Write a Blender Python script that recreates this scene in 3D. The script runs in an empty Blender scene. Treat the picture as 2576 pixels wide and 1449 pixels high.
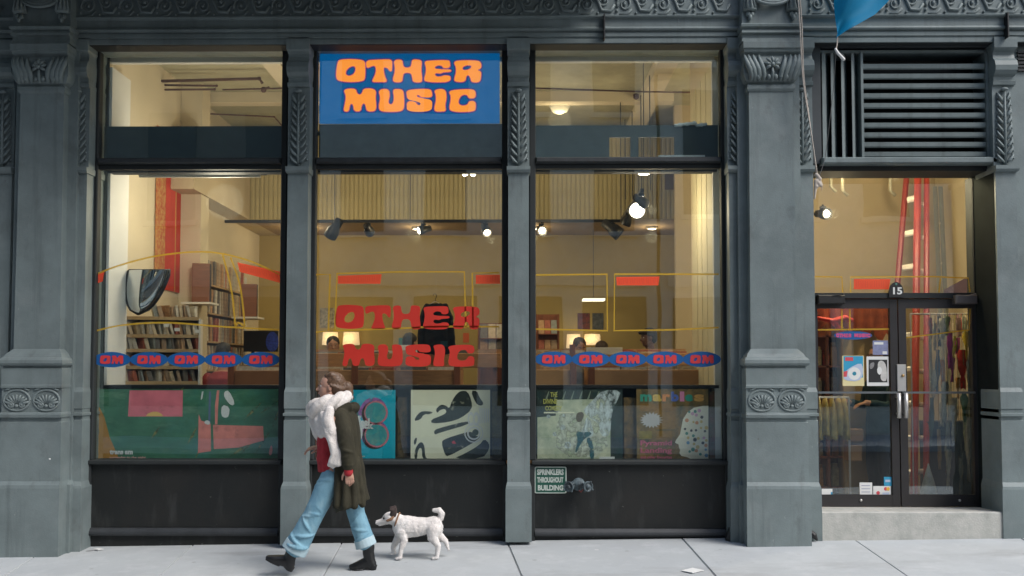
import bpy, math, random
from mathutils import Vector, Matrix, Euler
from mathutils.geometry import tessellate_polygon
R = math.radians
random.seed(7)
sc = bpy.context.scene
col = sc.collection

# ------------------------------------------------------------------ camera
F, CX, CY = 2400.0, 1288.0, 823.0          # focal length and principal point in photo pixels (2576 wide)
CAM = Vector((0.0, -9.23, 1.665))
cam_d = bpy.data.cameras.new('camera'); cam = bpy.data.objects.new('camera', cam_d); col.objects.link(cam)
cam_d.sensor_width = 36.0; cam_d.lens = F / 2576 * 36.0; cam_d.shift_y = (CY - 724.7) / 2576
cam_d.clip_start = 0.1; cam_d.clip_end = 500
cam.location = CAM; cam.rotation_euler = (R(90 + 2.555), 0, R(0.5))
sc.camera = cam
ROT = Euler((R(90 + 2.555), 0, R(0.5))).to_matrix()

# ------------------------------------------------------------------ sky, sun, exposure
SUN_AZ, SUN_EL = R(52), R(48)               # azimuth from -Y (street side) towards +X (right)
to_sun = Vector((math.sin(SUN_AZ) * math.cos(SUN_EL), -math.cos(SUN_AZ) * math.cos(SUN_EL), math.sin(SUN_EL)))
world = bpy.data.worlds.new('World'); sc.world = world; world.use_nodes = True
wn = world.node_tree.nodes; wl = world.node_tree.links
sky = wn.new('ShaderNodeTexSky'); sky.sky_type = 'NISHITA'; sky.sun_disc = False
sky.sun_elevation = SUN_EL; sky.sun_rotation = math.atan2(to_sun.x, to_sun.y)
sky.air_density = 1.2; sky.dust_density = 1.8; sky.ozone_density = 1.2
bg = wn['Background']; bg.inputs['Strength'].default_value = 0.14
wl.new(sky.outputs[0], bg.inputs['Color'])
sun_d = bpy.data.lights.new('sun', 'SUN'); sun_d.energy = 1.6; sun_d.angle = R(26); sun_d.color = (1.0, 0.97, 0.93)
sun = bpy.data.objects.new('sun', sun_d); col.objects.link(sun)
sun.rotation_euler = to_sun.to_track_quat('Z', 'Y').to_euler(); sun.location = to_sun * 60
sc.view_settings.view_transform = 'Standard'; sc.view_settings.look = 'None'
sc.view_settings.exposure = 0.66; sc.view_settings.gamma = 1.0; sc.view_settings.use_curve_mapping = False
sc.cycles.transparent_max_bounces = 24; sc.cycles.max_bounces = 8
sc.cycles.sample_clamp_indirect = 4.0
sc.cycles.use_denoising = True

# ------------------------------------------------------------------ helpers: pixels to places
def ray(px, py):
    return ROT @ Vector(((px - CX) / F, (CY - py) / F, -1.0))
def at(px, py, Y):
    d = ray(px, py); t = (Y - CAM.y) / d.y
    return CAM + d * t
def X(px, Y, py=700): return at(px, py, Y).x
def Z(py, Y, px=1309): return at(px, py, Y).z
GX, GY = 0.0155, 0.03                        # the pavement rises to the right and towards the building
def ground(x, y): return GX * x + GY * y
def on_ground(px, py):
    d = ray(px, py)
    t = (GX * CAM.x + GY * CAM.y - CAM.z) / (d.z - GX * d.x - GY * d.y)
    return CAM + d * t

# ------------------------------------------------------------------ helpers: materials
def lin(r, g, b, k=1.0):
    f = lambda v: ((v / 255) / 12.92 if v / 255 <= 0.04045 else ((v / 255 + 0.055) / 1.055) ** 2.4) * k
    return (f(r), f(g), f(b))
MATS = {}
def pm(name, colr, rough=0.6, metal=0.0, var=0.0, scale=4.0, bump=0.0, bscale=40.0, col2=None, spec=0.5, emit=0.0, emit_col=None, stretch=None):
    """Procedural material: Principled with noise-driven colour variation and fine bump."""
    if name in MATS: return MATS[name]
    m = bpy.data.materials.new(name); m.use_nodes = True
    nt = m.node_tree; b = nt.nodes['Principled BSDF']
    b.inputs['Roughness'].default_value = rough; b.inputs['Metallic'].default_value = metal
    b.inputs['Specular IOR Level'].default_value = spec
    tc = nt.nodes.new('ShaderNodeTexCoord'); src = tc.outputs['Object']
    if stretch:
        mp = nt.nodes.new('ShaderNodeMapping'); mp.inputs['Scale'].default_value = stretch
        nt.links.new(src, mp.inputs['Vector']); src = mp.outputs[0]
    c2 = col2 or tuple(max(0.0, v * (1 - var)) for v in colr)
    no = nt.nodes.new('ShaderNodeTexNoise'); no.inputs['Scale'].default_value = scale
    no.inputs['Detail'].default_value = 6; no.inputs['Roughness'].default_value = 0.62
    nt.links.new(src, no.inputs['Vector'])
    cr = nt.nodes.new('ShaderNodeValToRGB')
    cr.color_ramp.elements[0].position = 0.34; cr.color_ramp.elements[1].position = 0.68
    cr.color_ramp.elements[0].color = (*c2, 1); cr.color_ramp.elements[1].color = (*colr, 1)
    nt.links.new(no.outputs['Fac'], cr.inputs['Fac']); nt.links.new(cr.outputs[0], b.inputs['Base Color'])
    if bump > 0:
        n2 = nt.nodes.new('ShaderNodeTexNoise'); n2.inputs['Scale'].default_value = bscale; n2.inputs['Detail'].default_value = 4
        nt.links.new(src, n2.inputs['Vector'])
        bp = nt.nodes.new('ShaderNodeBump'); bp.inputs['Strength'].default_value = bump; bp.inputs['Distance'].default_value = 0.01
        nt.links.new(n2.outputs['Fac'], bp.inputs['Height']); nt.links.new(bp.outputs[0], b.inputs['Normal'])
    if emit > 0:
        b.inputs['Emission Color'].default_value = (*(emit_col or colr), 1); b.inputs['Emission Strength'].default_value = emit
    MATS[name] = m
    return m
def mix_shader(name, build):
    if name in MATS: return MATS[name]
    m = bpy.data.materials.new(name); m.use_nodes = True
    build(m.node_tree, m.node_tree.nodes['Material Output'])
    MATS[name] = m
    return m
def glass_build(nt, out):
    nt.nodes.remove(nt.nodes['Principled BSDF'])
    tr = nt.nodes.new('ShaderNodeBsdfTransparent'); tr.inputs[0].default_value = (0.93, 0.96, 0.95, 1)
    gl = nt.nodes.new('ShaderNodeBsdfGlossy'); gl.inputs['Roughness'].default_value = 0.012
    gl.inputs['Color'].default_value = (0.95, 1.0, 1.0, 1)
    lw = nt.nodes.new('ShaderNodeLayerWeight'); lw.inputs['Blend'].default_value = 0.5
    pw = nt.nodes.new('ShaderNodeMath'); pw.operation = 'POWER'; pw.inputs[1].default_value = 4.0
    ma = nt.nodes.new('ShaderNodeMath'); ma.operation = 'MULTIPLY_ADD'; ma.inputs[1].default_value = 0.85; ma.inputs[2].default_value = 0.11
    nt.links.new(lw.outputs['Facing'], pw.inputs[0]); nt.links.new(pw.outputs[0], ma.inputs[0])
    # slightly wavy plate glass
    tc = nt.nodes.new('ShaderNodeTexCoord'); no = nt.nodes.new('ShaderNodeTexNoise'); no.inputs['Scale'].default_value = 1.3; no.inputs['Detail'].default_value = 1
    bp = nt.nodes.new('ShaderNodeBump'); bp.inputs['Strength'].default_value = 0.06; bp.inputs['Distance'].default_value = 0.02
    nt.links.new(tc.outputs['Object'], no.inputs['Vector']); nt.links.new(no.outputs['Fac'], bp.inputs['Height']); nt.links.new(bp.outputs[0], gl.inputs['Normal'])
    mx = nt.nodes.new('ShaderNodeMixShader')
    nt.links.new(ma.outputs[0], mx.inputs[0]); nt.links.new(tr.outputs[0], mx.inputs[1]); nt.links.new(gl.outputs[0], mx.inputs[2])
    nt.links.new(mx.outputs[0], out.inputs['Surface'])
GLASS = mix_shader('window_glass', glass_build)
def layered(name, base, rough, layers, bump=0.12, bscale=60, coord='Object'):
    """weathered surface: base two-tone noise, then masked layers (colour, noise scale, stretch, low, high, strength)"""
    if name in MATS: return MATS[name]
    m = bpy.data.materials.new(name); m.use_nodes = True; nt = m.node_tree; b = nt.nodes['Principled BSDF']; b.inputs['Roughness'].default_value = rough; b.inputs['Specular IOR Level'].default_value = 0.35
    tc = nt.nodes.new('ShaderNodeTexCoord'); rgb = nt.nodes.new('ShaderNodeRGB'); rgb.outputs[0].default_value = (*base, 1); cur = rgb.outputs[0]
    for i, (colr, sc_, st, lo, hi, k, kind) in enumerate(layers):
        mp = nt.nodes.new('ShaderNodeMapping'); mp.inputs['Scale'].default_value = st; mp.inputs['Location'].default_value = (i * 3.1, i * 1.7, i * 5.3)
        nt.links.new(tc.outputs[coord], mp.inputs['Vector'])
        if kind == 'spots':
            no = nt.nodes.new('ShaderNodeTexVoronoi'); no.inputs['Scale'].default_value = sc_; out = no.outputs['Distance']
        else:
            no = nt.nodes.new('ShaderNodeTexNoise'); no.inputs['Scale'].default_value = sc_; no.inputs['Detail'].default_value = 7; no.inputs['Roughness'].default_value = 0.65; out = no.outputs['Fac']
        nt.links.new(mp.outputs[0], no.inputs['Vector'])
        mr = nt.nodes.new('ShaderNodeMapRange'); mr.inputs[1].default_value = lo; mr.inputs[2].default_value = hi; mr.inputs[3].default_value = 0.0; mr.inputs[4].default_value = k
        nt.links.new(out, mr.inputs[0])
        mx = nt.nodes.new('ShaderNodeMixRGB'); mx.inputs[2].default_value = (*colr, 1); nt.links.new(mr.outputs[0], mx.inputs[0]); nt.links.new(cur, mx.inputs[1]); cur = mx.outputs[0]
    nt.links.new(cur, b.inputs['Base Color'])
    n2 = nt.nodes.new('ShaderNodeTexNoise'); n2.inputs['Scale'].default_value = bscale; n2.inputs['Detail'].default_value = 5; bp = nt.nodes.new('ShaderNodeBump'); bp.inputs['Strength'].default_value = bump; bp.inputs['Distance'].default_value = 0.01
    nt.links.new(tc.outputs[coord], n2.inputs['Vector']); nt.links.new(n2.outputs['Fac'], bp.inputs['Height']); nt.links.new(bp.outputs[0], b.inputs['Normal'])
    MATS[name] = m
    return m
def brushy(name, colr, scale=9.0, lo=0.38, hi=0.62, stretch=(1, 1, 1), var=0.35):
    """printed photograph tone: pigment broken up by noise, the sheet behind showing through"""
    def b(nt, out):
        p = nt.nodes['Principled BSDF']; p.inputs['Roughness'].default_value = 0.6
        tc = nt.nodes.new('ShaderNodeTexCoord'); mp = nt.nodes.new('ShaderNodeMapping'); mp.inputs['Scale'].default_value = stretch; nt.links.new(tc.outputs['Object'], mp.inputs['Vector'])
        n1 = nt.nodes.new('ShaderNodeTexNoise'); n1.inputs['Scale'].default_value = scale; n1.inputs['Detail'].default_value = 6; n1.inputs['Roughness'].default_value = 0.6; nt.links.new(mp.outputs[0], n1.inputs['Vector'])
        n2 = nt.nodes.new('ShaderNodeTexNoise'); n2.inputs['Scale'].default_value = scale * 1.9; n2.inputs['Detail'].default_value = 4; nt.links.new(mp.outputs[0], n2.inputs['Vector'])
        cr = nt.nodes.new('ShaderNodeValToRGB'); cr.color_ramp.elements[0].color = (*(v * (1 - var) for v in colr), 1); cr.color_ramp.elements[1].color = (*colr, 1); cr.color_ramp.elements[0].position = 0.35; cr.color_ramp.elements[1].position = 0.65
        nt.links.new(n2.outputs['Fac'], cr.inputs['Fac']); nt.links.new(cr.outputs[0], p.inputs['Base Color'])
        mr = nt.nodes.new('ShaderNodeMapRange'); mr.inputs[1].default_value = lo; mr.inputs[2].default_value = hi; nt.links.new(n1.outputs['Fac'], mr.inputs[0])
        tr = nt.nodes.new('ShaderNodeBsdfTransparent'); mx = nt.nodes.new('ShaderNodeMixShader'); nt.links.new(mr.outputs[0], mx.inputs[0]); nt.links.new(tr.outputs[0], mx.inputs[1]); nt.links.new(p.outputs[0], mx.inputs[2]); nt.links.new(mx.outputs[0], out.inputs['Surface'])
    return mix_shader(name, b)
def film(name, colr, clear):
    """Thin translucent window paint: part paint, part see-through."""
    def b(nt, out):
        p = nt.nodes['Principled BSDF']; p.inputs['Base Color'].default_value = (*colr, 1); p.inputs['Roughness'].default_value = 0.5
        tl = nt.nodes.new('ShaderNodeBsdfTranslucent'); tl.inputs[0].default_value = (*colr, 1)
        tr = nt.nodes.new('ShaderNodeBsdfTransparent')
        a = nt.nodes.new('ShaderNodeMixShader'); a.inputs[0].default_value = 0.4
        nt.links.new(p.outputs[0], a.inputs[1]); nt.links.new(tl.outputs[0], a.inputs[2])
        c = nt.nodes.new('ShaderNodeMixShader'); c.inputs[0].default_value = clear
        nt.links.new(a.outputs[0], c.inputs[1]); nt.links.new(tr.outputs[0], c.inputs[2])
        nt.links.new(c.outputs[0], out.inputs['Surface'])
    return mix_shader(name, b)

# ------------------------------------------------------------------ helpers: objects
def put(o, parent=None):
    col.objects.link(o)
    if parent is not None: o.parent = parent
    return o
def wloc(o):
    v = Vector((0, 0, 0))
    while o is not None: v += o.location; o = o.parent
    return v
def tag(o, label=None, cat=None, group=None, kind=None):
    if label: o['label'] = label
    if cat: o['category'] = cat
    if group: o['group'] = group
    if kind: o['kind'] = kind
    return o
def thing(name, loc, label, cat, group=None):
    o = bpy.data.objects.new(name, None); o.empty_display_size = 0.1; o.location = loc; put(o)
    return tag(o, label, cat, group)
def rings_frame(pts):
    """tangents along a polyline"""
    n = len(pts); T = []
    for i in range(n):
        a = pts[max(0, i - 1)]; b = pts[min(n - 1, i + 1)]
        d = (b - a); T.append(d.normalized() if d.length > 1e-9 else Vector((0, 0, 1)))
    return T
class MB:
    def __init__(s): s.v = []; s.f = []
    def add(s, vs, fs):
        o = len(s.v); s.v += [Vector(v) for v in vs]; s.f += [tuple(i + o for i in f) for f in fs]; return s
    def box(s, x0, x1, y0, y1, z0, z1):
        vs = [(x0, y0, z0), (x1, y0, z0), (x1, y1, z0), (x0, y1, z0), (x0, y0, z1), (x1, y0, z1), (x1, y1, z1), (x0, y1, z1)]
        return s.add(vs, [(0, 3, 2, 1), (4, 5, 6, 7), (0, 1, 5, 4), (1, 2, 6, 5), (2, 3, 7, 6), (3, 0, 4, 7)])
    def bbox(s, x0, x1, y0, y1, z0, z1, b=0.006):
        """box with bevelled front (-y) edges"""
        return s.stack_y(x0, x1, z0, z1, [(y1, 0), (y0 + b, 0), (y0, b)])
    def stack_y(s, x0, x1, z0, z1, levels):
        vs = []; fs = []
        for (y, b) in levels: vs += [(x0 + b, y, z0 + b), (x1 - b, y, z0 + b), (x1 - b, y, z1 - b), (x0 + b, y, z1 - b)]
        for k in range(len(levels) - 1):
            o = k * 4
            for i in range(4): j = (i + 1) % 4; fs.append((o + i, o + 4 + i, o + 4 + j, o + j))
        n = len(levels) * 4
        fs += [(0, 1, 2, 3), (n - 1, n - 2, n - 3, n - 4)]
        return s.add(vs, fs)
    def stack_z(s, cx, yb, levels):
        """pier: rectangular sections (z, half width, front y) lofted upwards; back at yb"""
        vs = []; fs = []
        for (z, hw, yf) in levels: vs += [(cx - hw, yf, z), (cx + hw, yf, z), (cx + hw, yb, z), (cx - hw, yb, z)]
        for k in range(len(levels) - 1):
            o = k * 4
            for i in range(4): j = (i + 1) % 4; fs.append((o + i, o + j, o + 4 + j, o + 4 + i))
        n = len(levels) * 4
        fs += [(3, 2, 1, 0), (n - 4, n - 3, n - 2, n - 1)]
        return s.add(vs, fs)
    def extrude_x(s, prof, x0, x1):
        """prof: (y, z) polygon counter-clockwise seen from +x"""
        n = len(prof)
        vs = [(x0, y, z) for y, z in prof] + [(x1, y, z) for y, z in prof]
        fs = [(i, (i + 1) % n, n + (i + 1) % n, n + i) for i in range(n)]
        tris = tessellate_polygon([[Vector((y, z, 0)) for y, z in prof]])
        fs += [tuple(t) for t in tris] + [tuple(n + i for i in reversed(t)) for t in tris]
        return s.add(vs, fs)
    def tube(s, pts, rad, n=8, ref=None, caps=True):
        """sweep; rad: one number, a list of numbers or of (ra, rb) with ra along ref"""
        pts = [Vector(p) for p in pts]; T = rings_frame(pts)
        if not isinstance(rad, (list,)): rad = [rad] * len(pts)
        u = None; vs = []; fs = []
        for i, (p, t) in enumerate(zip(pts, T)):
            if ref is not None:
                u = Vector(ref) - t * Vector(ref).dot(t)
                if u.length < 1e-5: u = t.orthogonal()
            elif u is None: u = t.orthogonal()
            else: u = u - t * u.dot(t)
            u.normalize(); w = t.cross(u)
            r = rad[i]; ra, rb = r if isinstance(r, tuple) else (r, r)
            for k in range(n):
                a = 2 * math.pi * k / n
                vs.append(p + u * (ra * math.cos(a)) + w * (rb * math.sin(a)))
        for i in range(len(pts) - 1):
            for k in range(n):
                k2 = (k + 1) % n; a = i * n
                fs.append((a + k, a + k2, a + n + k2, a + n + k))
        if caps:
            fs.append(tuple(range(n - 1, -1, -1))); b = (len(pts) - 1) * n; fs.append(tuple(range(b, b + n)))
        return s.add(vs, fs)
    def limb(s, pts, rad, n=14, ref=(0, 1, 0)):
        """tube with rounded ends"""
        pts = [Vector(p) for p in pts]
        R2 = [r if isinstance(r, tuple) else (r, r) for r in rad]
        d0 = (pts[0] - pts[1]).normalized(); d1 = (pts[-1] - pts[-2]).normalized()
        P = []; Q = []
        for h, w in ((0.95, 0.3), (0.7, 0.7), (0.35, 0.93)):
            P.append(pts[0] + d0 * (h * min(R2[0]))); Q.append((R2[0][0] * w, R2[0][1] * w))
        P += pts; Q += R2
        for h, w in ((0.35, 0.93), (0.7, 0.7), (0.95, 0.3)):
            P.append(pts[-1] + d1 * (h * min(R2[-1]))); Q.append((R2[-1][0] * w, R2[-1][1] * w))
        return s.tube(P, Q, n, ref)
    def ball(s, c, r, n=12, m=8, rot=None):
        c = Vector(c); r = r if isinstance(r, tuple) else (r, r, r); vs = []; fs = []
        for i in range(m + 1):
            th = math.pi * i / m
            for k in range(n):
                ph = 2 * math.pi * k / n
                v = Vector((r[0] * math.sin(th) * math.cos(ph), r[1] * math.sin(th) * math.sin(ph), r[2] * math.cos(th)))
                vs.append(c + (rot @ v if rot else v))
        for i in range(m):
            for k in range(n):
                k2 = (k + 1) % n; fs.append((i * n + k, (i + 1) * n + k, (i + 1) * n + k2, i * n + k2))
        return s.add(vs, fs)
    def lathe(s, prof, c, axis=(0, 0, 1), n=16):
        """prof: (radius, height along axis)"""
        ax = Vector(axis).normalized(); u = ax.orthogonal().normalized(); w = ax.cross(u); c = Vector(c); vs = []; fs = []
        for (r, h) in prof:
            for k in range(n):
                a = 2 * math.pi * k / n; vs.append(c + ax * h + u * (r * math.cos(a)) + w * (r * math.sin(a)))
        for i in range(len(prof) - 1):
            for k in range(n):
                k2 = (k + 1) % n; fs.append((i * n + k, i * n + k2, (i + 1) * n + k2, (i + 1) * n + k))
        fs.append(tuple(range(n - 1, -1, -1))); b = (len(prof) - 1) * n; fs.append(tuple(range(b, b + n)))
        return s.add(vs, fs)
    def flat(s, polys, y, thick=0.0):
        """polygon (with holes) of (x, z) points in the plane y, facing -y"""
        L = [[Vector((x, z, 0)) for x, z in p] for p in polys]
        pts = [v for p in L for v in p]; tris = tessellate_polygon(L)
        fs = []
        for t in tris:
            a, b, c = (pts[i] for i in t)
            fs.append(tuple(t) if (b - a).cross(c - a).z > 0 else tuple(reversed(t)))
        return s.add([(v.x, y, v.y) for v in pts], fs)
    def move(s, M):
        s.v = [M @ v for v in s.v]; return s
    def mesh(s, name, shift=Vector((0, 0, 0)), smooth=False):
        me = bpy.data.meshes.new(name); me.from_pydata([tuple(v - shift) for v in s.v], [], s.f); me.update()
        if smooth:
            for p in me.polygons: p.use_smooth = True
        return me
    def build(s, name, mat, parent=None, smooth=False, label=None, cat=None, group=None, kind=None, base=False):
        if parent is None and not base and s.v:
            xs = [v.x for v in s.v]; ys = [v.y for v in s.v]; zs = [v.z for v in s.v]
            o0 = Vector(((min(xs) + max(xs)) / 2, (min(ys) + max(ys)) / 2, min(zs)))
        else: o0 = Vector((0, 0, 0))
        sh = wloc(parent) if parent is not None else o0
        me = s.mesh(name, sh, smooth); me.materials.append(mat)
        o = bpy.data.objects.new(name, me); put(o, parent)
        if parent is None: o.location = o0
        return tag(o, label, cat, group, kind)
def remeshed(mb, name, mat, parent, voxel, smooth=4, disp=0.0, dscale=0.1, factor=0.5):
    """one continuous surface out of overlapping lofts"""
    sh = wloc(parent); me0 = mb.mesh(name + '_tmp', sh); o = bpy.data.objects.new(name + '_tmp', me0); col.objects.link(o)
    m = o.modifiers.new('r', 'REMESH'); m.mode = 'VOXEL'; m.voxel_size = voxel
    if smooth: m = o.modifiers.new('s', 'SMOOTH'); m.iterations = smooth; m.factor = factor
    if disp:
        tx = bpy.data.textures.new(name + '_folds', 'CLOUDS'); tx.noise_scale = dscale; tx.noise_depth = 1
        m = o.modifiers.new('d', 'DISPLACE'); m.texture = tx; m.strength = disp; m.mid_level = 0.5; m.texture_coords = 'LOCAL'
    dg = bpy.context.evaluated_depsgraph_get(); me = bpy.data.meshes.new_from_object(o.evaluated_get(dg)); me.name = name
    bpy.data.objects.remove(o); bpy.data.meshes.remove(me0)
    for p in me.polygons: p.use_smooth = True
    me.materials.clear(); me.materials.append(mat)
    ob = bpy.data.objects.new(name, me); put(ob, parent)
    return ob
def text_polys(txt, size=1.0, align='LEFT', spacing=1.0, bold=0.0, shear=0.0):
    """text as a mesh (verts, faces) in the x/z plane, facing -y"""
    cu = bpy.data.curves.new('t', 'FONT'); cu.body = txt; cu.size = size; cu.align_x = align; cu.space_character = spacing
    cu.offset = bold; cu.shear = shear; cu.resolution_u = 3; cu.fill_mode = 'FRONT'
    o = bpy.data.objects.new('t', cu); col.objects.link(o)
    dg = bpy.context.evaluated_depsgraph_get(); me = bpy.data.meshes.new_from_object(o.evaluated_get(dg))
    vs = [v.co.copy() for v in me.vertices]; fs = [tuple(p.vertices) for p in me.polygons]
    bpy.data.objects.remove(o); bpy.data.curves.remove(cu); bpy.data.meshes.remove(me)
    return vs, fs
def text_in(name, txt, x0, x1, z0, z1, y, mat, parent, bold=0.02, spacing=1.0):
    """flat lettering fitted into a rectangle of the plane y"""
    vs, fs = text_polys(txt, 1.0, bold=bold, spacing=spacing)
    ax = min(v.x for v in vs); bx_ = max(v.x for v in vs); ay = min(v.y for v in vs); by = max(v.y for v in vs)
    mb = MB(); out = []
    for v in vs: out.append((x0 + (v.x - ax) / (bx_ - ax) * (x1 - x0), y, z0 + (v.y - ay) / (by - ay) * (z1 - z0)))
    ff = []
    for f in fs:
        a, b, c = (Vector((out[i][0], out[i][2], 0)) for i in f[:3])
        ff.append(f if (b - a).cross(c - a).z > 0 else tuple(reversed(f)))
    mb.add(out, ff)
    return mb.build(name, mat, parent)
def chaikin(p, it=2, k=0.25):
    for _ in range(it):
        q = []
        for i in range(len(p)):
            a, b = p[i], p[(i + 1) % len(p)]
            q += [(a[0] + (b[0] - a[0]) * k, a[1] + (b[1] - a[1]) * k), (a[0] + (b[0] - a[0]) * (1 - k), a[1] + (b[1] - a[1]) * (1 - k))]
        p = q
    return p
def px_poly(pts, Y, smooth=0):
    p = [(v.x, v.z) for v in (at(a, b, Y) for a, b in pts)]
    return chaikin(p, smooth) if smooth else p
def ellipse(cx, cz, rx, rz, n=28, rot=0.0):
    return [(cx + rx * math.cos(a) * math.cos(rot) - rz * math.sin(a) * math.sin(rot), cz + rx * math.cos(a) * math.sin(rot) + rz * math.sin(a) * math.cos(rot)) for a in (2 * math.pi * i / n for i in range(n))]
def stroke(pts, w):
    """ribbon of width w along (x, z) points"""
    L = []; Rr = []
    for i, p in enumerate(pts):
        a = pts[max(0, i - 1)]; b = pts[min(len(pts) - 1, i + 1)]
        dx, dz = b[0] - a[0], b[1] - a[1]; l = math.hypot(dx, dz) or 1
        L.append((p[0] - dz / l * w / 2, p[1] + dx / l * w / 2)); Rr.append((p[0] + dz / l * w / 2, p[1] - dx / l * w / 2))
    return L + Rr[::-1]
def copy_part(src, parent, loc, rot=None, scale=None, mat=None):
    o = src.copy(); put(o, parent); o.location = loc
    if rot: o.rotation_euler = rot
    if scale: o.scale = scale
    return o

# ================================================================== materials of the setting
PAINT = layered('slate_paint', (0.180, 0.219, 0.220), 0.5, [((0.112, 0.136, 0.138), 2.0, (1, 1, 1), 0.35, 0.68, 0.75, 'n'), ((0.228, 0.256, 0.254), 3.2, (1, 1, 1), 0.52, 0.78, 0.6, 'n'), ((0.075, 0.088, 0.088), 8.0, (1, 1, 0.07), 0.54, 0.76, 0.6, 'n'), ((0.34, 0.35, 0.34), 22.0, (1, 1, 0.5), 0.69, 0.72, 0.6, 'n'), ((0.08, 0.05, 0.035), 17.0, (1, 1, 0.6), 0.70, 0.735, 0.75, 'n'), ((0.10, 0.11, 0.108), 5.5, (1, 1, 0.6), 0.58, 0.74, 0.6, 'n')], 0.16, 70)
PAINT_D = pm('black_green_paint', (0.017, 0.021, 0.022), 0.7, var=0.3, scale=3, bump=0.06, bscale=50)
KICK = layered('kickplate_paint', (0.0125, 0.0142, 0.0142), 0.5, [((0.021, 0.020, 0.018), 1.6, (1, 1, 1), 0.45, 0.7, 0.8, 'n'), ((0.045, 0.047, 0.046), 7.0, (1, 1, 0.22), 0.54, 0.76, 0.75, 'n'), ((0.16, 0.16, 0.15), 24.0, (0.6, 1, 1), 0.675, 0.73, 0.6, 'n')], 0.1, 45)
GUM = [((0.40, 0.42, 0.43), 1.4, (1, 1, 1), 0.42, 0.66, 0.8, 'n'), ((0.52, 0.54, 0.55), 5.0, (1, 1, 1), 0.50, 0.75, 0.7, 'n'), ((0.30, 0.31, 0.315), 14.0, (1, 1, 1), 0.60, 0.78, 0.5, 'n'), ((0.20, 0.20, 0.20), 1.5, (1, 1.0, 1), 0.060, 0.045, 0.85, 'spots'), ((0.27, 0.27, 0.27), 3.1, (1, 1, 1), 0.075, 0.055, 0.6, 'spots'), ((0.62, 0.63, 0.63), 1.3, (1, 1, 1), 0.035, 0.022, 0.7, 'spots'), ((0.30, 0.305, 0.305), 0.9, (0.5, 1.6, 1), 0.58, 0.70, 0.6, 'n'), ((0.33, 0.335, 0.335), 90.0, (1, 1, 1), 0.60, 0.72, 0.4, 'n')]
CONC = layered('pavement_concrete', (0.45, 0.475, 0.485), 0.85, GUM, 0.2, 180)
CONC2 = layered('pavement_concrete_worn', (0.425, 0.45, 0.46), 0.85, GUM, 0.2, 180)
JOINT = pm('pavement_joint', (0.32, 0.33, 0.335), 0.9, var=0.3, scale=6)
STONE = layered('step_stone', (0.46, 0.455, 0.42), 0.85, [((0.30, 0.31, 0.285), 5.0, (1, 1, 1), 0.42, 0.7, 0.8, 'n'), ((0.56, 0.55, 0.51), 13.0, (1, 1, 1), 0.52, 0.75, 0.7, 'n'), ((0.16, 0.16, 0.145), 8.0, (1, 1, 0.4), 0.60, 0.78, 0.6, 'n')], 0.35, 60)
ASPH = pm('asphalt', (0.05, 0.05, 0.052), 0.9, var=0.3, scale=8, bump=0.4, bscale=120)
BLACK = pm('matte_black', (0.012, 0.012, 0.013), 0.5, var=0.2)
STEEL = pm('brushed_steel', (0.62, 0.60, 0.58), 0.35, metal=0.5, var=0.1, scale=12)

# ================================================================== ground
mb = MB()
def gsheet(mb, x0, x1, y0, y1, dz=0.0, nx=1):
    mb.add([(x0, y0, ground(x0, y0) + dz), (x1, y0, ground(x1, y0) + dz), (x1, y1, ground(x1, y1) + dz), (x0, y1, ground(x0, y1) + dz)], [(0, 1, 2, 3)])
base = MB(); gsheet(base, -30, 30, -4.0, 0.6, -0.012)
pavement = base.build('pavement', JOINT, kind='structure', base=True)
JN = [((-400, 1390), (-560, 1449)), ((118, 1381), (12, 1449)), ((481, 1376), (400, 1449)), ((855, 1374), (813, 1449)), ((1276, 1364), (1312, 1449)), ((1716, 1355), (1800, 1449)), ((2145, 1355), (2281, 1449)), ((2560, 1350), (2740, 1449))]
joints = []
for a, b in JN:
    p = on_ground(*a); q = on_ground(*b); k = (q.x - p.x) / (q.y - p.y)
    joints.append((p.x + k * (0.0 - p.y), k))
joints = [(-9.2, 0.1), (-7.6, 0.1)] + joints + [(7.3, -0.1), (8.9, -0.1)]
g = 0.0035
for (y0, y1) in ((-2.02, 0.5), (-3.82, -2.035)):
    for i in range(len(joints) - 1):
        (xa, ka), (xb, kb) = joints[i], joints[i + 1]
        off = 0.0 if y1 > 0 else 0.35
        P = [(xa + ka * y0 + g + off, y0), (xb + kb * y0 - g + off, y0), (xb + kb * y1 - g + off, y1), (xa + ka * y1 + g + off, y1)]
        h = 0.001 * ((i * 37) % 5)
        vs = [(x, y, ground(x, y) - 0.011) for x, y in P] + [(x + (0.006 if j in (0, 3) else -0.006), y, ground(x, y) + h * 0.8) for j, (x, y) in enumerate(P)]
        fs = [(4, 5, 6, 7)] + [(j, (j + 1) % 4, 4 + (j + 1) % 4, 4 + j) for j in range(4)]
        MB().add(vs, fs).build('slab', CONC if i % 3 else CONC2, pavement)
kb_ = MB(); kb_.add([], [])
mbk = MB(); mbk.box(-30, 30, -4.15, -4.0, -0.6, -0.13); mbk.build('kerb', CONC2, kind='structure', base=True)
rd = MB(); rd.add([(-60, -14.2, -0.42), (60, -14.2, -0.42), (60, -4.15, -0.30), (-60, -4.15, -0.30)], [(0, 1, 2, 3)]); rd.build('road', ASPH, kind='structure', base=True)
fp = MB(); fp.box(-60, 60, -18.2, -14.2, -0.8, -0.28); fp.build('far_pavement', CONC2, kind='structure', base=True)
gr = MB(); gr.add([(-220, -220, -0.9), (220, -220, -0.9), (220, 220, -0.9), (-220, 220, -0.9)], [(0, 1, 2, 3)]); gr.build('ground', ASPH, kind='structure', base=True)

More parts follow.
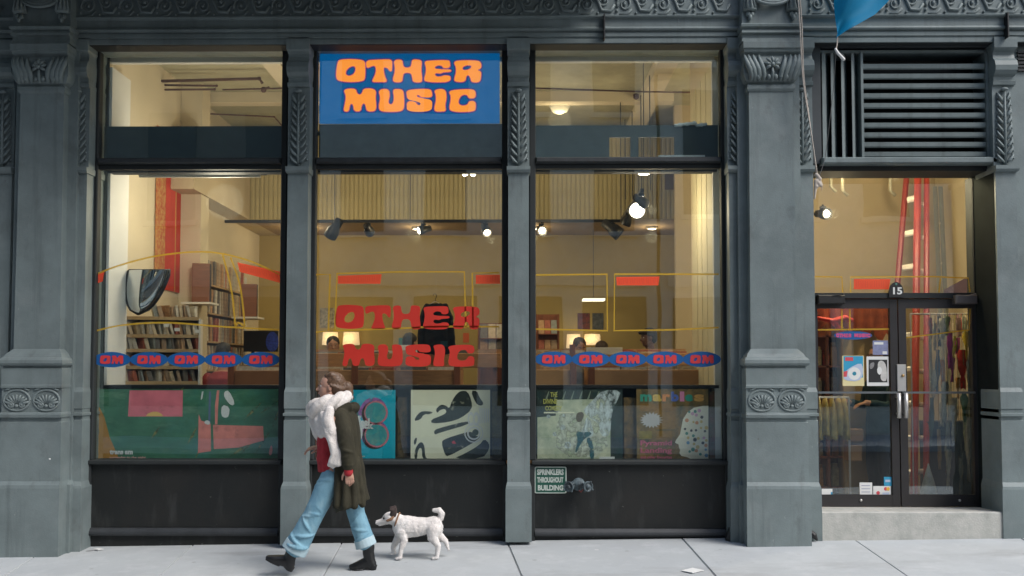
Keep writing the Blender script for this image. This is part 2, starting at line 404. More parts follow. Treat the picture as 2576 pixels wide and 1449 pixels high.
# ================================================================== the cast-iron shopfront
facade = thing('shopfront_building', (0, 0, 0), 'slate grey cast-iron shopfront building with three big display windows and glazed double doors', 'building')
YP = -0.05; YB = -0.10; YS = -0.20; YPD = -0.30
cxL, cxR = X(96, -0.2, 700), X(1945, -0.2, 700)

# ---- entablature
def zE(py): return Z(py, -0.15)
prof = [(0.3, zE(104)), (-0.085, zE(104)), (-0.09, zE(103)), (-0.092, zE(93)), (-0.084, zE(92)), (-0.084, zE(89)), (-0.10, zE(87.5)), (-0.102, zE(79)), (-0.092, zE(78)), (-0.092, zE(75)),
        (-0.122, zE(73)), (-0.128, zE(70)), (-0.125, zE(67)), (-0.108, zE(64)), (-0.108, zE(45)), (-0.142, zE(42)), (-0.146, zE(39)), (-0.13, zE(36)), (-0.13, zE(-40)), (-0.17, zE(-43)), (-0.20, zE(-50)), (-0.20, zE(-58)), (0.3, zE(-58))]
ent = MB().extrude_x([(y, z) for y, z in prof], -8.5, 8.5).build('entablature', PAINT, facade)
wal = MB().box(-8.5, 8.5, 0.05, 0.6, zE(-58) + 0.003, 13.0).build('upper_wall', PAINT, facade)
# joints of the castings
for px in (1520, 2533):
    x = X(px, -0.15, 60); MB().box(x - 0.006, x + 0.006, -0.18, -0.06, zE(99), zE(37)).build('casting_joint', BLACK, ent)
MB().box(-8.5, 8.5, -0.080, 0.104, zE(104) - 0.006, zE(104) - 0.002).build('soffit', PAINT_D, ent)  # dark sheet painting in the shade on the entablature underside
# frieze scrolls
def spiral(cx, cz, r0, r1, a0, a1, n=22):
    return [(cx + (r0 + (r1 - r0) * t) * math.cos(a0 + (a1 - a0) * t), cz + (r0 + (r1 - r0) * t) * math.sin(a0 + (a1 - a0) * t)) for t in (i / (n - 1) for i in range(n))]
sm = MB(); yF = -0.135
def scr(pts, r, taper=True):
    n = len(pts); sm.tube([(x, yF, z) for x, z in pts], [(r * (1 - 0.55 * (i / n)) if taper else r) for i in range(n)], 6)
scr(spiral(-0.09, -0.015, 0.075, 0.018, R(200), R(-330)), 0.014)
scr(spiral(0.085, 0.02, 0.085, 0.02, R(20), R(430)), 0.014)
scr([(-0.17, 0.03), (-0.10, 0.085), (0.0, 0.06), (0.03, 0.0), (0.06, -0.07), (0.15, -0.075), (0.185, -0.02)], 0.016, False)
scr([(0.0, 0.06), (0.05, 0.11), (0.12, 0.12)], 0.012)
scr([(-0.02, -0.06), (-0.06, -0.10), (-0.14, -0.105)], 0.012)
for (bx_, bz, r) in ((-0.09, -0.015, 0.018), (0.085, 0.02, 0.022), (0.16, 0.075, 0.014), (-0.165, -0.075, 0.014), (0.02, -0.095, 0.012), (0.0, 0.1, 0.012)):
    sm.ball((bx_, yF, bz), (r, 0.02, r), 8, 5)
for a in range(5):
    an = R(60 + a * 28); sm.tube([(0.085 + 0.03 * math.cos(an), yF, 0.02 + 0.03 * math.sin(an)), (0.085 + 0.068 * math.cos(an + 0.3), yF - 0.006, 0.02 + 0.068 * math.sin(an + 0.3))], [0.011, 0.004], 6)
scroll_me = sm.mesh('frieze_scroll', smooth=True); scroll_me.materials.append(PAINT)
zc = (zE(36) + zE(-40)) / 2 - 0.03; pitch = 0.372; x = -8.2; k = 0
while x < 8.3:
    if min(abs(x - cxL), abs(x - cxR)) > 0.47 and -5.6 < x < 5.6:
        for row in (0.0,):
            o = bpy.data.objects.new('frieze_scroll', scroll_me); put(o, ent); o.location = (x, 0, zc + row); o.scale = (1.0, 1.0, 1.12)
    x += pitch

# ---- unseen landing added above the left bays to shade the facade top
fe = thing('shade_landing', (-3.4, 0.0, 5.45), 'added steel landing out of view that shades the wall above the left windows', 'shade landing')
FEM = pm('shade_landing_paint', (0.05, 0.06, 0.062), 0.5, var=0.3)
MB().box(-7.4, 0.9, -1.6, 0.04, 5.45, 5.50).build('deck', FEM, fe)
for x in (-7.3, -4.6, -1.9, 0.8): MB().box(x - 0.03, x + 0.03, -1.60, -1.54, 5.502, 6.45).build('railing_post', FEM, fe); MB().tube([(x, -1.4, 5.44), (x, 0.04, 5.30)], 0.03, 6).build('bracket', FEM, fe)
for z in (5.95, 6.45): MB().box(-7.4, 0.9, -1.585, -1.555, z, z + 0.03).build('handrail', FEM, fe)
# ---- shared ornament meshes
def acanthus(h, w):
    m = MB(); y0 = 0.0
    m.tube([(0, -0.012, 0.0), (0, -0.026, h * 0.5), (0, -0.03, h * 0.93)], [(0.016), (0.013), (0.010)], 8)
    m.ball((0, -0.028, h * 0.965), (w * 0.42, 0.03, 0.018), 10, 6)
    n = 9
    for i in range(n):
        z = h * (0.03 + 0.88 * i / n); ln = w * (0.98 - 0.28 * i / n)
        for sgn in (-1, 1):
            m.tube([(sgn * 0.008, -0.018, z), (sgn * ln * 0.5, -0.026, z + h * 0.035), (sgn * ln * 0.82, -0.020, z + h * 0.085), (sgn * ln * 0.92, -0.004, z + h * 0.125)], [(0.012, 0.008), (0.017, 0.011), (0.013, 0.009), (0.005, 0.004)], 6)
            m.ball((sgn * ln * 0.97, -0.010, z + h * 0.055), (0.010, 0.010, 0.012), 6, 4)
    return m
def fan(r):
    m = MB(); n = 28
    ring = [(r * math.cos(2 * math.pi * i / n), -0.004, r * 0.80 * math.sin(2 * math.pi * i / n)) for i in range(n + 1)]
    m.tube(ring, 0.011, 6, caps=False)
    for i in range(9):
        a = R(20 + 140 * i / 8); d = Vector((math.cos(a), 0, math.sin(a) * 0.8))
        m.tube([Vector((0, -0.004, -r * 0.38)) + d * (r * 0.2), Vector((0, -0.016, -r * 0.38)) + d * (r * 0.7), Vector((0, -0.006, -r * 0.38)) + d * (r * 1.02)], [(0.006), (0.013), (0.008)], 6)
    for sgn in (-1, 1):
        sp = spiral(sgn * r * 0.40, -r * 0.34, r * 0.26, r * 0.05, R(90 if sgn > 0 else 90), R(90 - sgn * 560))
        m.tube([(a, -0.010, b) for a, b in sp], 0.009, 6)
        m.ball((sgn * r * 0.40, -0.010, -r * 0.34), (0.014, 0.014, 0.014), 7, 5)
        m.tube([(sgn * r * 0.95, -0.006, r * 0.78), (sgn * r * 0.72, -0.012, r * 0.86), (sgn * r * 0.45, -0.006, r * 0.94)], 0.009, 5)
    m.ball((0, -0.010, -r * 0.42), (0.018, 0.016, 0.016), 8, 5)
    return m
def leaf_capital(hw, h):
    """leaves of the bulging capital between -hw..hw, height h"""
    m = MB()
    def yb(t): return -0.045 * math.sin(math.pi * min(1, max(0, t)) * 0.9) - 0.012
    for sgn in (-1, 1):
        for j, (xb, xt, tw) in enumerate(((0.30, 0.46, 0.030), (0.46, 0.66, 0.034), (0.62, 0.83, 0.036), (0.74, 0.97, 0.034))):
            pts = []
            for i in range(6):
                t = i / 5; xx = hw * (xb + (xt - xb) * t ** 1.3 - 0.05 * math.sin(t * math.pi * 2) * 0.6)
                pts.append((sgn * xx, yb(t), h * (0.03 + 0.93 * t)))
            m.tube(pts, [(tw * 0.45, 0.02), (tw * 0.8, 0.024), (tw * 0.85, 0.024), (tw * 0.8, 0.022), (tw * 0.6, 0.018), (tw * 0.25, 0.010)], 8, ref=(1, 0, 0))
        for j, xx in enumerate((0.12, 0.3, 0.5)):
            m.ball((sgn * hw * xx, -0.035, h * (0.16 + 0.03 * (j % 2))), (0.024, 0.022, 0.028), 8, 5)
    for i in range(7):
        a = R(-30 + 240 * i / 6); d = Vector((math.cos(a), 0, math.sin(a)))
        m.tube([Vector((0, -0.055, h * 0.58)) + d * 0.012, Vector((0, -0.062, h * 0.58)) + d * 0.05, Vector((0, -0.04, h * 0.58)) + d * 0.08], [(0.012), (0.017), (0.008)], 7)
    m.ball((0, -0.062, h * 0.58), (0.022, 0.022, 0.022), 8, 6)
    m.tube([(0, -0.03, 0.0), (0, -0.055, h * 0.3), (0, -0.05, h * 0.5)], [0.014, 0.016, 0.01], 7)
    return m
def zs(py): return Z(py, YP)
leaf_h = zs(222) - zs(417)
leaf_me = acanthus(leaf_h, 0.088).mesh('acanthus_leaf', smooth=True); leaf_me.materials.append(PAINT)
fan_me = fan(0.122).mesh('fan_ornament', smooth=True); fan_me.materials.append(PAINT)

# ---- small pilasters
def small_pilaster(cx, hw=0.108, zbot=-0.3, gap=True):
    L = [(zbot if not gap else ground(cx, 0) + 0.03, hw + 0.016, YP - 0.05), (zs(1229), hw + 0.016, YP - 0.05), (zs(1222), hw + 0.010, YP - 0.045), (zs(1212), hw, YP - 0.02),
         (zs(1058), hw, YP - 0.02), (zs(1056), hw - 0.004, YP - 0.006), (zs(1048), hw - 0.004, YP - 0.006), (zs(1046), hw + 0.006, YP - 0.035), (zs(1040), hw + 0.006, YP - 0.035), (zs(1038), hw - 0.004, YP - 0.01), (zs(1030), hw - 0.004, YP - 0.01), (zs(1028), hw, YP - 0.02),
         (zs(986), hw, YP - 0.02), (zs(975), hw - 0.008, YP), (zs(436), hw - 0.008, YP), (zs(434), hw + 0.004, YP - 0.03), (zs(429), hw + 0.006, YP - 0.045), (zs(420), hw + 0.006, YP - 0.045), (zs(418), hw - 0.002, YP + 0.015),
         (zs(219), hw - 0.002, YP + 0.015), (zs(217), hw, YP - 0.012), (zs(208), hw, YP - 0.02), (zs(206), hw - 0.008, YP - 0.004), (zs(196), hw - 0.008, YP - 0.006), (zs(192), hw - 0.004, YP - 0.04), (zs(184), hw - 0.002, YP - 0.066), (zs(172), hw, YP - 0.072), (zs(160), hw, YP - 0.056), (zs(152), hw - 0.004, YP - 0.02),
         (zs(142), hw - 0.006, YP - 0.006), (zs(136), hw - 0.006, YP - 0.012), (zs(130), hw - 0.002, YP - 0.05), (zs(127), hw + 0.004, YP - 0.06), (zs(108), hw + 0.004, YP - 0.064), (zs(102), hw + 0.004, YP - 0.064)]
    p = MB().stack_z(cx, 0.32, L).build('pilaster', PAINT, facade)
    o = bpy.data.objects.new('acanthus_leaf', leaf_me); put(o, p); o.location = (cx, YP + 0.014, zs(417)); o.scale = (hw / 0.108, 1, 1)
    if gap: MB().box(cx - hw + 0.01, cx + hw - 0.01, 0.0, 0.3, -0.3, ground(cx, 0) + 0.03).build('footing', BLACK, p)
    return p
pil = [X(747, YP, 700), X(1304.5, YP, 700), X(2536, YP, 700)]
half = [X(2023, YP, 700), X(1862, YP, 700), X(188, YP, 700), X(-2, YP, 700)]
small_pilaster(pil[0]); small_pilaster(pil[1]); small_pilaster(pil[2], gap=False)
for h_ in half: small_pilaster(h_, gap=False)

# ---- big piers
def zb(py): return Z(py, YS)
cap_me = None
def big_pier(cx):
    zq = lambda py: Z(py, YPD)
    L = [(-0.3, 0.298, YPD - 0.012), (zq(1230), 0.298, YPD - 0.012), (zq(1222), 0.294, YPD - 0.006), (zq(1213), 0.288, YPD + 0.02), (zq(1064), 0.288, YPD + 0.02), (zq(1061), 0.284, YPD + 0.03), (zq(1053), 0.284, YPD + 0.03), (zq(1051), 0.293, YPD), (zq(1044), 0.295, YPD - 0.005), (zq(1040), 0.292, YPD),
         (zq(1038), 0.284, YPD + 0.03), (zq(978), 0.284, YPD + 0.03), (zq(976), 0.288, YPD + 0.012), (zq(970), 0.288, YPD + 0.012), (zq(968), 0.286, YPD + 0.016), (zq(927), 0.286, YPD + 0.016), (zq(925), 0.275, YPD + 0.03), (zq(921), 0.275, YPD + 0.03), (zq(919), 0.296, YPD), (zq(914), 0.302, YPD - 0.012), (zq(906), 0.300, YPD - 0.010), (zq(901), 0.290, YPD + 0.005), (zq(899), 0.278, YPD + 0.02), (zq(890), 0.262, YPD + 0.045), (zq(877), 0.220, YS),
         (zb(233), 0.210, YS), (zb(231), 0.222, YS - 0.014), (zb(226), 0.228, YS - 0.024), (zb(218), 0.228, YS - 0.024), (zb(214), 0.216, YS - 0.012), (zb(211), 0.216, YS - 0.004), (zb(205), 0.245, YS - 0.030), (zb(190), 0.268, YS - 0.048), (zb(170), 0.270, YS - 0.050), (zb(152), 0.262, YS - 0.040), (zb(144), 0.258, YS - 0.030), (zb(140), 0.260, YS - 0.045), (zb(137), 0.266, YS - 0.065), (zb(131), 0.268, YS - 0.07), (zb(129), 0.276, YS - 0.085), (zb(114), 0.278, YS - 0.09), (zb(112), 0.268, YS - 0.07)]
    p = MB().stack_z(cx, 0.1, L).build('pier', PAINT, facade)
    MB().stack_z(cx, 0.12, [(-0.3, 0.325, YB - 0.06), (zb(1222), 0.325, YB - 0.06), (zb(1212), 0.305, YB), (zb(112), 0.300, YB)]).build('pier_backing', PAINT, p)
    for sx in (-1, 1):
        o = bpy.data.objects.new('fan_ornament', fan_me); put(o, p); o.location = (cx + sx * 0.140, YPD + 0.030, (zq(1038) + zq(978)) / 2); o.scale = (1, 0.7, 1)
    h = zb(142) - zb(210)
    m = leaf_capital(0.268, h); m.move(Matrix.Translation((cx, YS - 0.022, zb(210)))); m.build('capital_leaves', PAINT, p, smooth=True)
    # drapery block above the capital
    yf = YS - 0.06
    zt = zE(-58)
    b = MB().stack_z(cx, 0.1, [(zb(111), 0.283, yf + 0.0), (zb(104), 0.283, yf), (zb(102), 0.276, yf + 0.02), (zb(92), 0.276, yf + 0.02), (zb(90), 0.286, yf - 0.012), (zb(85), 0.286, yf - 0.012), (zb(83), 0.278, yf + 0.012), (zb(78), 0.278, yf + 0.012), (zb(75), 0.292, yf - 0.02), (zb(70), 0.294, yf - 0.025), (zb(67), 0.29, yf - 0.01), (zb(65), 0.278, yf + 0.02), (zt, 0.278, yf + 0.02)]).build('block', PAINT, p)
    d = MB()
    for j, rr in enumerate((0.16, 0.125, 0.09, 0.055)):
        arc = [(cx + (rr + 0.015) * math.cos(R(180 + 180 * i / 14)), yf - 0.01 - 0.03 * math.sin(math.pi * i / 14), zb(2) + rr * 0.62 * math.sin(R(180 + 180 * i / 14)) + 0.02) for i in range(15)]
        d.tube(arc, 0.017, 8)
    for sx in (-1, 1):
        c = (cx + sx * 0.205, yf + 0.012, 0)
        d.lathe([(0.030, zb(-35)), (0.040, zb(0)), (0.050, zb(18)), (0.066, zb(33)), (0.060, zb(35)), (0.03, zb(36))][::-1], c, n=14)
        d.ball((c[0] - 0.016, c[1] - 0.01, zb(43)), (0.024, 0.022, 0.030), 8, 6); d.ball((c[0] + 0.018, c[1] - 0.01, zb(44)), (0.022, 0.022, 0.028), 8, 6); d.ball((c[0], c[1] - 0.02, zb(52)), (0.020, 0.02, 0.032), 8, 6)
        d.tube([(c[0], yf - 0.02, zb(-35)), (cx + sx * 0.175, yf - 0.03, zb(-60))], [0.03, 0.03], 8)
        for q in range(5):
            a = R(200 + 35 * q); d.tube([(c[0] + 0.032 * math.cos(a), c[1] + 0.032 * math.sin(a), zb(-30)), (c[0] + 0.062 * math.cos(a), c[1] + 0.062 * math.sin(a), zb(31))], [0.007, 0.012], 5)
    d.build('drapery', PAINT, p, smooth=True)
    return p
big_pier(cxL); big_pier(cxR)

# ---- display windows
YG = 0.16                                    # glass plane
zg = lambda py: Z(py, YG)
W = [(X(224, 0.1, 700), X(719, 0.1, 700)), (X(776, 0.1, 700), X(1278, 0.1, 700)), (X(1332, 0.1, 700), X(1833, 0.1, 700))]
z_top, z_tr1, z_tr0, z_mid1, z_sill, z_bot = zg(105), zg(398), zg(414), zg(426), zg(1157), zg(1345)
windows = []
def frame_bars(x0, x1, win):
    fw = 0.062
    f = MB()
    f.stack_y(x0, x0 + fw, z_sill, z_top, [(0.19, 0), (0.115, 0), (0.105, 0.008)])
    f.stack_y(x1 - fw, x1, z_sill, z_top, [(0.19, 0), (0.115, 0), (0.105, 0.008)])
    f.box(x0 + fw, x1 - fw, 0.11, 0.19, zg(121), z_top)
    f.box(x0 + fw, x1 - fw, 0.135, 0.19, z_mid1, zg(415))
    return f
for wi, (x0, x1) in enumerate(W):
    w = frame_bars(x0, x1, None).build('window_frame', PAINT_D, facade)
    fw = 0.062
    MB().stack_y(x0 + fw, x1 - fw, zg(414), zg(399), [(0.20, 0), (0.10, 0), (0.075, 0.014)]).build('transom_bar', pm('transom_paint', (0.035, 0.04, 0.044), 0.65, var=0.4, scale=14, bump=0.1), w)
    MB().bbox(x0 + 0.02, x1 - 0.02, 0.075, 0.32, zg(1168), zg(1157), 0.008).build('sill', PAINT_D, w)
    MB().box(x0 + fw - 0.005, x1 - fw + 0.005, YG, YG + 0.006, zg(399), zg(121)).build('glass_pane', GLASS, w)
    MB().box(x0 + fw - 0.005, x1 - fw + 0.005, YG + 0.004, YG + 0.010, zg(1157), z_mid1).build('glass_pane', GLASS, w)
    # kickplate below
    k = MB(); k.box(x0, x1, 0.13, 0.30, -0.2, zg(1168)); k.build('kickplate', KICK, w)
    for sx in (x0, x1 - 0.05): MB().stack_y(sx, sx + 0.05, -0.2, zg(1168), [(0.2, 0), (0.10, 0), (0.095, 0.005)]).build('kickplate_stile', PAINT_D, w)
    for sx in (x0 - 0.03, x1): MB().box(sx, sx + 0.03, 0.12, 0.31, -0.2, z_top).build('frame_packing', PAINT_D, w)
    MB().extrude_x([(0.2, zg(1346)), (0.09, zg(1346)), (0.08, zg(1341)), (0.085, zg(1336)), (0.11, zg(1328)), (0.2, zg(1326))], x0 + 0.052, x1 - 0.052).build('base_rail', pm('rail_paint', (0.033, 0.037, 0.041), 0.5, var=0.3, scale=8, bump=0.1), w)
    windows.append(w)
    # jamb strips lit from the side, between pilaster and frame
left_fill = MB().box(X(-2, 0.2) - 3.2, X(-2, 0.2) - 0.1, 0.2, 0.3, -0.2, zg(100)).build('side_window', PAINT_D, facade)
right_fill = MB().box(pil[2] + 0.1, pil[2] + 3.0, 0.02, 0.3, -0.2, zs(102)).build('side_panel', PAINT, facade)
g_ = MB()
for i in range(6): g_.box(pil[2] + 0.17, pil[2] + 0.4, -0.004, 0.03, zs(128 + i * 9 + 5), zs(128 + i * 9))
g_.build('vent_slot', BLACK, right_fill)

# ---- louvre above the doors
YL = 0.06
zl = lambda py: Z(py, YL, 2270); xl = lambda px: X(px, YL, 260)
lx0, lx1 = half[0] + 0.095, pil[2] - 0.095
lv = MB()
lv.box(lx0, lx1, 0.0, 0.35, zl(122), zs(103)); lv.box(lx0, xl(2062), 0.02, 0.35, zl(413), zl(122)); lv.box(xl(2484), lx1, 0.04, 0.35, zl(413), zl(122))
lvo = lv.build('louvre_frame', pm('louvre_dark_paint', (0.045, 0.052, 0.056), 0.5, var=0.25), facade)  # darker grey paint for the louvre frame
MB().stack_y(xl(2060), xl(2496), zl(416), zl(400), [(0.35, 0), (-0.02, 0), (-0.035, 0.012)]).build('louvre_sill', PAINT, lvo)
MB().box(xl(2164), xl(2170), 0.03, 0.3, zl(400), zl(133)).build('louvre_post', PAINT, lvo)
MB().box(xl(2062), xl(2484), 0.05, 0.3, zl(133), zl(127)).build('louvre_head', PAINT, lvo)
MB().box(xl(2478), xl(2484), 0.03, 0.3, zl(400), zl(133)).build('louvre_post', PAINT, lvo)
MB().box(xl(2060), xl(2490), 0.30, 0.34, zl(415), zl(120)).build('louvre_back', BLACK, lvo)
n = 10
for i in range(n):
    pc = 166 + i * 24.6
    MB().extrude_x([(0.05, zl(pc + 6)), (0.062, zl(pc + 9)), (0.19, zl(pc - 10)), (0.18, zl(pc - 13)), (0.045, zl(pc - 4))], xl(2171), xl(2477)).build('slat', PAINT, lvo)
for i, px in enumerate((2072, 2093, 2119, 2145)):
    w_ = (9, 6, 6, 6)[i]
    s_ = MB(); x0, x1 = xl(px - w_ / 2), xl(px + w_ / 2)
    s_.add([(x0, 0.045, zl(399)), (x1, 0.05, zl(399)), (x1 + 0.075, 0.18, zl(399)), (x0 + 0.075, 0.18, zl(399)), (x0, 0.045, zl(134)), (x1, 0.05, zl(134)), (x1 + 0.075, 0.18, zl(134)), (x0 + 0.075, 0.18, zl(134))], [(0, 3, 2, 1), (4, 5, 6, 7), (0, 1, 5, 4), (1, 2, 6, 5), (2, 3, 7, 6), (3, 0, 4, 7)])
    s_.build('slat', PAINT, lvo)

# ---- doorway
YD = 0.42
zd = lambda py: Z(py, YD, 2260); xd = lambda px, py=900: X(px, YD, py)
xr = pil[2] - 0.10
dfr = MB()
dfr.box(half[0] + 0.1, xr, 0.09, 0.45, zd(447), zl(416) - 0.002)        # dark head under the louvre
dfr.box(xd(2452), xr, YD - 0.03, 0.55, zd(1276), zd(447))               # right jamb
dfr.box(half[0] + 0.1, xd(2049), YD - 0.03, 0.55, zd(1276), zd(447))    # left jamb
dfr.box(xd(2049), xd(2452), YD - 0.05, 0.55, zd(751), zd(738))          # transom rail
dfo = dfr.build('door_frame', PAINT_D, facade)
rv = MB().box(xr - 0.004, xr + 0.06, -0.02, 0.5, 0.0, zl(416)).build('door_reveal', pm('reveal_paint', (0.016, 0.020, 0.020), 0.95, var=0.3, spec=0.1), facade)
MB().box(xd(2049), xd(2452), YD, YD + 0.006, zd(737), zd(447)).build('transom_pane', GLASS, dfo)
DOORM = pm('door_dark_bronze', (0.04, 0.037, 0.038), 0.4, metal=0.2, var=0.2)
def leaf(a, b, handle_side):
    d = MB(); x0, x1 = xd(a), xd(b)
    st = 0.075
    lst = 0.03 if handle_side > 0 else st; rst = st if handle_side > 0 else 0.03
    d.box(x0, x0 + lst, YD - 0.02, YD + 0.03, zd(1274), zd(753)); d.box(x1 - rst, x1, YD - 0.02, YD + 0.03, zd(1274), zd(753))
    d.box(x0 + lst, x1 - rst, YD - 0.018, YD + 0.028, zd(776), zd(753)); d.box(x0 + lst, x1 - rst, YD - 0.018, YD + 0.028, zd(1274), zd(1244))
    o = d.build('door', DOORM, facade)
    MB().box(x0 + lst, x1 - rst, YD, YD + 0.006, zd(1244), zd(776)).build('door_pane', GLASS, o)
    MB().box(x0 + 0.02, x1 - 0.02, YD - 0.045, YD - 0.025, zd(990), zd(985)).build('push_bar', pm('bar_grey', (0.22, 0.24, 0.25), 0.35, metal=0.6, var=0.2), o)
    return o
dl = leaf(2049, 2257, 1); dr = leaf(2260, 2452, -1)
for o, px in ((dl, 2251), (dr, 2269)):
    m = MB(); xx = xd(px); m.tube([(xx, YD - 0.085, zd(1051)), (xx, YD - 0.085, zd(988))], 0.020, 10); m.tube([(xx, YD - 0.085, zd(1040)), (xx, YD - 0.02, zd(1040))], 0.01, 8); m.tube([(xx, YD - 0.085, zd(1000)), (xx, YD - 0.02, zd(1000))], 0.01, 8)
    m.build('handle', STEEL, o, smooth=True)
lp = MB().bbox(xd(2253), xd(2275), YD - 0.035, YD - 0.021, zd(985), zd(917), 0.004).build('lock_plate', STEEL, dr)
MB().lathe([(0.014, 0), (0.014, 0.012), (0.005, 0.014)], (xd(2267), YD - 0.035, zd(945)), (0, -1, 0), 12).build('lock_cylinder', pm('brass', (0.55, 0.36, 0.16), 0.35, metal=0.8), dr, smooth=True)
for (a, b, q) in ((2052, 2120, 0), (2395, 2450, 1)):                     # door closers
    m = MB(); m.bbox(xd(a), xd(b), YD - 0.11, YD - 0.022, zd(766), zd(744), 0.01)
    m.tube([(xd(a) + 0.03, YD - 0.09, zd(752)), (xd(b) - 0.02, YD - 0.12, zd(742))], 0.008, 6)
    m.build('door_closer', BLACK if q == 0 else pm('closer_steel', (0.2, 0.17, 0.16), 0.4, metal=0.5), dfo)
for px in (2054, 2158, 2404):
    MB().ball((xd(px), YD - 0.025, zd(1258)), (0.014, 0.012, 0.014), 8, 6).build('floor_bolt', STEEL, dl if px < 2250 else dr, smooth=True)
# stone doorstep
st_l, st_r = half[0] + 0.13, pil[2] + 0.02
ys0 = -0.085
MB().extrude_x([(0.5, zd(1276) - 0.002), (ys0 + 0.012, Z(1288, ys0, 2290)), (ys0, Z(1291, ys0, 2290)), (ys0, -0.2), (0.5, -0.2)][::-1], st_l, st_r).build('doorstep', STONE, facade)

# ================================================================== inside the shop
FZ = 0.29                                    # shop floor level
CREAM = pm('cream_wall', (0.70, 0.61, 0.44), 0.85, var=0.10, scale=1.2)
TAN = pm('tan_back_wall', (0.40, 0.305, 0.115), 0.85, var=0.12, scale=0.9)
WHITE = pm('white_trim', (0.78, 0.76, 0.70), 0.6, var=0.08, scale=3)
CEIL = pm('tin_ceiling', (0.52, 0.49, 0.33), 0.7, var=0.18, scale=6, bump=0.25, bscale=18)
WOODF = pm('shop_floorboards', (0.16, 0.10, 0.055), 0.5, var=0.35, scale=3, stretch=(1, 12, 1))
WOOD = pm('bin_wood', (0.50, 0.25, 0.10), 0.5, var=0.3, scale=3, stretch=(2, 2, 14), bump=0.05)
WOODD = pm('dark_bin_wood', (0.26, 0.085, 0.035), 0.5, var=0.3, scale=3, stretch=(14, 2, 2))
BROWN = pm('mezzanine_soffit', (0.34, 0.24, 0.14), 0.85, var=0.12)
YBK, YM = 6.2, 4.6
ZM = 3.85; ZC = 5.25
XL, XRT = -4.25, 5.6
def structure(name, mb, mat): return mb.build(name, mat, kind='structure', base=True)
structure('shop_floor', MB().box(XL - 0.2, XRT, 0.46, YBK + 0.2, FZ - 0.1, FZ), WOODF)
structure('shop_ceiling', MB().box(XL - 0.2, XRT, 0.34, YBK + 0.2, ZC, ZC + 0.1), CEIL)
structure('shop_left_wall', MB().box(XL - 0.2, XL, 0.34, YBK, FZ, ZC), CREAM)
structure('shop_back_wall', MB().box(XL - 0.2, XRT, YBK, YBK + 0.2, FZ, ZC), TAN)
structure('shop_right_wall', MB().box(XRT, XRT + 0.1, 0.34, YBK, FZ, ZC), CREAM)
XPART = X(1803, 0.35, 700)
structure('shop_partition', MB().box(XPART, XPART + 0.12, 0.36, 1.75, FZ, ZC), CREAM)
structure('entrance_back_wall', MB().box(XPART + 0.12, XRT, 3.6, 3.7, FZ, ZC), pm('orange_tan_wall', (0.56, 0.46, 0.30), 0.85, var=0.12, scale=1))
# ceiling beams
for i, (x, w) in enumerate(((-2.9, 0.2), (1.55, 0.22))):
    structure('ceiling_beam', MB().box(x, x + w, 0.4, YM, ZC - 0.16, ZC - 0.002), CREAM)
structure('ceiling_beam', MB().box(XL, XPART, 2.9, 3.08, ZC - 0.14, ZC - 0.004), CREAM)
structure('window_head_cove', MB().extrude_x([(0.36, ZC - 0.005), (0.36, ZC - 0.45), (0.42, ZC - 0.45), (0.75, ZC - 0.12), (1.0, ZC - 0.005)][::-1], XL, XPART), WHITE)
# mezzanine with its ribbed front
mez = MB().box(XL + 0.30, XPART + 3, YM, YBK - 0.002, ZM, ZM + 0.12); mz = structure('mezzanine', mez, BROWN)
mzf = structure('mezzanine_front', MB().box(XL + 0.30, 2.9, YM - 0.02, YM - 0.002, ZM, ZC - 0.16), pm('rib_backing', (0.42, 0.36, 0.19), 0.8, var=0.1))
ribm = MB().stack_y(-0.026, 0.026, 0, ZC - 0.165 - ZM, [(0, 0), (-0.006, 0.0), (-0.013, 0.010)]).mesh('rib'); ribm.materials.append(pm('rib_cream', (0.50, 0.43, 0.24), 0.7, var=0.15))
x = XL + 0.34; ribs = []
while x < 2.7:
    o = bpy.data.objects.new('rib', ribm); put(o, mzf); o.location = (x, YM - 0.021, ZM); x += 0.066
structure('side_gallery', MB().box(XL + 0.002, XL + 0.30, 2.2, YBK - 0.002, ZM, ZM + 0.75), pm('gallery_beige', (0.58, 0.48, 0.32), 0.8, var=0.1))
# white pier beside the left window, wall pier behind the rack
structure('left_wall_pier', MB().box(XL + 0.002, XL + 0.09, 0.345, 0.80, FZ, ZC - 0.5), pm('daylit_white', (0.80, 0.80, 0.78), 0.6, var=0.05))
structure('inner_wall_pier', MB().box(XL + 0.002, XL + 0.27, 2.55, 2.85, FZ, ZC), CREAM)
structure('green_column', MB().box(X(292, 0.9, 200), X(303, 0.9, 200), 0.85, 1.0, 3.6, ZC - 0.45), pm('column_green', (0.06, 0.085, 0.085), 0.5))
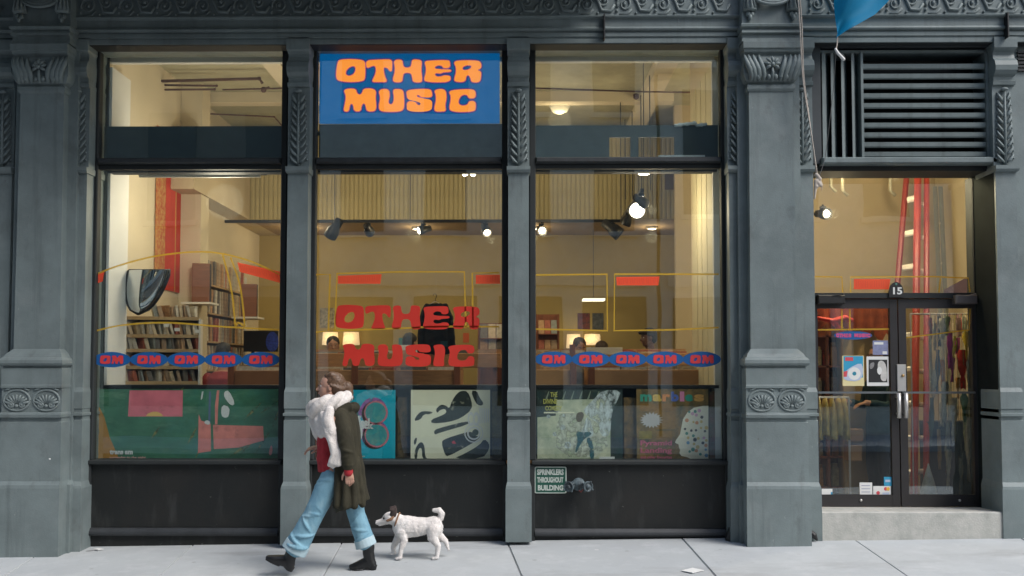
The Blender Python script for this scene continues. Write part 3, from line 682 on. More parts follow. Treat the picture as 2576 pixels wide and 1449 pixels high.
# window-display platform, dark backing boards and display shelves
for i, (x0, x1) in enumerate(W):
    structure('display_ledge', MB().box(x0 + 0.06, x1 - 0.06, 0.325, 0.80, zg(1165), zg(1158) - 0.012), PAINT_D)
    structure('display_backing', MB().box(x0 + 0.06, x1 - 0.06, 0.55, 0.575, zg(1158), Z(975, 0.55)), pm('backing_dark', (0.05, 0.05, 0.035), 0.6, var=0.6, scale=5, col2=(0.012, 0.016, 0.014)))
    structure('display_shelf', MB().box(x0 + 0.062, x1 - 0.062, 0.30, 0.60, Z(977, 0.30), Z(969, 0.30)), BLACK)
    TEALB = pm('teal_board', (0.022, 0.045, 0.045), 0.6, var=0.3, scale=3)
    ztb0, ztb1 = Z(400, 0.24), Z(316 if i != 1 else 312, 0.24)
    if i < 2: structure('transom_board', MB().box(x0 + 0.062, x1 - 0.062, 0.24, 0.26, ztb0, ztb1), TEALB)
    else:
        b = MB(); xs = [x0 + 0.062, X(1533, 0.24, 370), X(1586, 0.24, 370), X(1606, 0.24, 370), X(1696, 0.24, 370), x1 - 0.062]; zt = Z(346, 0.24)
        b.box(xs[0], xs[-1], 0.24, 0.26, zt, ztb1); b.box(xs[0], xs[1], 0.24, 0.26, ztb0, zt); b.box(xs[2], xs[3], 0.24, 0.26, ztb0, zt); b.box(xs[4], xs[5], 0.24, 0.26, ztb0, zt)
        structure('transom_board', b, TEALB)
structure('transom_ledge', MB().box(W[0][0] + 0.06, W[2][1] - 0.06, 0.30, 0.42, zg(425), zg(415)), PAINT_D)
structure('left_blind_wall', MB().box(XL - 0.02, W[0][0] + 0.06, 0.325, 0.345, FZ, ZC), PAINT_D)
tb = MB().box(X(1655, 0.23, 393), X(1772, 0.23, 393), 0.20, 0.235, Z(399, 0.2), Z(391, 0.2)).build('ledge_tray', pm('pale_tray', (0.5, 0.55, 0.55), 0.5, var=0.2), label='pale flat tray lying on the transom ledge below the crumpled paper', cat='tray')
crum = MB()
for i in range(9):
    crum.ball((X(1700 + i * 9, 0.25, 315), 0.225 - 0.004 * (i % 3), Z(318 - (i * 7) % 6, 0.25)), (0.03, 0.02, 0.018 + 0.006 * (i % 2)), 6, 4)
r_ = thing('crumpled_paper', (X(1735, 0.25, 320), 0.25, Z(321, 0.25)), 'crumpled pale paper lying along the top of the dark transom board', 'paper')
remeshed(crum, 'crumple', pm('crumple_white', (0.6, 0.66, 0.64), 0.8), r_, 0.008, 1)

# ---- pipes under the ceiling
PIPE = pm('old_brown_pipe', (0.14, 0.07, 0.05), 0.6, var=0.4, scale=9)
def pipe(px_pts, Y, r, label, mat=PIPE, Ys=None):
    pts = [at(a, b, (Ys[i] if Ys else Y)) for i, (a, b) in enumerate(px_pts)]
    m = MB(); m.tube(pts, r, 8)
    for p in pts[1:-1]: m.ball(p, r * 1.35, 8, 6)
    return m.build('ceiling_pipe', mat, label=label, cat='pipe', smooth=True)
pipe([(378, 205), (652, 198), (660, 210)], 1.9, 0.018, 'thick brown sprinkler pipe with elbow end under the ceiling')
pipe([(372, 183), (378, 226), (540, 225), (545, 216), (392, 214)], 2.0, 0.012, 'brown hairpin loop pipe beneath the thick sprinkler pipe')
pipe([(560, 226), (640, 224), (714, 222)], 2.1, 0.010, 'thin brown pipe running on from the valve')
pipe([(455, 294), (515, 286), (690, 294), (714, 322)], 2.9, 0.010, 'thin bent brown pipe on the stained pink ceiling patch')
pipe([(1345, 222), (1620, 231), (1775, 233)], 2.1, 0.010, 'thin dark pipe crossing the ceiling above the pendant lamp')
for k, (px, y0) in enumerate(((1572, 300), (1590, 280), (1612, 240), (1634, 190))):
    m = MB(); p = at(px, y0, 2.4 - 0.2 * k); m.tube([p, Vector((p.x, p.y, ZM - 0.1))], 0.006, 6)
    m.build('hanger_rod', BLACK, label='thin black rod hanging from the ceiling above the track light', cat='rod', group='hanger rods over the track light')
m = MB(); m.lathe([(0.02, 0), (0.035, 0.01), (0.035, 0.05), (0.015, 0.07)], at(1600, 237, 2.1), (0, -0.3, -1), 10)
m.build('fire_sprinkler', PIPE, label='small dark fire sprinkler on the thin pipe', cat='sprinkler', smooth=True)
m = MB(); p0 = at(663, 226, 1.95); m.ball(p0, 0.035, 10, 7); m.tube([p0, p0 + Vector((0.07, 0, 0.03))], 0.014, 7); m.build('pipe_valve', PIPE, label='dark valve body where the ceiling pipes meet', cat='valve', smooth=True)
STAIN = pm('pink_ceiling_paint', (0.62, 0.38, 0.25), 0.8, var=0.35, scale=2.5, col2=(0.60, 0.46, 0.28))
structure('stained_ceiling_panel', MB().box(-2.55, -1.95 + 0.0, 1.2, 3.6, ZC - 0.012, ZC - 0.003), STAIN)

# ---- lamps
def warm(p, r_=0.0): return (1.0, 0.74, 0.42)
def point_light(parent, loc, watts, size, colr=(1.0, 0.78, 0.49)):
    l = bpy.data.lights.new('lamp_glow', 'POINT'); l.energy = watts; l.shadow_soft_size = size; l.color = colr
    o = bpy.data.objects.new('lamp_glow', l); put(o, parent); o.location = Vector(loc) - wloc(parent); return o
LIT = pm('lit_bulb', (1.0, 0.9, 0.7), 0.4, emit=14.0, emit_col=(1.0, 0.84, 0.6))
OPAL = pm('opal_glass', (0.85, 0.82, 0.66), 0.3, emit=0.08, emit_col=(1.0, 0.85, 0.55))
# pendant globes below the ceiling
def pendant(x, y, z, watts, label, lit=True):
    t = thing('pendant_lamp', (x, y, ZC), label, 'lamp', 'globe pendant lamps')
    m = MB(); m.tube([(x, y, ZC), (x, y, z + 0.1)], 0.008, 6); m.build('rod', pm('pale_rod', (0.6, 0.55, 0.42), 0.5), t)
    m = MB(); m.lathe([(0.03, 0.12), (0.07, 0.10), (0.13, 0.03), (0.14, -0.03), (0.10, -0.10), (0.03, -0.13)][::-1], (x, y, z), n=18); m.build('globe', OPAL, t, smooth=True)
    point_light(t, (x, y, z - 0.22), watts, 0.15)
    return t
pg = at(1408, 262, 3.2); pendant(pg.x, pg.y, pg.z, 6, 'cream glass pendant lamp with a pale stem under the tin ceiling')
pendant(-2.9, 3.2, 4.0, 20, 'added cream pendant lamp on a long rod by the ribbed mezzanine, left room')  # extra globe added to light the left room
pendant(3.6, 1.9, 4.3, 24, 'added cream pendant lamp over the entrance beside the tall red ladder')  # extra globe added above view to brighten the entrance
# soffit downlights added to light the back of the shop
def downlight(px, py, Y, z, watts, label):
    p = at(px, py, Y); t = thing('downlight', (p.x, Y, z), label, 'lamp', 'added soffit downlights')
    MB().lathe([(0.085, 0), (0.085, -0.03), (0.07, -0.035)], (p.x, Y, z), n=16).build('rim', WHITE, t, smooth=True)
    MB().lathe([(0.068, 0), (0.05, -0.008)], (p.x, Y, z - 0.03), n=14).build('lens', LIT, t)
    point_light(t, (p.x, Y, z - 0.16), watts, 0.08)
    return t
for i, px in enumerate((760, 1050, 1340, 1640)):
    downlight(px, 580, 5.3, ZM - 0.001, (7, 4.2, 4.2, 4.2)[i], 'added white recessed downlight under the mezzanine, %s' % ('by the shelves', 'behind the hanging shirt', 'above the back posters', 'towards the partition')[i])
dwn = at(1620, 436, 1.25); t = thing('round_ceiling_lamp', (dwn.x, 1.25, dwn.z), 'round lit lamp disc hanging above the glowing spot lamp', 'lamp')
MB().lathe([(0.02, 0.05), (0.075, 0.02), (0.08, 0.0)][::-1], (dwn.x, 1.25, dwn.z), n=16).build('shade', WHITE, t, smooth=True)
MB().lathe([(0.07, 0.0), (0.06, -0.008)], (dwn.x, 1.25, dwn.z - 0.002), n=16).build('lens', LIT, t)
MB().tube([(dwn.x, 1.25, dwn.z + 0.05), (dwn.x, 1.25, ZC)], 0.005, 5).build('cord', BLACK, t)
# track: long leg across, short leg towards the window
YT = 2.95
tk = MB(); a = at(800, 557, YT); b = at(1563, 556, YT); zt_ = a.z
a.z = b.z = zt_
tk.box(a.x - 1.2, b.x + 0.02, YT - 0.018, YT + 0.018, zt_ - 0.018, zt_ + 0.018)
endp = Vector((b.x, 0.85, zt_)); tk.box(b.x - 0.018, b.x + 0.02, 0.85, YT - 0.018, zt_ - 0.018, zt_ + 0.018)
tt = thing('lighting_track', (b.x, YT, zt_), 'black L-shaped lighting track hung on thin rods across the shop', 'track')
tk.build('rail', BLACK, tt)
for px in (842, 1032, 1172, 1562):
    x = X(px, YT, 500); MB().tube([(x, YT, zt_), (x, YT, ZC)], 0.006, 5).build('hanger', BLACK, tt)
def spot(p, aim, lit, label, big=1.0, watts=0):
    """track head: stem, yoke, cylindrical can, lens"""
    t = thing('track_spotlight', p, label, 'spotlight', 'track spotlights'); p = Vector(p); aim = Vector(aim).normalized()
    c = p + Vector((0, 0, -0.10))
    m = MB(); m.tube([p, c], 0.012, 7); m.box(p.x - 0.03, p.x + 0.03, p.y - 0.02, p.y + 0.02, p.z - 0.045, p.z - 0.019); m.build('stem', BLACK, t)
    m = MB(); m.lathe([(0.028 * big, -0.12 * big), (0.042 * big, -0.115 * big), (0.045 * big, -0.03 * big), (0.062 * big, 0.0), (0.066 * big, 0.08 * big), (0.060 * big, 0.085 * big), (0.055 * big, 0.07 * big)], c, aim, 16); m.build('can', BLACK, t, smooth=True)
    m = MB(); m.lathe([(0.05 * big, 0.0), (0.052 * big, 0.012), (0.02 * big, 0.02)], c + aim * (0.055 if big < 1.45 else 0.078) * big, aim, 14); m.build('lens', (LIT if big < 1.45 else pm('glaring_bulb', (1, 0.95, 0.85), 0.4, emit=45.0, emit_col=(1.0, 0.9, 0.74))) if lit else pm('dark_lens', (0.1, 0.08, 0.06), 0.2), t)
    if watts: point_light(t, c + aim * (0.22 * big), watts, 0.05)
    return t
def on_track(px): return Vector((X(px, YT, 560), YT, zt_ - 0.01))
spot(on_track(840), (-0.55, 0.35, -0.75), False, 'big black track spotlight tilted down towards the left shelves', 1.35)
spot(on_track(927), (0.1, 0.9, -0.3), False, 'black track spotlight turned away to the back wall', 1.0)
spot(on_track(1065), (-0.8, -0.45, -0.25), True, 'slim black track spotlight lying sideways with a lit end', 0.9, 10)
spot(on_track(1222), (0.25, -0.6, -0.6), True, 'small black track spotlight beside the window post, lamp showing', 0.95, 10)
spot(on_track(1362), (0.1, -0.8, -0.3), True, 'round black track spotlight facing out with its bulb lit', 0.95, 10)
spot(on_track(1542), (0.75, -0.1, -0.6), False, 'dark ribbed track spotlight under the corner of the track', 1.35)
pk = Vector((b.x, 1.45, zt_ - 0.01)); spot(pk, (0.03, -1.0, -0.22), True, 'glaring track spotlight pointing straight out at the street', 1.5, 8)
spot(Vector((b.x, 0.95, zt_ + 0.0)), (0.6, 0.5, -0.3), True, 'small track spotlight at the window end of the track', 0.9, 8)
spot(Vector((b.x, 2.2, zt_ + 0.0)), (-0.3, 0.3, -0.8), False, 'small dark track spotlight on the short leg of the track', 0.9)
spot(at(2070, 515, 1.2), (0.25, -0.9, -0.15), True, 'lit spotlight inside the doorway next to the rope knot', 1.0, 4)
tw = at(1180, 437, 3.6); t = thing('twin_lamp', tw, 'pair of tiny lit bulbs against the ribbed mezzanine', 'lamp')
for k in (-1, 1): MB().ball((tw.x + k * 0.055, tw.y, tw.z), 0.038, 10, 7).build('bulb', LIT, t, smooth=True)
MB().box(tw.x - 0.1, tw.x + 0.1, tw.y - 0.015, tw.y + 0.015, tw.z + 0.04, tw.z + 0.06).build('bracket', BLACK, t); MB().tube([(tw.x, tw.y, tw.z + 0.06), (tw.x, tw.y, ZC)], 0.006, 5).build('rod', BLACK, t)
# lit lampshades along the back wall
SHADE = pm('lit_paper_shade', (0.9, 0.7, 0.42), 0.7, emit=0.5, emit_col=(1.0, 0.66, 0.34))
def wall_lamp(px0, px1, py0, py1, label):
    Y = YBK - 0.12; py1 -= 4; a = at(px0, py1, Y); b = at(px1, py0, Y); t = thing('wall_lamp', ((a.x + b.x) / 2, YBK, a.z), label, 'lamp', 'paper wall lamps')
    m = MB(); cx = (a.x + b.x) / 2; m.lathe([((b.x - a.x) * 0.5, 0), ((b.x - a.x) * 0.44, b.z - a.z)], (cx, Y, a.z), n=18); m.build('shade', SHADE, t, smooth=True)
    m = MB(); m.box(cx - 0.02, cx + 0.02, Y, YBK - 0.002, a.z - 0.06, a.z - 0.03); m.build('bracket', BLACK, t)
    point_light(t, (cx, Y - 0.35, a.z + 0.1), 1.6, 0.1)
wall_lamp(810, 852, 836, 872, 'glowing paper wall lamp beside the dark-haired browser'); wall_lamp(862, 905, 836, 872, 'glowing paper wall lamp to the right of the dark-haired browser')
wall_lamp(1424, 1462, 841, 880, 'glowing paper wall lamp behind the bowed browsing head'); wall_lamp(1468, 1512, 841, 872, 'glowing paper wall lamp below the two small back-wall posters')
fl = MB(); pf = at(1493, 757, 5.6); flt = thing('fluorescent_fixture', (pf.x, 5.6, pf.z), 'pale rectangular lit fixture hanging near the back wall', 'lamp')
MB().box(pf.x - 0.17, pf.x + 0.17, 5.45, 5.75, pf.z, pf.z + 0.03).build('diffuser', pm('lit_diffuser', (0.9, 0.88, 0.75), 0.5, emit=1.2, emit_col=(1, 0.93, 0.72)), flt)
MB().tube([(pf.x, 5.6, pf.z + 0.03), (pf.x, 5.6, ZM)], 0.005, 5).build('rod', BLACK, flt)

# ---- left window furniture
RED = pm('red_banner', (0.62, 0.045, 0.018), 0.7, var=0.25, scale=5, stretch=(1, 1, 0.4))
def wall_y(px): # depth at which the left wall shows at that pixel column
    d = ray(px, 600); return CAM.y + d.y * ((XL + 0.012) / d.x)
y0, y1 = wall_y(390), wall_y(456)
zt_b = CAM.z + (930 - 438) / F * (y0 - CAM.y); zb_b = CAM.z + (930 - 722) / F * (y0 - CAM.y)
t = thing('banner', (XL, (y0 + y1) / 2, zb_b), 'tall red hanging banner with a gold-speckled edge on the left wall', 'banner')
MB().box(XL + 0.010, XL + 0.018, y0 + 0.3, y1, zb_b, zt_b + 0.6).build('cloth', RED, t)
MB().box(XL + 0.010, XL + 0.017, y0, y0 + 0.3, zb_b, zt_b + 0.6).build('speckled_edge', pm('gold_speckle', (0.55, 0.34, 0.10), 0.7, scale=26, col2=(0.42, 0.06, 0.02)), t)
MB().box(XL + 0.018, XL + 0.020, y0 + 0.62, y0 + 0.645, zb_b, zt_b + 0.6).build('gold_stripe', pm('gold_line', (0.6, 0.30, 0.08), 0.6), t)
# dark angled lamp bar at the window head
p0 = at(357, 445, 0.62); p1 = at(660, 445, 0.62)
t = thing('window_lamp_bar', ((p0.x + p1.x) / 2, 0.62, p0.z), 'long black lamp bar with pale lower lip at the head of the left window', 'lamp')
MB().extrude_x([(0.55, p0.z + 0.01), (0.80, p0.z + 0.05), (0.80, p0.z + 0.14), (0.55, p0.z + 0.12)][::-1], p0.x - 0.02, p1.x).build('housing', pm('lamp_matte_black', (0.008, 0.008, 0.008), 0.95, spec=0.05), t)
MB().bbox(p0.x, p1.x, 0.535, 0.56, p0.z - 0.022, p0.z + 0.008).build('lip', pm('pale_lip', (0.55, 0.53, 0.47), 0.5), t)
MB().box(p0.x + 0.05, p1.x - 0.05, 0.81, 0.84, p0.z + 0.07, p0.z + 0.10).build('tube', LIT, t); point_light(t, (-3.2, 1.0, p0.z - 0.20), 34, 0.2, (1.0, 0.86, 0.66))
# convex mirror
mc = at(376, 681, 0.78); t = thing('convex_mirror', (mc.x, 0.78, mc.z), 'quarter-dome convex security mirror with a black rim beside the white pier', 'mirror')
s = 2 * at(428, 681, 0.78).x - 2 * mc.x
rr = s / 2; dome = MB(); vs = []; n_, m_ = 16, 10; hgt = (at(376, 681, 0.78).z - at(376, 790, 0.78).z)
for i in range(m_ + 1):
    v = i / m_
    for k in range(n_ + 1):
        u = -1 + 2 * k / n_; w_ = math.sqrt(max(0, 1 - v ** 1.9))
        vs.append((mc.x + u * rr * w_ - 0.11 * v, 0.78 - 0.10 * math.sqrt(max(0, (1 - u * u) * (1 - v * v))) * 1.0, mc.z - v * hgt))
dome.add(vs, [(i * (n_ + 1) + k, (i + 1) * (n_ + 1) + k, (i + 1) * (n_ + 1) + k + 1, i * (n_ + 1) + k + 1) for i in range(m_) for k in range(n_)])
dome.build('dome', pm('mirror_chrome', (0.66, 0.68, 0.68), 0.05, metal=1.0), t, smooth=True)
rim = MB(); rim.tube([vs[i * (n_ + 1)] for i in range(m_ + 1)] + [vs[(m_ - i) * (n_ + 1) + n_] for i in range(m_ + 1)] + [vs[0]], 0.017, 7); rim.build('rim', BLACK, t, smooth=True)
MB().tube([(mc.x, 0.80, mc.z - 0.05), (XL + 0.02, 0.86, mc.z - 0.05)], 0.012, 6).build('bracket', BLACK, t)
# speakers on white shelves
SPK = pm('walnut_speaker', (0.24, 0.085, 0.035), 0.5, var=0.3, scale=3, stretch=(2, 2, 14))
def speaker(px0, px1, py0, py1, Y, lab):
    a = at(px0, py1, Y); b = at(px1, py0, Y); t = thing('speaker', ((a.x + b.x) / 2, Y, a.z), lab, 'speaker', 'walnut speakers on white shelves')
    rot = Matrix.Translation((a.x, Y, 0)) @ Matrix.Rotation(R(16), 4, 'Z') @ Matrix.Translation((-a.x, -Y, 0))
    MB().bbox(a.x, b.x, Y, Y + 0.26, a.z, b.z).move(rot).build('cabinet', SPK, t)
    MB().box(b.x, b.x + 0.012, Y + 0.01, Y + 0.25, a.z + 0.005, b.z - 0.005).move(rot).build('grille', BLACK, t)
    s = MB().box(a.x - 0.12, b.x + 0.03, Y - 0.03, Y + 0.3, a.z - 0.025, a.z - 0.001)
    o = s.build('wall_shelf', WHITE, label='narrow white shelf board carrying the %s speaker' % ('higher' if py0 < 690 else 'lower'), cat='shelf')
    MB().tube([(a.x - 0.1, Y + 0.28, a.z - 0.03), (a.x - 0.1, Y + 0.28, a.z - 0.2)], 0.012, 6).build('bracket', WHITE, o)
speaker(482, 526, 662, 760, 2.35, 'walnut speaker cabinet next to the red banner'); speaker(607, 645, 714, 797, 3.4, 'walnut speaker cabinet at the far end of the record shelves')
# CD rack facing the street
CDC = [((0.46, 0.31, 0.19), 'brown'), ((0.70, 0.55, 0.36), 'buff'), ((0.52, 0.15, 0.09), 'red'), ((0.20, 0.17, 0.14), 'black'), ((0.80, 0.72, 0.58), 'cream'), ((0.36, 0.38, 0.35), 'blue-grey'), ((0.62, 0.36, 0.18), 'orange'), ((0.58, 0.52, 0.42), 'grey')]
CDM = [pm('sleeve_%s' % n_, c_, 0.5, var=0.42, scale=22) for c_, n_ in CDC]
cd_me = MB().box(-0.008, 0.008, -0.066, 0.066, 0, 0.138).mesh('sleeve')
cd_mes = []
for m_ in CDM:
    q = cd_me.copy(); q.materials.append(m_); cd_mes.append(q)
YR = 1.02; rx0, rx1 = X(315, YR, 880), X(490, YR, 880)
rot_r = Matrix.Translation((rx0, YR, 0)) @ Matrix.Rotation(R(14), 4, 'Z') @ Matrix.Translation((-rx0, -YR, 0))
rk = thing('disc_rack', (rx0 + 0.4, YR, FZ), 'low pale wooden disc rack full of tilted sleeves under the convex mirror', 'rack')
MB().box(rx0 - 0.02, rx0, YR, YR + 0.3, FZ, Z(812, YR)).move(rot_r).build('side_panel', WHITE, rk); MB().box(rx1, rx1 + 0.02, YR, YR + 0.3, FZ, Z(800, YR)).move(rot_r).build('side_panel', WHITE, rk)
MB().box(rx0, rx1, YR + 0.28, YR + 0.3, FZ, Z(800, YR)).move(rot_r).build('back_panel', pm('rack_back', (0.30, 0.21, 0.13), 0.7), rk)
shelf_py = [800, 845, 882, 925, 964]
names = ['top', 'second', 'third', 'fourth', 'bottom']
for si, py in enumerate(shelf_py):
    z = Z(py, YR); MB().box(rx0, rx1, YR - 0.01, YR + 0.28, z - 0.016, z).move(rot_r).build('shelf', pm('shelf_birch', (0.50, 0.34, 0.17), 0.6, var=0.2), rk)
    MB().box(rx0, rx1, YR - 0.016, YR - 0.01, z - 0.016, z + 0.02).move(rot_r).build('shelf_lip', pm('shelf_birch', (0.5, 0.34, 0.17)), rk)
    x = rx0 + 0.03 + 0.01 * si
    if si == 0: x = rx0 + 0.30
    while x < rx1 - 0.03:
        c_ = random.randrange(len(cd_mes)); o = bpy.data.objects.new('disc_sleeve', cd_mes[c_]); put(o)
        th = random.uniform(0.9, 3.0)
        o.location = rot_r @ Vector((x, YR + 0.075, z + 0.001)); o.rotation_euler = (0, R(random.uniform(-20, 2)), R(14 + random.uniform(12, 48))); o.scale = (th, 1, random.uniform(0.95, 1.14))
        tag(o, 'tilted %s sleeve on the %s shelf of the low pale disc rack' % (CDC[c_][1], names[si]), 'disc sleeve', 'sleeves in the low disc rack')
        x += 0.018 + 0.012 * th + random.uniform(0, 0.012)
for i, (px, py) in enumerate(((412, 818), (438, 828), (487, 832))):
    p = rot_r @ at(px, py, YR - 0.02); m = MB(); m.box(-0.028, 0.028, -0.003, 0, -0.018, 0.018); o = m.build('price_card', WHITE, base=True); o.location = (p.x, YR - 0.03 + (p.x - rx0) * 0.25, p.z); o.rotation_euler = (0, R(5 * i - 5), R(14))
    tag(o, 'small white price card on the second shelf edge of the disc rack', 'card', 'price cards on the disc rack')
# LP shelving on the left wall
xs_ = XL + 0.27; ub = thing('record_shelving', (XL + 0.1, 3.75, FZ), 'tall record shelving of slanting rows on the left wall behind the speakers', 'shelving')
yA, yB = 2.87, 4.55
lp_mes = []
for m_ in CDM:
    q = MB().box(-0.15, 0.15, -0.012, 0.012, 0, 0.31).mesh('record'); q.materials.append(m_); lp_mes.append(q)
MB().box(XL + 0.004, XL + 0.02, yA, yB, FZ, 3.15).build('back_panel', pm('rack_back', (0.24, 0.16, 0.09)), ub)
MB().box(XL + 0.02, xs_, yB, yB + 0.03, FZ, 3.0).build('side_panel', WHITE, ub)
zz = 1.30; ri = 0
while zz < 3.0:
    MB().box(XL + 0.02, xs_ + 0.01, yA, yB, zz - 0.022, zz).build('shelf', pm('shelf_birch', (0.5, 0.34, 0.17)), ub)
    y = yA + 0.05
    while y < yB - 0.05:
        c_ = random.randrange(len(lp_mes)); o = bpy.data.objects.new('record', lp_mes[c_]); put(o); th = random.uniform(0.8, 3.2)
        o.location = (xs_ - 0.16 + random.uniform(-0.01, 0.02), y, zz + 0.001); o.scale = (1, th, 1); o.rotation_euler = (R(random.uniform(-9, 9)), 0, 0)
        tag(o, '%s record on the %s row of the tall left wall shelving' % (CDC[c_][1], ('lowest', 'second', 'third', 'fourth', 'fifth')[min(ri, 4)]), 'record', 'records in the tall wall shelving')
        y += 0.03 + 0.022 * th + random.uniform(0, 0.02)
    zz += 0.365; ri += 1
# dark monitor and blue sleeve at the right edge of that window
a = at(612, 885, 4.2); b = at(700, 832, 4.2)
t = thing('dark_display_board', ((a.x + b.x) / 2, 4.2, a.z), 'dark board with a blue swirl standing behind the left record bin', 'board')
MB().bbox(a.x, b.x, 4.2, 4.24, a.z, b.z).build('panel', BLACK, t)
MB().flat([ellipse(at(685, 860, 4.2).x, at(685, 860, 4.2).z, 0.09, 0.14)], 4.197).build('blue_swirl', pm('swirl_blue', (0.03, 0.07, 0.5), 0.5, var=0.6, scale=30), t)
MB().box(a.x + 0.1, a.x + 0.14, 4.24, 4.28, FZ, b.z - 0.1).build('leg', BLACK, t)

# ---- record bins behind windows 1, 2 and 3
SLEEVES = CDM
def record_bin(px0, px1, Y, pt, pb, label, grp, posts=(), lipmat=WHITE, panel=WOOD):
    a = at(px0, pb, Y); b = at(px1, pt, Y); t = thing('record_bin', ((a.x + b.x) / 2, Y + 0.3, FZ), label, 'record bin', grp)
    MB().bbox(a.x, b.x, Y, Y + 0.025, a.z, b.z).build('front_panel', panel, t)
    MB().box(a.x, b.x, Y + 0.55, Y + 0.575, a.z, b.z + 0.06).build('back_panel', panel, t)
    MB().box(a.x, a.x + 0.02, Y + 0.026, Y + 0.549, a.z, b.z).build('end_panel', panel, t); MB().box(b.x - 0.02, b.x, Y + 0.026, Y + 0.549, a.z, b.z).build('end_panel', panel, t)
    MB().box(a.x + 0.021, b.x - 0.021, Y + 0.026, Y + 0.549, a.z, a.z + 0.02).build('bottom_panel', panel, t)
    for x in (a.x + 0.05, b.x - 0.1): MB().box(x, x + 0.05, Y + 0.08, Y + 0.5, FZ, a.z - 0.001).build('leg', WOODD, t)
    for px in posts:
        x = X(px, Y, (pt + pb) / 2); MB().bbox(x - 0.035, x + 0.035, Y - 0.03, Y - 0.001, a.z - 0.01, b.z + 0.10).build('post', WOODD, t)
    # sleeves standing in the bin, tops showing
    n_ = int((b.x - a.x) / 0.32)
    for i in range(n_):
        cx = a.x + 0.06 + (i + 0.5) * (b.x - a.x - 0.12) / n_
        for k in range(4):
            c_ = random.randrange(8); hh = b.z + random.uniform(0.012, 0.05); y = Y + 0.09 + k * 0.12
            o = MB().box(-0.14, 0.14, -0.01, 0.01, 0, hh - a.z - 0.022).build('record', SLEEVES[c_], base=True); o.location = (cx + random.uniform(-0.01, 0.01), y, a.z + 0.021); o.rotation_euler = (R(random.uniform(-8, -2)), 0, R(random.uniform(-3, 3)))
            tag(o, '%s record standing in the %s' % (CDC[c_][1], grp), 'record', 'records in the ' + grp)
    return t
record_bin(575, 735, 1.35, 932, 985, 'brown record bin behind the left display window', 'bin behind the left display window', (582,), panel=pm('bin_brown', (0.30, 0.13, 0.055), 0.5, var=0.3, scale=3))
record_bin(770, 1158, 1.25, 931, 985, 'orange-brown record bin behind the large red lettering', 'bin behind the red lettering', (893, 1150))
record_bin(770, 1260, 2.2, 889, 925, 'second record bin with a pale rim behind the large red lettering', 'rear bin behind the red lettering', (1092,))
record_bin(1335, 1450, 1.25, 930, 985, 'narrow pine record bin behind the start of the blue ovals', 'narrow bin behind the blue ovals', (1442,), panel=pm('bin_pine', (0.56, 0.31, 0.14), 0.5, var=0.25, scale=3))
record_bin(1478, 1790, 1.25, 930, 985, 'long pine record bin behind the blue ovals beside the pale partition', 'long bin behind the blue ovals', (1488, 1770), panel=pm('bin_pine', (0.56, 0.31, 0.14)))
record_bin(1335, 1745, 2.2, 888, 922, 'rear pine record bin with pale rim behind the blue ovals', 'rear bin behind the blue ovals', (1440,), panel=pm('bin_pine', (0.56, 0.31, 0.14)))
a = at(1475, 888, 2.05); b = at(1566, 874, 2.05); o = MB().bbox(a.x, b.x, 2.05, 2.06, a.z - 0.02, b.z, 0.002).build('bin_card', WHITE, label='wide white card propped on the rear pine bin', cat='card')
a = at(1005, 886, 2.4); b = at(1062, 868, 2.4); MB().bbox(a.x, b.x, 2.4, 2.41, a.z - 0.03, b.z, 0.002).build('bin_card', WHITE, label='white card standing between the red letters and the hanging shirt', cat='card')
# red magazine racks by the back
def magazine_rack(px0, px1, py0, py1, Y, label):
    a = at(px0, py1, Y); b = at(px1, py0, Y); t = thing('magazine_rack', ((a.x + b.x) / 2, Y, FZ), label, 'rack', 'magazine racks')
    MB().box(a.x, b.x, Y + 0.1, Y + 0.13, FZ, b.z).build('back_panel', WOODD, t)
    for x in (a.x - 0.03, b.x): MB().extrude_x([(Y, FZ), (Y + 0.13, FZ), (Y + 0.13, b.z), (Y + 0.06, b.z)], x, x + 0.03).build('side_panel', WOODD, t)
    rows = max(2, int((b.z - a.z) / 0.22))
    for r in range(rows):
        z = a.z + r * (b.z - a.z) / rows; MB().box(a.x, b.x, Y - 0.02, Y + 0.1, z - 0.012, z).build('shelf', WOODD, t)
        for k in range(3):
            c_ = random.randrange(8); w_ = (b.x - a.x) / 3
            o = MB().box(-w_ * 0.45, w_ * 0.45, -0.004, 0.004, 0, 0.19).build('magazine', CDM[c_], base=True); o.location = (a.x + w_ * (k + 0.5), Y + 0.02, z + 0.002); o.rotation_euler = (R(-14), 0, R(random.uniform(-4, 4)))
            tag(o, '%s magazine displayed in the %s' % (CDC[c_][1], label), 'magazine', 'magazines in the racks')
magazine_rack(1354, 1402, 790, 890, 3.6, 'red-brown magazine rack seen past the window post')
magazine_rack(1207, 1268, 812, 890, 3.2, 'red-brown magazine rack behind the end of the red lettering')
# posters on the back wall
def wall_poster(px0, px1, py0, py1, Y, matx, label, rx=0.0):
    a = at(px0, py1, Y); b = at(px1, py0, Y)
    return MB().bbox(a.x, b.x, Y - 0.008, Y - 0.001, a.z, b.z, 0.001).build('wall_poster', matx, label=label, cat='poster')
wall_poster(1453, 1484, 788, 830, YBK - 0.002, pm('poster_dark_red', (0.20, 0.035, 0.03), 0.6, scale=14, col2=(0.02, 0.02, 0.03)), 'small black poster with a red top on the back wall')
wall_poster(1490, 1518, 788, 830, YBK - 0.002, pm('poster_dark_blue', (0.10, 0.11, 0.12), 0.6, scale=16, col2=(0.015, 0.016, 0.02)), 'small black poster with grey specks on the back wall')
wall_poster(805, 843, 775, 825, YBK - 0.002, pm('poster_grey_mix', (0.42, 0.38, 0.28), 0.6, scale=22, col2=(0.05, 0.045, 0.04)), 'speckled grey picture on the back wall beside the red O')
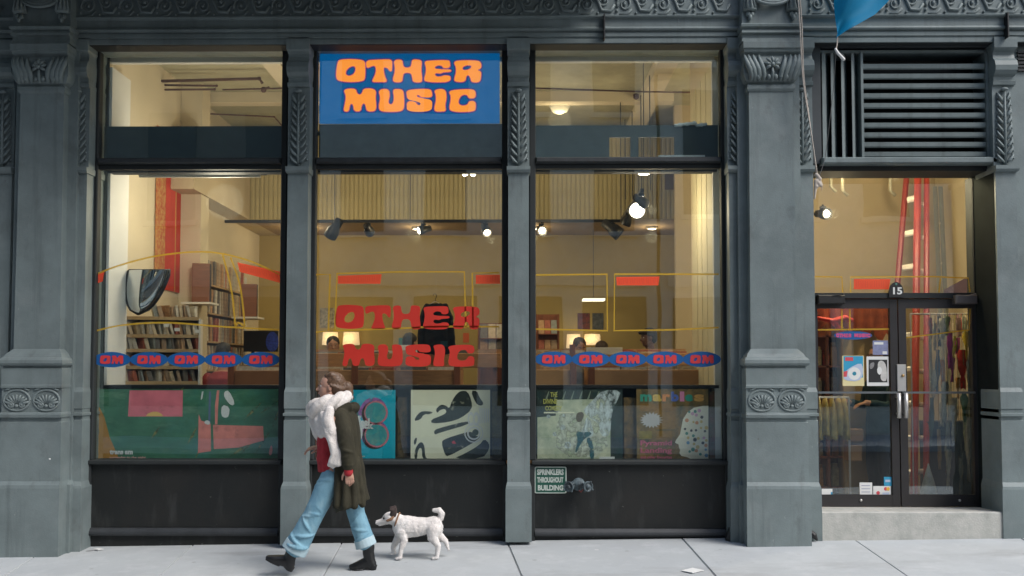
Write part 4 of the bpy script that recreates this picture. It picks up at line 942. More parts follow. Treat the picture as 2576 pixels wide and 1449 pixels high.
wall_poster(1742, 1752, 745, 820, 1.77, pm('poster_green_edge', (0.03, 0.09, 0.06), 0.6, scale=14, col2=(0.02, 0.02, 0.02)), 'narrow dark green poster at the edge of the pale partition')
wall_poster(1165, 1180, 838, 862, YBK - 0.002, pm('poster_orange', (0.6, 0.12, 0.04), 0.6), 'small orange notice on the back wall by the black shirt')
wall_poster(1003, 1022, 850, 870, YBK - 0.002, pm('poster_teal', (0.05, 0.2, 0.2), 0.6), 'small teal notice on the back wall left of the black shirt')
# pale ribbed panels at the end of the partition
for i in range(4):
    y = 0.45 + i * 0.28; structure('partition_panel', MB().stack_z(XPART - 0.015, 0, []) if False else MB().box(XPART - 0.022, XPART - 0.002, y, y + 0.255, FZ, ZC - 0.46), pm('panel_cream', (0.68, 0.62, 0.42), 0.6, var=0.08))
structure('partition_end', MB().box(XPART - 0.03, XPART + 0.14, 0.345, 0.40, FZ, ZC - 0.46), WHITE)
structure('exit_alcove', MB().box(X(1672, YM - 0.06, 460), X(1728, YM - 0.06, 460), YM - 0.075, YM - 0.06, Z(478, YM - 0.06), Z(425, YM - 0.06)), pm('alcove_brown', (0.12, 0.07, 0.035), 0.7))
# hanging black long-sleeved shirt on a wire hanger
YH = 0.85; sh = lambda px, py: at(px, py, YH)
t = thing('hanging_shirt', sh(1097, 885), 'black long-sleeved shirt on a wire hanger hung behind the red letters', 'shirt')
body = MB(); k_ = []
def sec(py, x0, x1, d):
    a = sh(x0, py); b = sh(x1, py); return (Vector(((a.x + b.x) / 2, YH, a.z)), ((b.x - a.x) / 2, d))
S = [sec(764, 1084, 1110, 0.03), sec(772, 1072, 1122, 0.05), sec(790, 1068, 1128, 0.06), sec(830, 1066, 1131, 0.06), sec(880, 1064, 1134, 0.055), sec(892, 1066, 1132, 0.045)]
body.tube([s_[0] for s_ in S], [s_[1] for s_ in S], 18, ref=(1, 0, 0))
for sg, pts in ((-1, [(1074, 772), (1062, 800), (1057, 845), (1056, 892)]), (1, [(1120, 772), (1132, 800), (1137, 845), (1142, 888)])):
    body.limb([sh(*p) for p in pts], [0.036, 0.034, 0.030, 0.028], 10)
remeshed(body, 'cloth', pm('black_cotton', (0.012, 0.012, 0.013), 0.85, var=0.3, scale=20), t, 0.008, 4, disp=0.016, dscale=0.07)
MB().tube([sh(1072, 771), sh(1095, 758), sh(1120, 771)], 0.004, 6).build('hanger_bar', STEEL, t); hk = [sh(1095, 758), sh(1095, 752), sh(1098, 747), sh(1098, 742), sh(1094, 739), sh(1090, 741), sh(1090, 745)]
MB().tube(hk, 0.004, 6).build('hanger_hook', pm('hook_dark', (0.05, 0.035, 0.025), 0.4, metal=0.6), t); MB().tube([sh(1097, 741), Vector((sh(1097, 741).x, YH, 3.0))], 0.0015, 4).build('thread', pm('thread_clear', (0.4, 0.35, 0.25), 0.5), t)
MB().flat([px_poly([(1108, 858), (1126, 858), (1126, 872), (1108, 872)], YH - 0.075)], YH - 0.075).build('print_patch', pm('teal_print', (0.015, 0.06, 0.065), 0.7), t)

# ---- inside the entrance: ladders, racks, hanging goods
def rail_ladder(ps, label, matr, rungs, wr, Yb=None):
    pass
LRED = pm('red_fibreglass', (0.38, 0.035, 0.018), 0.45, var=0.25, scale=5); ALU = pm('ladder_aluminium', (0.80, 0.74, 0.64), 0.4, metal=0.1)
t = thing('red_ladder', (at(2310, 1250, 1.6).x, 1.6, FZ), 'tall red fibreglass ladder with pale rungs leaning inside the doors', 'ladder')
def rail(name, p0, Y0, p1, Y1, w, d, mat, parent):
    a = at(*p0, Y0); b = at(*p1, Y1); m = MB(); m.tube([a, b], [(w, d), (w, d)], 8, ref=(1, 0, 0)); return m.build(name, mat, parent)
rail('rail', (2299, 1262), 1.15, (2309, 440), 2.0, 0.042, 0.04, LRED, t); rail('rail', (2330, 1262), 1.2, (2331, 440), 2.05, 0.032, 0.04, LRED, t)
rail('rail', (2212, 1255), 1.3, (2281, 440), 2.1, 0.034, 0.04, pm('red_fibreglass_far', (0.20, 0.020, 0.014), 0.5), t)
for i in range(9):
    f = 0.08 + i * 0.105
    lerp = lambda a, b: a + (b - a) * f
    p = at(lerp(2212, 2281), lerp(1255, 440), lerp(1.30, 2.1)); q = at(lerp(2299, 2309), lerp(1262, 440), lerp(1.15, 2.0)); q.z = p.z + 0.02; MB().tube([p, q], [(0.036, 0.02)] * 2, 6, ref=(0, 0, 1)).build('rung', ALU, t)
    p = at(lerp(2304, 2314), lerp(1250, 450), lerp(1.2, 2.05)); q = at(lerp(2326, 2330), lerp(1250, 450), lerp(1.22, 2.06)); MB().tube([p, q], [(0.028, 0.015)] * 2, 6, ref=(0, 0, 1)).build('rung', ALU, t)
t = thing('grey_ladder', (at(2380, 1250, 2.6).x, 2.6, FZ), 'grey aluminium ladder standing behind the red one', 'ladder')
for px0, px1 in ((2385, 2352), (2400, 2366)): rail('rail', (px0, 1240), 2.6, (px1, 470), 3.1, 0.03, 0.02, pm('grey_ladder', (0.33, 0.34, 0.30), 0.5, metal=0.2), t)
for i in range(7):
    f = 0.1 + i * 0.13; MB().tube([at(2385 - 33 * f, 1240 - 770 * f, 2.6 + 0.5 * f), at(2400 - 34 * f, 1240 - 770 * f, 2.6 + 0.5 * f)], 0.014, 6).build('rung', ALU, t)
dlp = at(2240, 470, 0.85); t = thing('entrance_fill_light', (dlp.x, 0.85, dlp.z + 0.35), 'small added downlight just inside the entrance doors above the fanlight', 'lamp')  # unseen lamp added to light the goods behind the doors
MB().lathe([(0.05, 0.0), (0.06, -0.08), (0.055, -0.09)], (dlp.x, 0.85, dlp.z + 0.35), n=14).build('can', BLACK, t, smooth=True); MB().lathe([(0.05, 0.0), (0.04, -0.006)], (dlp.x, 0.85, dlp.z + 0.265), n=12).build('lens', LIT, t); MB().tube([(dlp.x, 0.85, dlp.z + 0.35), (dlp.x, 0.85, ZC)], 0.006, 5).build('rod', BLACK, t); point_light(t, (dlp.x, 0.72, dlp.z + 0.1), 80, 0.06)
# wooden shelving on the left of the doorway with amber goods
a = at(2052, 1240, 1.3); b = at(2128, 800, 1.3)
t = thing('entrance_shelving', ((a.x + b.x) / 2, 1.45, FZ), 'dark wooden shelving packed with goods behind the left door', 'shelving')
MB().box(a.x - 0.15, b.x, 1.6, 1.63, FZ, b.z).build('back_panel', WOODD, t)
for x in (a.x + 0.12, b.x - 0.03): MB().box(x, x + 0.03, 1.25, 1.6, FZ, b.z).build('upright', WOODD, t)
GC = [(0.55, 0.26, 0.06), (0.42, 0.07, 0.03), (0.20, 0.12, 0.06), (0.60, 0.48, 0.22), (0.10, 0.09, 0.08), (0.38, 0.30, 0.16)]
GN = ['amber', 'red', 'brown', 'straw', 'black', 'olive']
for r in range(7):
    z = FZ + 0.1 + r * 0.33
    MB().box(a.x - 0.1, b.x - 0.031, 1.25, 1.6, z - 0.02, z).build('shelf', WOODD, t)
    if z > b.z - 0.2: break
    for k in range(4):
        x = a.x - 0.03 + k * 0.085; c_ = random.randrange(6); h = random.uniform(0.15, 0.28)
        o = MB().stack_z(0, 0.05, [(0, 0.034, -0.05), (h * 0.8, 0.034, -0.05), (h * 0.86, 0.026, -0.035), (h, 0.026, -0.035)]).build('packed_box', pm('goods_%s' % GN[c_], GC[c_], 0.5, var=0.5, scale=20), base=True); o.location = (x, 1.36, z + 0.001)
        tag(o, '%s upright packet on the entrance shelving, row %s from the floor' % (GN[c_], ('one', 'two', 'three', 'four', 'five', 'six', 'seven')[r]), 'packet', 'packets on the entrance shelving')
# pale wrapped garments hanging low on the left
for i, px in enumerate((2058, 2075, 2092, 2108, 2122)):
    p = at(px, 1002, 0.95); q = at(px + (i - 2) * 1.0, 1105 - (i % 2) * 12, 0.95); m = MB()
    nn = 14; vs = []
    for j in range(9):
        f_ = j / 8; c0 = p.lerp(q, f_); hw_ = 0.018 + 0.026 * min(1, f_ * 3); dd = 0.05 + 0.05 * min(1, f_ * 2)
        for k_ in range(nn):
            a_ = 2 * math.pi * k_ / nn; rr2 = 1 + 0.22 * math.sin(k_ * 2.3 + i * 1.7 + f_ * 2.5) * f_; vs.append(c0 + Vector((hw_ * rr2 * math.cos(a_), dd * rr2 * math.sin(a_), 0.012 * math.sin(k_ * 1.9 + i) * f_)))
    m.add(vs, [(j * nn + k_, (j + 1) * nn + k_, (j + 1) * nn + (k_ + 1) % nn, j * nn + (k_ + 1) % nn) for j in range(8) for k_ in range(nn)] + [tuple(range(nn)), tuple(range(9 * nn - 1, 8 * nn - 1, -1))])
    m.tube([p - Vector((0, 0, 0.01)), p + Vector((0, 0, 0.03))], 0.004, 5)
    m.build('wrapped_garment', pm('amber_wrap', (0.66, 0.50, 0.16), 0.3, var=0.55, scale=9), label='amber plastic-wrapped garment hanging behind the left door', cat='garment', group='wrapped garments behind the left door', smooth=True)
m = MB(); a = at(2045, 1000, 0.95); b = at(2135, 1000, 0.95); m.tube([a, b], 0.012, 8); m.tube([a, Vector((a.x, a.y, FZ))], 0.012, 8); m.tube([b, Vector((b.x, b.y, FZ))], 0.012, 8); m.build('garment_rail', STEEL, label='steel garment rail behind the left door leaf', cat='rail')
# orange-red hanging fabric and bag shapes above
a = at(2052, 870, 1.15); b = at(2240, 775, 1.15)
cl = MB(); nx, nz = 24, 6; vs = []
for j in range(nz + 1):
    for i in range(nx + 1):
        x = a.x + (b.x - a.x) * i / nx; z = b.z + (a.z - b.z) * (j / nz) * (0.45 + 0.35 * (i / nx) + 0.12 * math.sin(i * 1.3)); vs.append((x, 1.15 + 0.03 * math.sin(i * 1.7) * (0.3 + j / nz), z))
cl.add(vs, [(j * (nx + 1) + i, (j + 1) * (nx + 1) + i, (j + 1) * (nx + 1) + i + 1, j * (nx + 1) + i + 1) for j in range(nz) for i in range(nx)])
cl.build('draped_cloth', pm('rust_cloth', (0.42, 0.085, 0.02), 0.8, var=0.5, scale=6), label='rust-red draped cloth across the top of the left door', cat='cloth', smooth=True)
m = MB(); pts = [at(2058, 800, 1.05), at(2095, 808, 1.05), at(2125, 800, 1.05), at(2140, 806, 1.05)]; m.limb(pts, [(0.03, 0.02), (0.05, 0.03), (0.085, 0.035), (0.06, 0.03)], 12); m.limb([at(2100, 815, 1.05), at(2120, 835, 1.05)], [(0.05, 0.03), (0.02, 0.02)], 10)
t = thing('red_pouch', at(2110, 830, 1.05), 'bright red pouch with a long handle hanging behind the left door', 'pouch'); remeshed(m, 'shell', pm('bright_red_plastic', (0.75, 0.05, 0.02), 0.5), t, 0.01, 3)
# tan cardboard column and boxes
a = at(2122, 1060, 1.2); b = at(2205, 820, 1.2); MB().bbox(a.x, b.x, 1.2, 1.4, FZ, b.z, 0.01).build('tan_counter_end', pm('tan_laminate', (0.50, 0.34, 0.15), 0.6, var=0.15), label='tall tan counter end behind the door posters', cat='counter')
for (x0, x1, y0, y1, lab) in ((2135, 2172, 1080, 1110, 'small brown carton held level inside the left door'), (2135, 2168, 1120, 1160, 'second brown carton below the small one')):
    a = at(x0, y1, 1.02); b = at(x1, y0, 1.02); MB().bbox(a.x, b.x, 1.02, 1.17, a.z, b.z, 0.004).build('carton', pm('carton_brown', (0.38, 0.22, 0.11), 0.8, var=0.2), label=lab, cat='carton')
# right door: hanging colourful straps and goods
rl = at(2290, 790, 1.0); rr_ = at(2448, 790, 1.0); m = MB(); m.tube([rl, rr_], 0.010, 8); m.tube([rr_, rr_ + Vector((0.5, 0, 0))], 0.010, 8); m.tube([rl, rl + Vector((0, 0, -0.02)), Vector((rl.x, 1.0, FZ))], 0.008, 6); m.build('display_bar', STEEL, label='thin steel bar with goods hanging behind the right door', cat='bar')
HG = [(2372, 800, 850, 20, (0.55, 0.48, 0.30), 'buff'), (2390, 835, 925, 15, (0.38, 0.05, 0.28), 'magenta'), (2412, 800, 845, 18, (0.50, 0.30, 0.25), 'pink'), (2402, 845, 905, 10, (0.55, 0.55, 0.05), 'lime'), (2432, 830, 900, 20, (0.70, 0.50, 0.05), 'yellow'), (2420, 880, 975, 22, (0.55, 0.03, 0.02), 'scarlet'), (2398, 900, 960, 10, (0.36, 0.06, 0.26), 'purple'),
      (2352, 810, 880, 14, (0.45, 0.40, 0.28), 'khaki'), (2340, 840, 990, 10, (0.42, 0.36, 0.22), 'olive'), (2360, 880, 990, 12, (0.06, 0.10, 0.16), 'navy'), (2440, 890, 1000, 16, (0.52, 0.52, 0.44), 'stone'), (2446, 790, 860, 10, (0.22, 0.18, 0.45), 'violet'), (2378, 960, 1060, 16, (0.30, 0.30, 0.24), 'grey-green'), (2400, 1000, 1110, 22, (0.48, 0.42, 0.30), 'sand'),
      (2430, 1000, 1130, 20, (0.45, 0.48, 0.28), 'sage'), (2385, 1060, 1190, 14, (0.34, 0.34, 0.28), 'ash'), (2437, 1050, 1210, 14, (0.40, 0.36, 0.30), 'taupe'), (2412, 1060, 1150, 14, (0.05, 0.05, 0.06), 'black'), (2388, 1130, 1230, 12, (0.42, 0.42, 0.33), 'pale olive'), (2418, 1140, 1245, 11, (0.34, 0.36, 0.34), 'pale grey'), (2362, 1080, 1180, 10, (0.35, 0.19, 0.05), 'ochre'), (2345, 1000, 1120, 12, (0.10, 0.12, 0.10), 'dark green'),
      (2364, 796, 870, 16, (0.06, 0.06, 0.06), 'jet black'), (2425, 796, 862, 14, (0.62, 0.60, 0.52), 'ivory'), (2383, 796, 842, 14, (0.20, 0.24, 0.10), 'moss'), (2440, 905, 985, 14, (0.16, 0.26, 0.34), 'slate blue'), (2370, 905, 985, 13, (0.50, 0.22, 0.06), 'rust'), (2410, 850, 890, 14, (0.62, 0.12, 0.30), 'rose'), (2350, 930, 1000, 12, (0.58, 0.50, 0.36), 'cream'), (2425, 985, 1060, 16, (0.10, 0.22, 0.12), 'bottle green'), (2372, 1010, 1070, 16, (0.55, 0.50, 0.38), 'linen'), (2410, 950, 1000, 12, (0.60, 0.30, 0.05), 'tangerine'), (2340, 800, 850, 12, (0.34, 0.05, 0.04), 'maroon'), (2444, 1000, 1060, 12, (0.58, 0.56, 0.30), 'straw')]
for i, (px, py0, py1, w_, c_, nm) in enumerate(HG):
    Y = 0.85 + 0.06 * (i % 4); p = at(px, py0, Y); q = at(px - 3 + (i % 3) * 3, py1, Y); r = w_ / 2 / 240.0
    t = MB(); n_ = 9; tw = random.uniform(-0.9, 0.9); vs = []
    for j in range(n_ + 1):
        f_ = j / n_; c0 = p.lerp(q, f_); ww = r * (0.55 + 0.5 * math.sin(math.pi * min(1, f_ * 1.3 + 0.12)) + 0.12 * math.sin(j * 2.1 + i)); a_ = tw * f_ + 0.25 * math.sin(j * 1.3 + i * 2)
        for k_, u_ in enumerate((-1, -0.35, 0.3, 1)):
            vs.append(c0 + Vector((math.cos(a_) * ww * u_, math.sin(a_) * ww * u_ + 0.012 * math.sin(u_ * 5 + j * 0.8 + i), -0.02 * r / 0.04 * abs(u_) * f_)))
    m4 = len(vs); fr = [(j * 4 + k_, j * 4 + k_ + 1, (j + 1) * 4 + k_ + 1, (j + 1) * 4 + k_) for j in range(n_) for k_ in range(3)]
    t.add(vs + [v + Vector((0, 0.008, 0)) for v in vs], fr + [tuple(m4 + x for x in reversed(f_)) for f_ in fr] + [(j * 4, (j + 1) * 4, m4 + (j + 1) * 4, m4 + j * 4) for j in range(n_)] + [((j + 1) * 4 + 3, j * 4 + 3, m4 + j * 4 + 3, m4 + (j + 1) * 4 + 3) for j in range(n_)] + [(m4 - 4 + k_, m4 - 3 + k_, 2 * m4 - 3 + k_, 2 * m4 - 4 + k_) for k_ in range(3)])
    t.tube([p + Vector((0, 0, -0.01)), Vector((p.x, p.y, max(p.z + 0.03, rl.z)))], 0.0025, 5)
    t.build('hanging_strap', pm('strap_' + nm, c_, 0.6, var=0.45, scale=18), label='%s strap hanging behind the right door leaf' % nm, cat='strap', group='straps hanging behind the right door', smooth=True)
a = at(2335, 1250, 1.35); b = at(2455, 1060, 1.35); MB().bbox(a.x, b.x + 0.2, 1.35, 1.55, FZ, b.z, 0.01).build('navy_cabinet', pm('navy_metal', (0.012, 0.018, 0.045), 0.5, var=0.4, scale=3), label='dark navy cabinet behind the hanging straps', cat='cabinet')
m = MB(); p = at(2337, 1255, 0.8); m.lathe([(0.10, 0), (0.085, 0.1), (0.055, 0.22), (0.02, 0.34), (0.004, 0.4)], (p.x, 0.8, FZ), n=9); m.build('plastic_bag', pm('grey_plastic', (0.30, 0.35, 0.38), 0.3, var=0.5, scale=12), label='grey plastic bag slumped on the floor behind the right door', cat='bag', smooth=True)
a = at(2380, 745, 2.0); b = at(2455, 675, 2.0); vs = [(a.x, 2.0, a.z), (b.x + 0.1, 2.0, a.z), (b.x + 0.1, 2.0, b.z), (a.x, 2.0, a.z + 0.08)]; m = MB(); m.add(vs + [(x, 2.05, z) for x, y, z in vs], [(0, 1, 2, 3), (7, 6, 5, 4), (0, 4, 5, 1), (1, 5, 6, 2), (2, 6, 7, 3), (3, 7, 4, 0)]); m.build('sloping_panel', pm('mauve_board', (0.15, 0.10, 0.16), 0.7, var=0.2), label='mauve sloping board behind the fanlight at the right', cat='board')
for i, (px, py) in enumerate(((2090, 470), (2120, 480), (2240, 480))):
    p = at(px, py, 1.8 + 0.2 * i); m = MB(); m.tube([Vector((p.x, p.y, ZC)), p, p + Vector((0.06, 0, -0.06))], 0.02, 8); m.build('ceiling_pipe', pm('grey_duct', (0.30, 0.28, 0.2), 0.5), label=('short bent grey conduit above the doorway spotlight', 'short bent grey conduit right of the doorway spotlight', 'short bent grey conduit beside the ladder top')[i], cat='pipe', smooth=True)

# ================================================================== lettering of the shop name
LET = {
 'O': [[(490,455),(520,443),(600,441),(670,447),(697,462),(699,530),(697,600),(680,620),(600,628),(520,622),(480,607),(478,540)], [(562,520),(590,497),(622,497),(628,530),(612,565),(580,580),(552,572),(548,545)]],
 'T': [[(705,452),(780,447),(870,443),(903,450),(904,500),(900,542),(885,537),(870,512),(840,505),(838,535),(850,590),(868,628),(810,627),(748,628),(768,590),(785,535),(775,492),(745,497),(722,512),(708,505)]],
 'H': [[(915,450),(980,444),(984,480),(992,508),(1020,514),(1048,506),(1054,478),(1058,444),(1115,448),(1131,462),(1124,530),(1133,600),(1130,632),(1064,630),(1060,590),(1050,556),(1020,550),(992,556),(984,590),(980,630),(916,629),(911,600),(924,560),(928,510)]],
 'E': [[(1150,462),(1190,455),(1335,450),(1345,470),(1346,512),(1295,516),(1288,496),(1255,490),(1230,503),(1228,520),(1265,527),(1352,527),(1354,546),(1290,549),(1275,561),(1242,553),(1226,568),(1245,588),(1282,585),(1302,575),(1352,580),(1346,628),(1240,632),(1155,624),(1150,600),(1162,560),(1165,510)]],
 'R': [[(1372,462),(1440,453),(1560,455),(1582,475),(1585,515),(1548,535),(1584,545),(1581,590),(1572,632),(1510,632),(1505,600),(1490,570),(1468,580),(1462,630),(1382,627),(1380,600),(1392,560),(1395,510)], [(1440,505),(1480,490),(1512,495),(1508,518),(1475,535),(1440,532)]],
 'M': [[(525,668),(620,660),(628,700),(650,716),(672,700),(680,664),(740,661),(777,680),(770,740),(779,800),(772,848),(705,849),(700,800),(683,778),(665,800),(660,848),(610,848),(605,800),(590,780),(575,800),(570,850),(528,848),(540,790),(550,720)]],
 'U': [[(793,672),(870,664),(882,720),(866,770),(880,796),(905,790),(916,740),(905,680),(920,667),(975,671),(986,700),(991,780),(986,835),(950,852),(850,852),(805,844),(797,800),(812,740)]],
 'S': [[(1008,680),(1080,669),(1190,667),(1202,700),(1201,736),(1120,735),(1105,715),(1086,714),(1085,734),(1140,745),(1200,756),(1206,800),(1196,847),(1100,856),(1014,846),(1009,810),(1018,766),(1075,769),(1085,795),(1110,801),(1119,780),(1060,762),(1020,754),(1011,720)]],
 'I': [[(1218,680),(1260,667),(1305,674),(1313,740),(1300,800),(1309,847),(1270,852),(1224,850),(1221,815),(1235,760),(1232,710)]],
 'C': [[(1330,690),(1370,675),(1500,669),(1533,685),(1533,736),(1505,746),(1480,740),(1470,715),(1440,712),(1415,730),(1400,770),(1410,800),(1445,806),(1475,796),(1487,765),(1532,770),(1534,820),(1526,850),(1420,857),(1345,847),(1334,820),(1346,760),(1346,720)]]}
def letter_polys(ch, mapf, grow=0.0):
    out = []
    for pi, p in enumerate(LET[ch]):
        q = chaikin(p, 2)
        if grow:
            n = len(q); r = []
            A = sum(q[i][0] * q[(i + 1) % n][1] - q[(i + 1) % n][0] * q[i][1] for i in range(n))
            sg = (1 if A > 0 else -1) * (1 if pi == 0 else -1)
            for i in range(n):
                a = q[i - 1]; b = q[(i + 1) % n]; dx, dy = b[0] - a[0], b[1] - a[1]; l = math.hypot(dx, dy) or 1
                r.append((q[i][0] + sg * dy / l * grow, q[i][1] - sg * dx / l * grow))
            q = r
        out.append([mapf(*v) for v in q])
    return out
def word(word_, rect_src, x0, x1, z0, z1, y, mat, parent, name='letter', grow=0.0):
    """rect_src = (x0, x1, ytop, ybottom) of the word in the drawing units above"""
    sx0, sx1, sy0, sy1 = rect_src
    f = lambda a, b: (x0 + (a - sx0) / (sx1 - sx0) * (x1 - x0), z1 - (b - sy0) / (sy1 - sy0) * (z1 - z0))
    for ch in word_:
        MB().flat(letter_polys(ch, f, grow), y).build(name, mat, parent)
RO = (478, 1588, 442, 631); RM = (525, 1535, 660, 856)

# ---- blue shop sign behind the upper middle pane
def lit_print(name, c, e, var=0.0): return pm(name, c, 0.6, var=var, scale=2, emit=e, emit_col=c)
YS_ = 0.20
a = at(803, 310, YS_); b = at(1257, 126, YS_)
sg = thing('shop_sign', ((a.x + b.x) / 2, YS_, a.z), 'blue backlit sign with orange OTHER MUSIC lettering in the upper middle window', 'sign')
MB().box(a.x, b.x, YS_, YS_ + 0.035, a.z, b.z).build('panel', lit_print('sign_blue', (0.0, 0.125, 0.36), 0.50, 0.2), sg)
ORANGE = lit_print('sign_orange', (0.95, 0.30, 0.035), 0.75); PINK = lit_print('sign_pink', (0.55, 0.14, 0.22), 0.45); HALO = lit_print('sign_violet', (0.045, 0.06, 0.30), 0.35)
for wd, rc, (p0, p1, q0, q1) in (('OTHER', RO, (846, 1212, 149, 208)), ('MUSIC', RM, (863, 1197, 222, 283))):
    c0 = at(p0, q1, YS_); c1 = at(p1, q0, YS_)
    word(wd, rc, c0.x, c1.x, c0.z, c1.z, YS_ - 0.002, HALO, sg, 'letter_halo', 13)
    word(wd, rc, c0.x, c1.x, c0.z, c1.z, YS_ - 0.004, PINK, sg, 'letter_outline', 6)
    word(wd, rc, c0.x, c1.x, c0.z, c1.z, YS_ - 0.006, ORANGE, sg, 'letter')
# ---- red painted letters on the lower middle pane
YW = YG + 0.001
REDP = pm('red_window_paint', (0.60, 0.030, 0.016), 0.55, var=0.12, scale=3)
w2 = windows[1]
for wd, rc, (p0, p1, q0, q1) in (('OTHER', RO, (843, 1208, 767, 829)), ('MUSIC', RM, (859, 1194, 864, 923))):
    c0 = at(p0, q1, YW); c1 = at(p1, q0, YW); word(wd, rc, c0.x, c1.x, c0.z, c1.z, YW, REDP, w2, 'painted_letter')
# ---- row of blue ovals
BLUEP = pm('oval_blue', (0.006, 0.095, 0.30), 0.5, var=0.1, scale=3); OREDP = pm('oval_red', (0.62, 0.045, 0.045), 0.5); OVI = pm('oval_violet', (0.16, 0.045, 0.28), 0.5)
def ovals(win, px0, px1, py, n_=5):
    st = (px1 - px0) / n_
    for i in range(n_):
        c = at(px0 + st * (i + 0.5), py, YW); rx = st / 2 * 1.03 / 255.0; rz = 19.5 / 255.0
        o = MB().flat([[(c.x + rx * math.copysign(abs(math.cos(t)) ** 1.12, math.cos(t)), c.z + rz * math.sin(t)) for t in (2 * math.pi * k / 40 for k in range(40))]], YW - (i % 2) * 0.0008).build('painted_oval', BLUEP, win)
        # initials
        for ch, xa, xb in (('O', -0.60, -0.06), ('M', 0.0, 0.62)):
            src = LET[ch][0]; sx0 = min(p[0] for p in src); sx1 = max(p[0] for p in src); sy0 = min(p[1] for p in src); sy1 = max(p[1] for p in src)
            f = lambda p, q: (c.x + rx * (xa + (p - sx0) / (sx1 - sx0) * (xb - xa)), c.z + rz * (0.55 - 1.1 * (q - sy0) / (sy1 - sy0)))
            MB().flat(letter_polys(ch, f, 9), YW - 0.0025).build('initial_outline', OVI, win)
            MB().flat(letter_polys(ch, f), YW - 0.004).build('painted_initial', OREDP, win)
ovals(windows[0], 234, 703, 905); ovals(windows[2], 1346, 1812, 904)
# ---- yellow painted outlines and orange brush bands
YEL = film('yellow_paint', (0.62, 0.40, 0.04), 0.22); BAND = film('coral_paint', (0.95, 0.10, 0.045), 0.12)
def line(win, pts, w=4.6, Y=None):
    Y = Y or YW
    P = [(v.x, v.z) for v in (at(p[0], p[1], Y) for p in pts)]
    MB().flat([stroke(P, w / 255.0)], Y).build('painted_line', YEL, win)
def band(win, pts, Y=None):
    Y = Y or YW
    Q = px_poly(pts, Y); o = MB().flat([Q], Y + 0.0005).build('painted_band', BAND, win)
    # scribbled darker lettering strokes inside the band
    (x0, z0), (x1, z1) = Q[0], Q[1]; (x3, z3) = Q[-1]; n_ = max(5, int(math.hypot(x1 - x0, z1 - z0) / 0.022)); m = MB()
    dk = pm('coral_dark', (0.70, 0.06, 0.03), 0.6)
    for i in range(1, n_):
        f = i / n_; ax, az = x0 + (x1 - x0) * f, z0 + (z1 - z0) * f; bx_, bz = ax + (x3 - x0) * 0.82, az + (z3 - z0) * 0.82
        m.flat([stroke([(ax + (bx_ - ax) * 0.2, az + (bz - az) * 0.2), (bx_ + random.uniform(-0.008, 0.008), bz)], 0.0045)], Y - 0.0015)
    o2 = m.build('brush_lettering', dk, win); o2['kind'] = 'stuff'
def curve(p, n_=14):
    """smooth through pixel points"""
    out = []
    for i in range(len(p) - 1):
        a = p[max(0, i - 1)]; b = p[i]; c = p[i + 1]; d = p[min(len(p) - 1, i + 2)]
        for k in range(n_):
            t = k / n_; out.append(tuple(0.5 * ((2 * b[j]) + (-a[j] + c[j]) * t + (2 * a[j] - 5 * b[j] + 4 * c[j] - d[j]) * t * t + (-a[j] + 3 * b[j] - 3 * c[j] + d[j]) * t ** 3) for j in (0, 1)))
    return out + [p[-1]]
w0, w1_, w3 = windows
line(w0, curve([(238, 692), (300, 668), (400, 643), (520, 634), (620, 654), (706, 692)])); line(w0, curve([(238, 833), (310, 818), (420, 812), (560, 822), (706, 830)]))
line(w0, curve([(560, 640), (582, 730), (592, 820)])); line(w0, curve([(580, 648), (604, 720), (616, 822)])); line(w0, curve([(592, 822), (600, 812), (616, 822)]))
band(w0, [(237, 692), (262, 684), (258, 708), (237, 716)]); band(w0, [(597, 660), (706, 684), (705, 712), (603, 684)])
line(w1_, [(794, 691), (830, 690), (826, 832), (795, 836)]); line(w1_, [(842, 832), (848, 688), (1010, 684), (1168, 684), (1172, 826)]); line(w1_, curve([(838, 832), (1010, 826), (1100, 822), (1256, 822)])); line(w1_, [(1256, 686), (1188, 687), (1190, 826)])
band(w1_, [(850, 694), (960, 690), (957, 714), (850, 714)]); band(w1_, [(1197, 692), (1258, 691), (1258, 714), (1197, 714)])
line(w3, [(1346, 692), (1527, 690), (1528, 832), (1346, 828)]); line(w3, [(1808, 690), (1546, 690), (1545, 832), (1690, 830), (1808, 824)])
band(w3, [(1550, 697), (1659, 696), (1656, 718), (1552, 718)])
YDD = YD - 0.002
line(dfo, [(2050, 696), (2118, 697), (2120, 736)], 4, YDD); line(dfo, [(2140, 736), (2140, 697), (2350, 696), (2436, 700), (2440, 735)], 4, YDD); line(dfo, [(2366, 700), (2362, 736)], 4, YDD)
line(dl, [(2118, 777), (2118, 828)], 4, YDD); line(dl, [(2138, 777), (2138, 828)], 4, YDD); line(dl, [(2052, 830), (2240, 828)], 4, YDD); line(dr, [(2278, 850), (2438, 830), (2440, 778)], 4, YDD)
band(dfo, [(2148, 702), (2240, 702), (2236, 728), (2148, 728)], YDD)
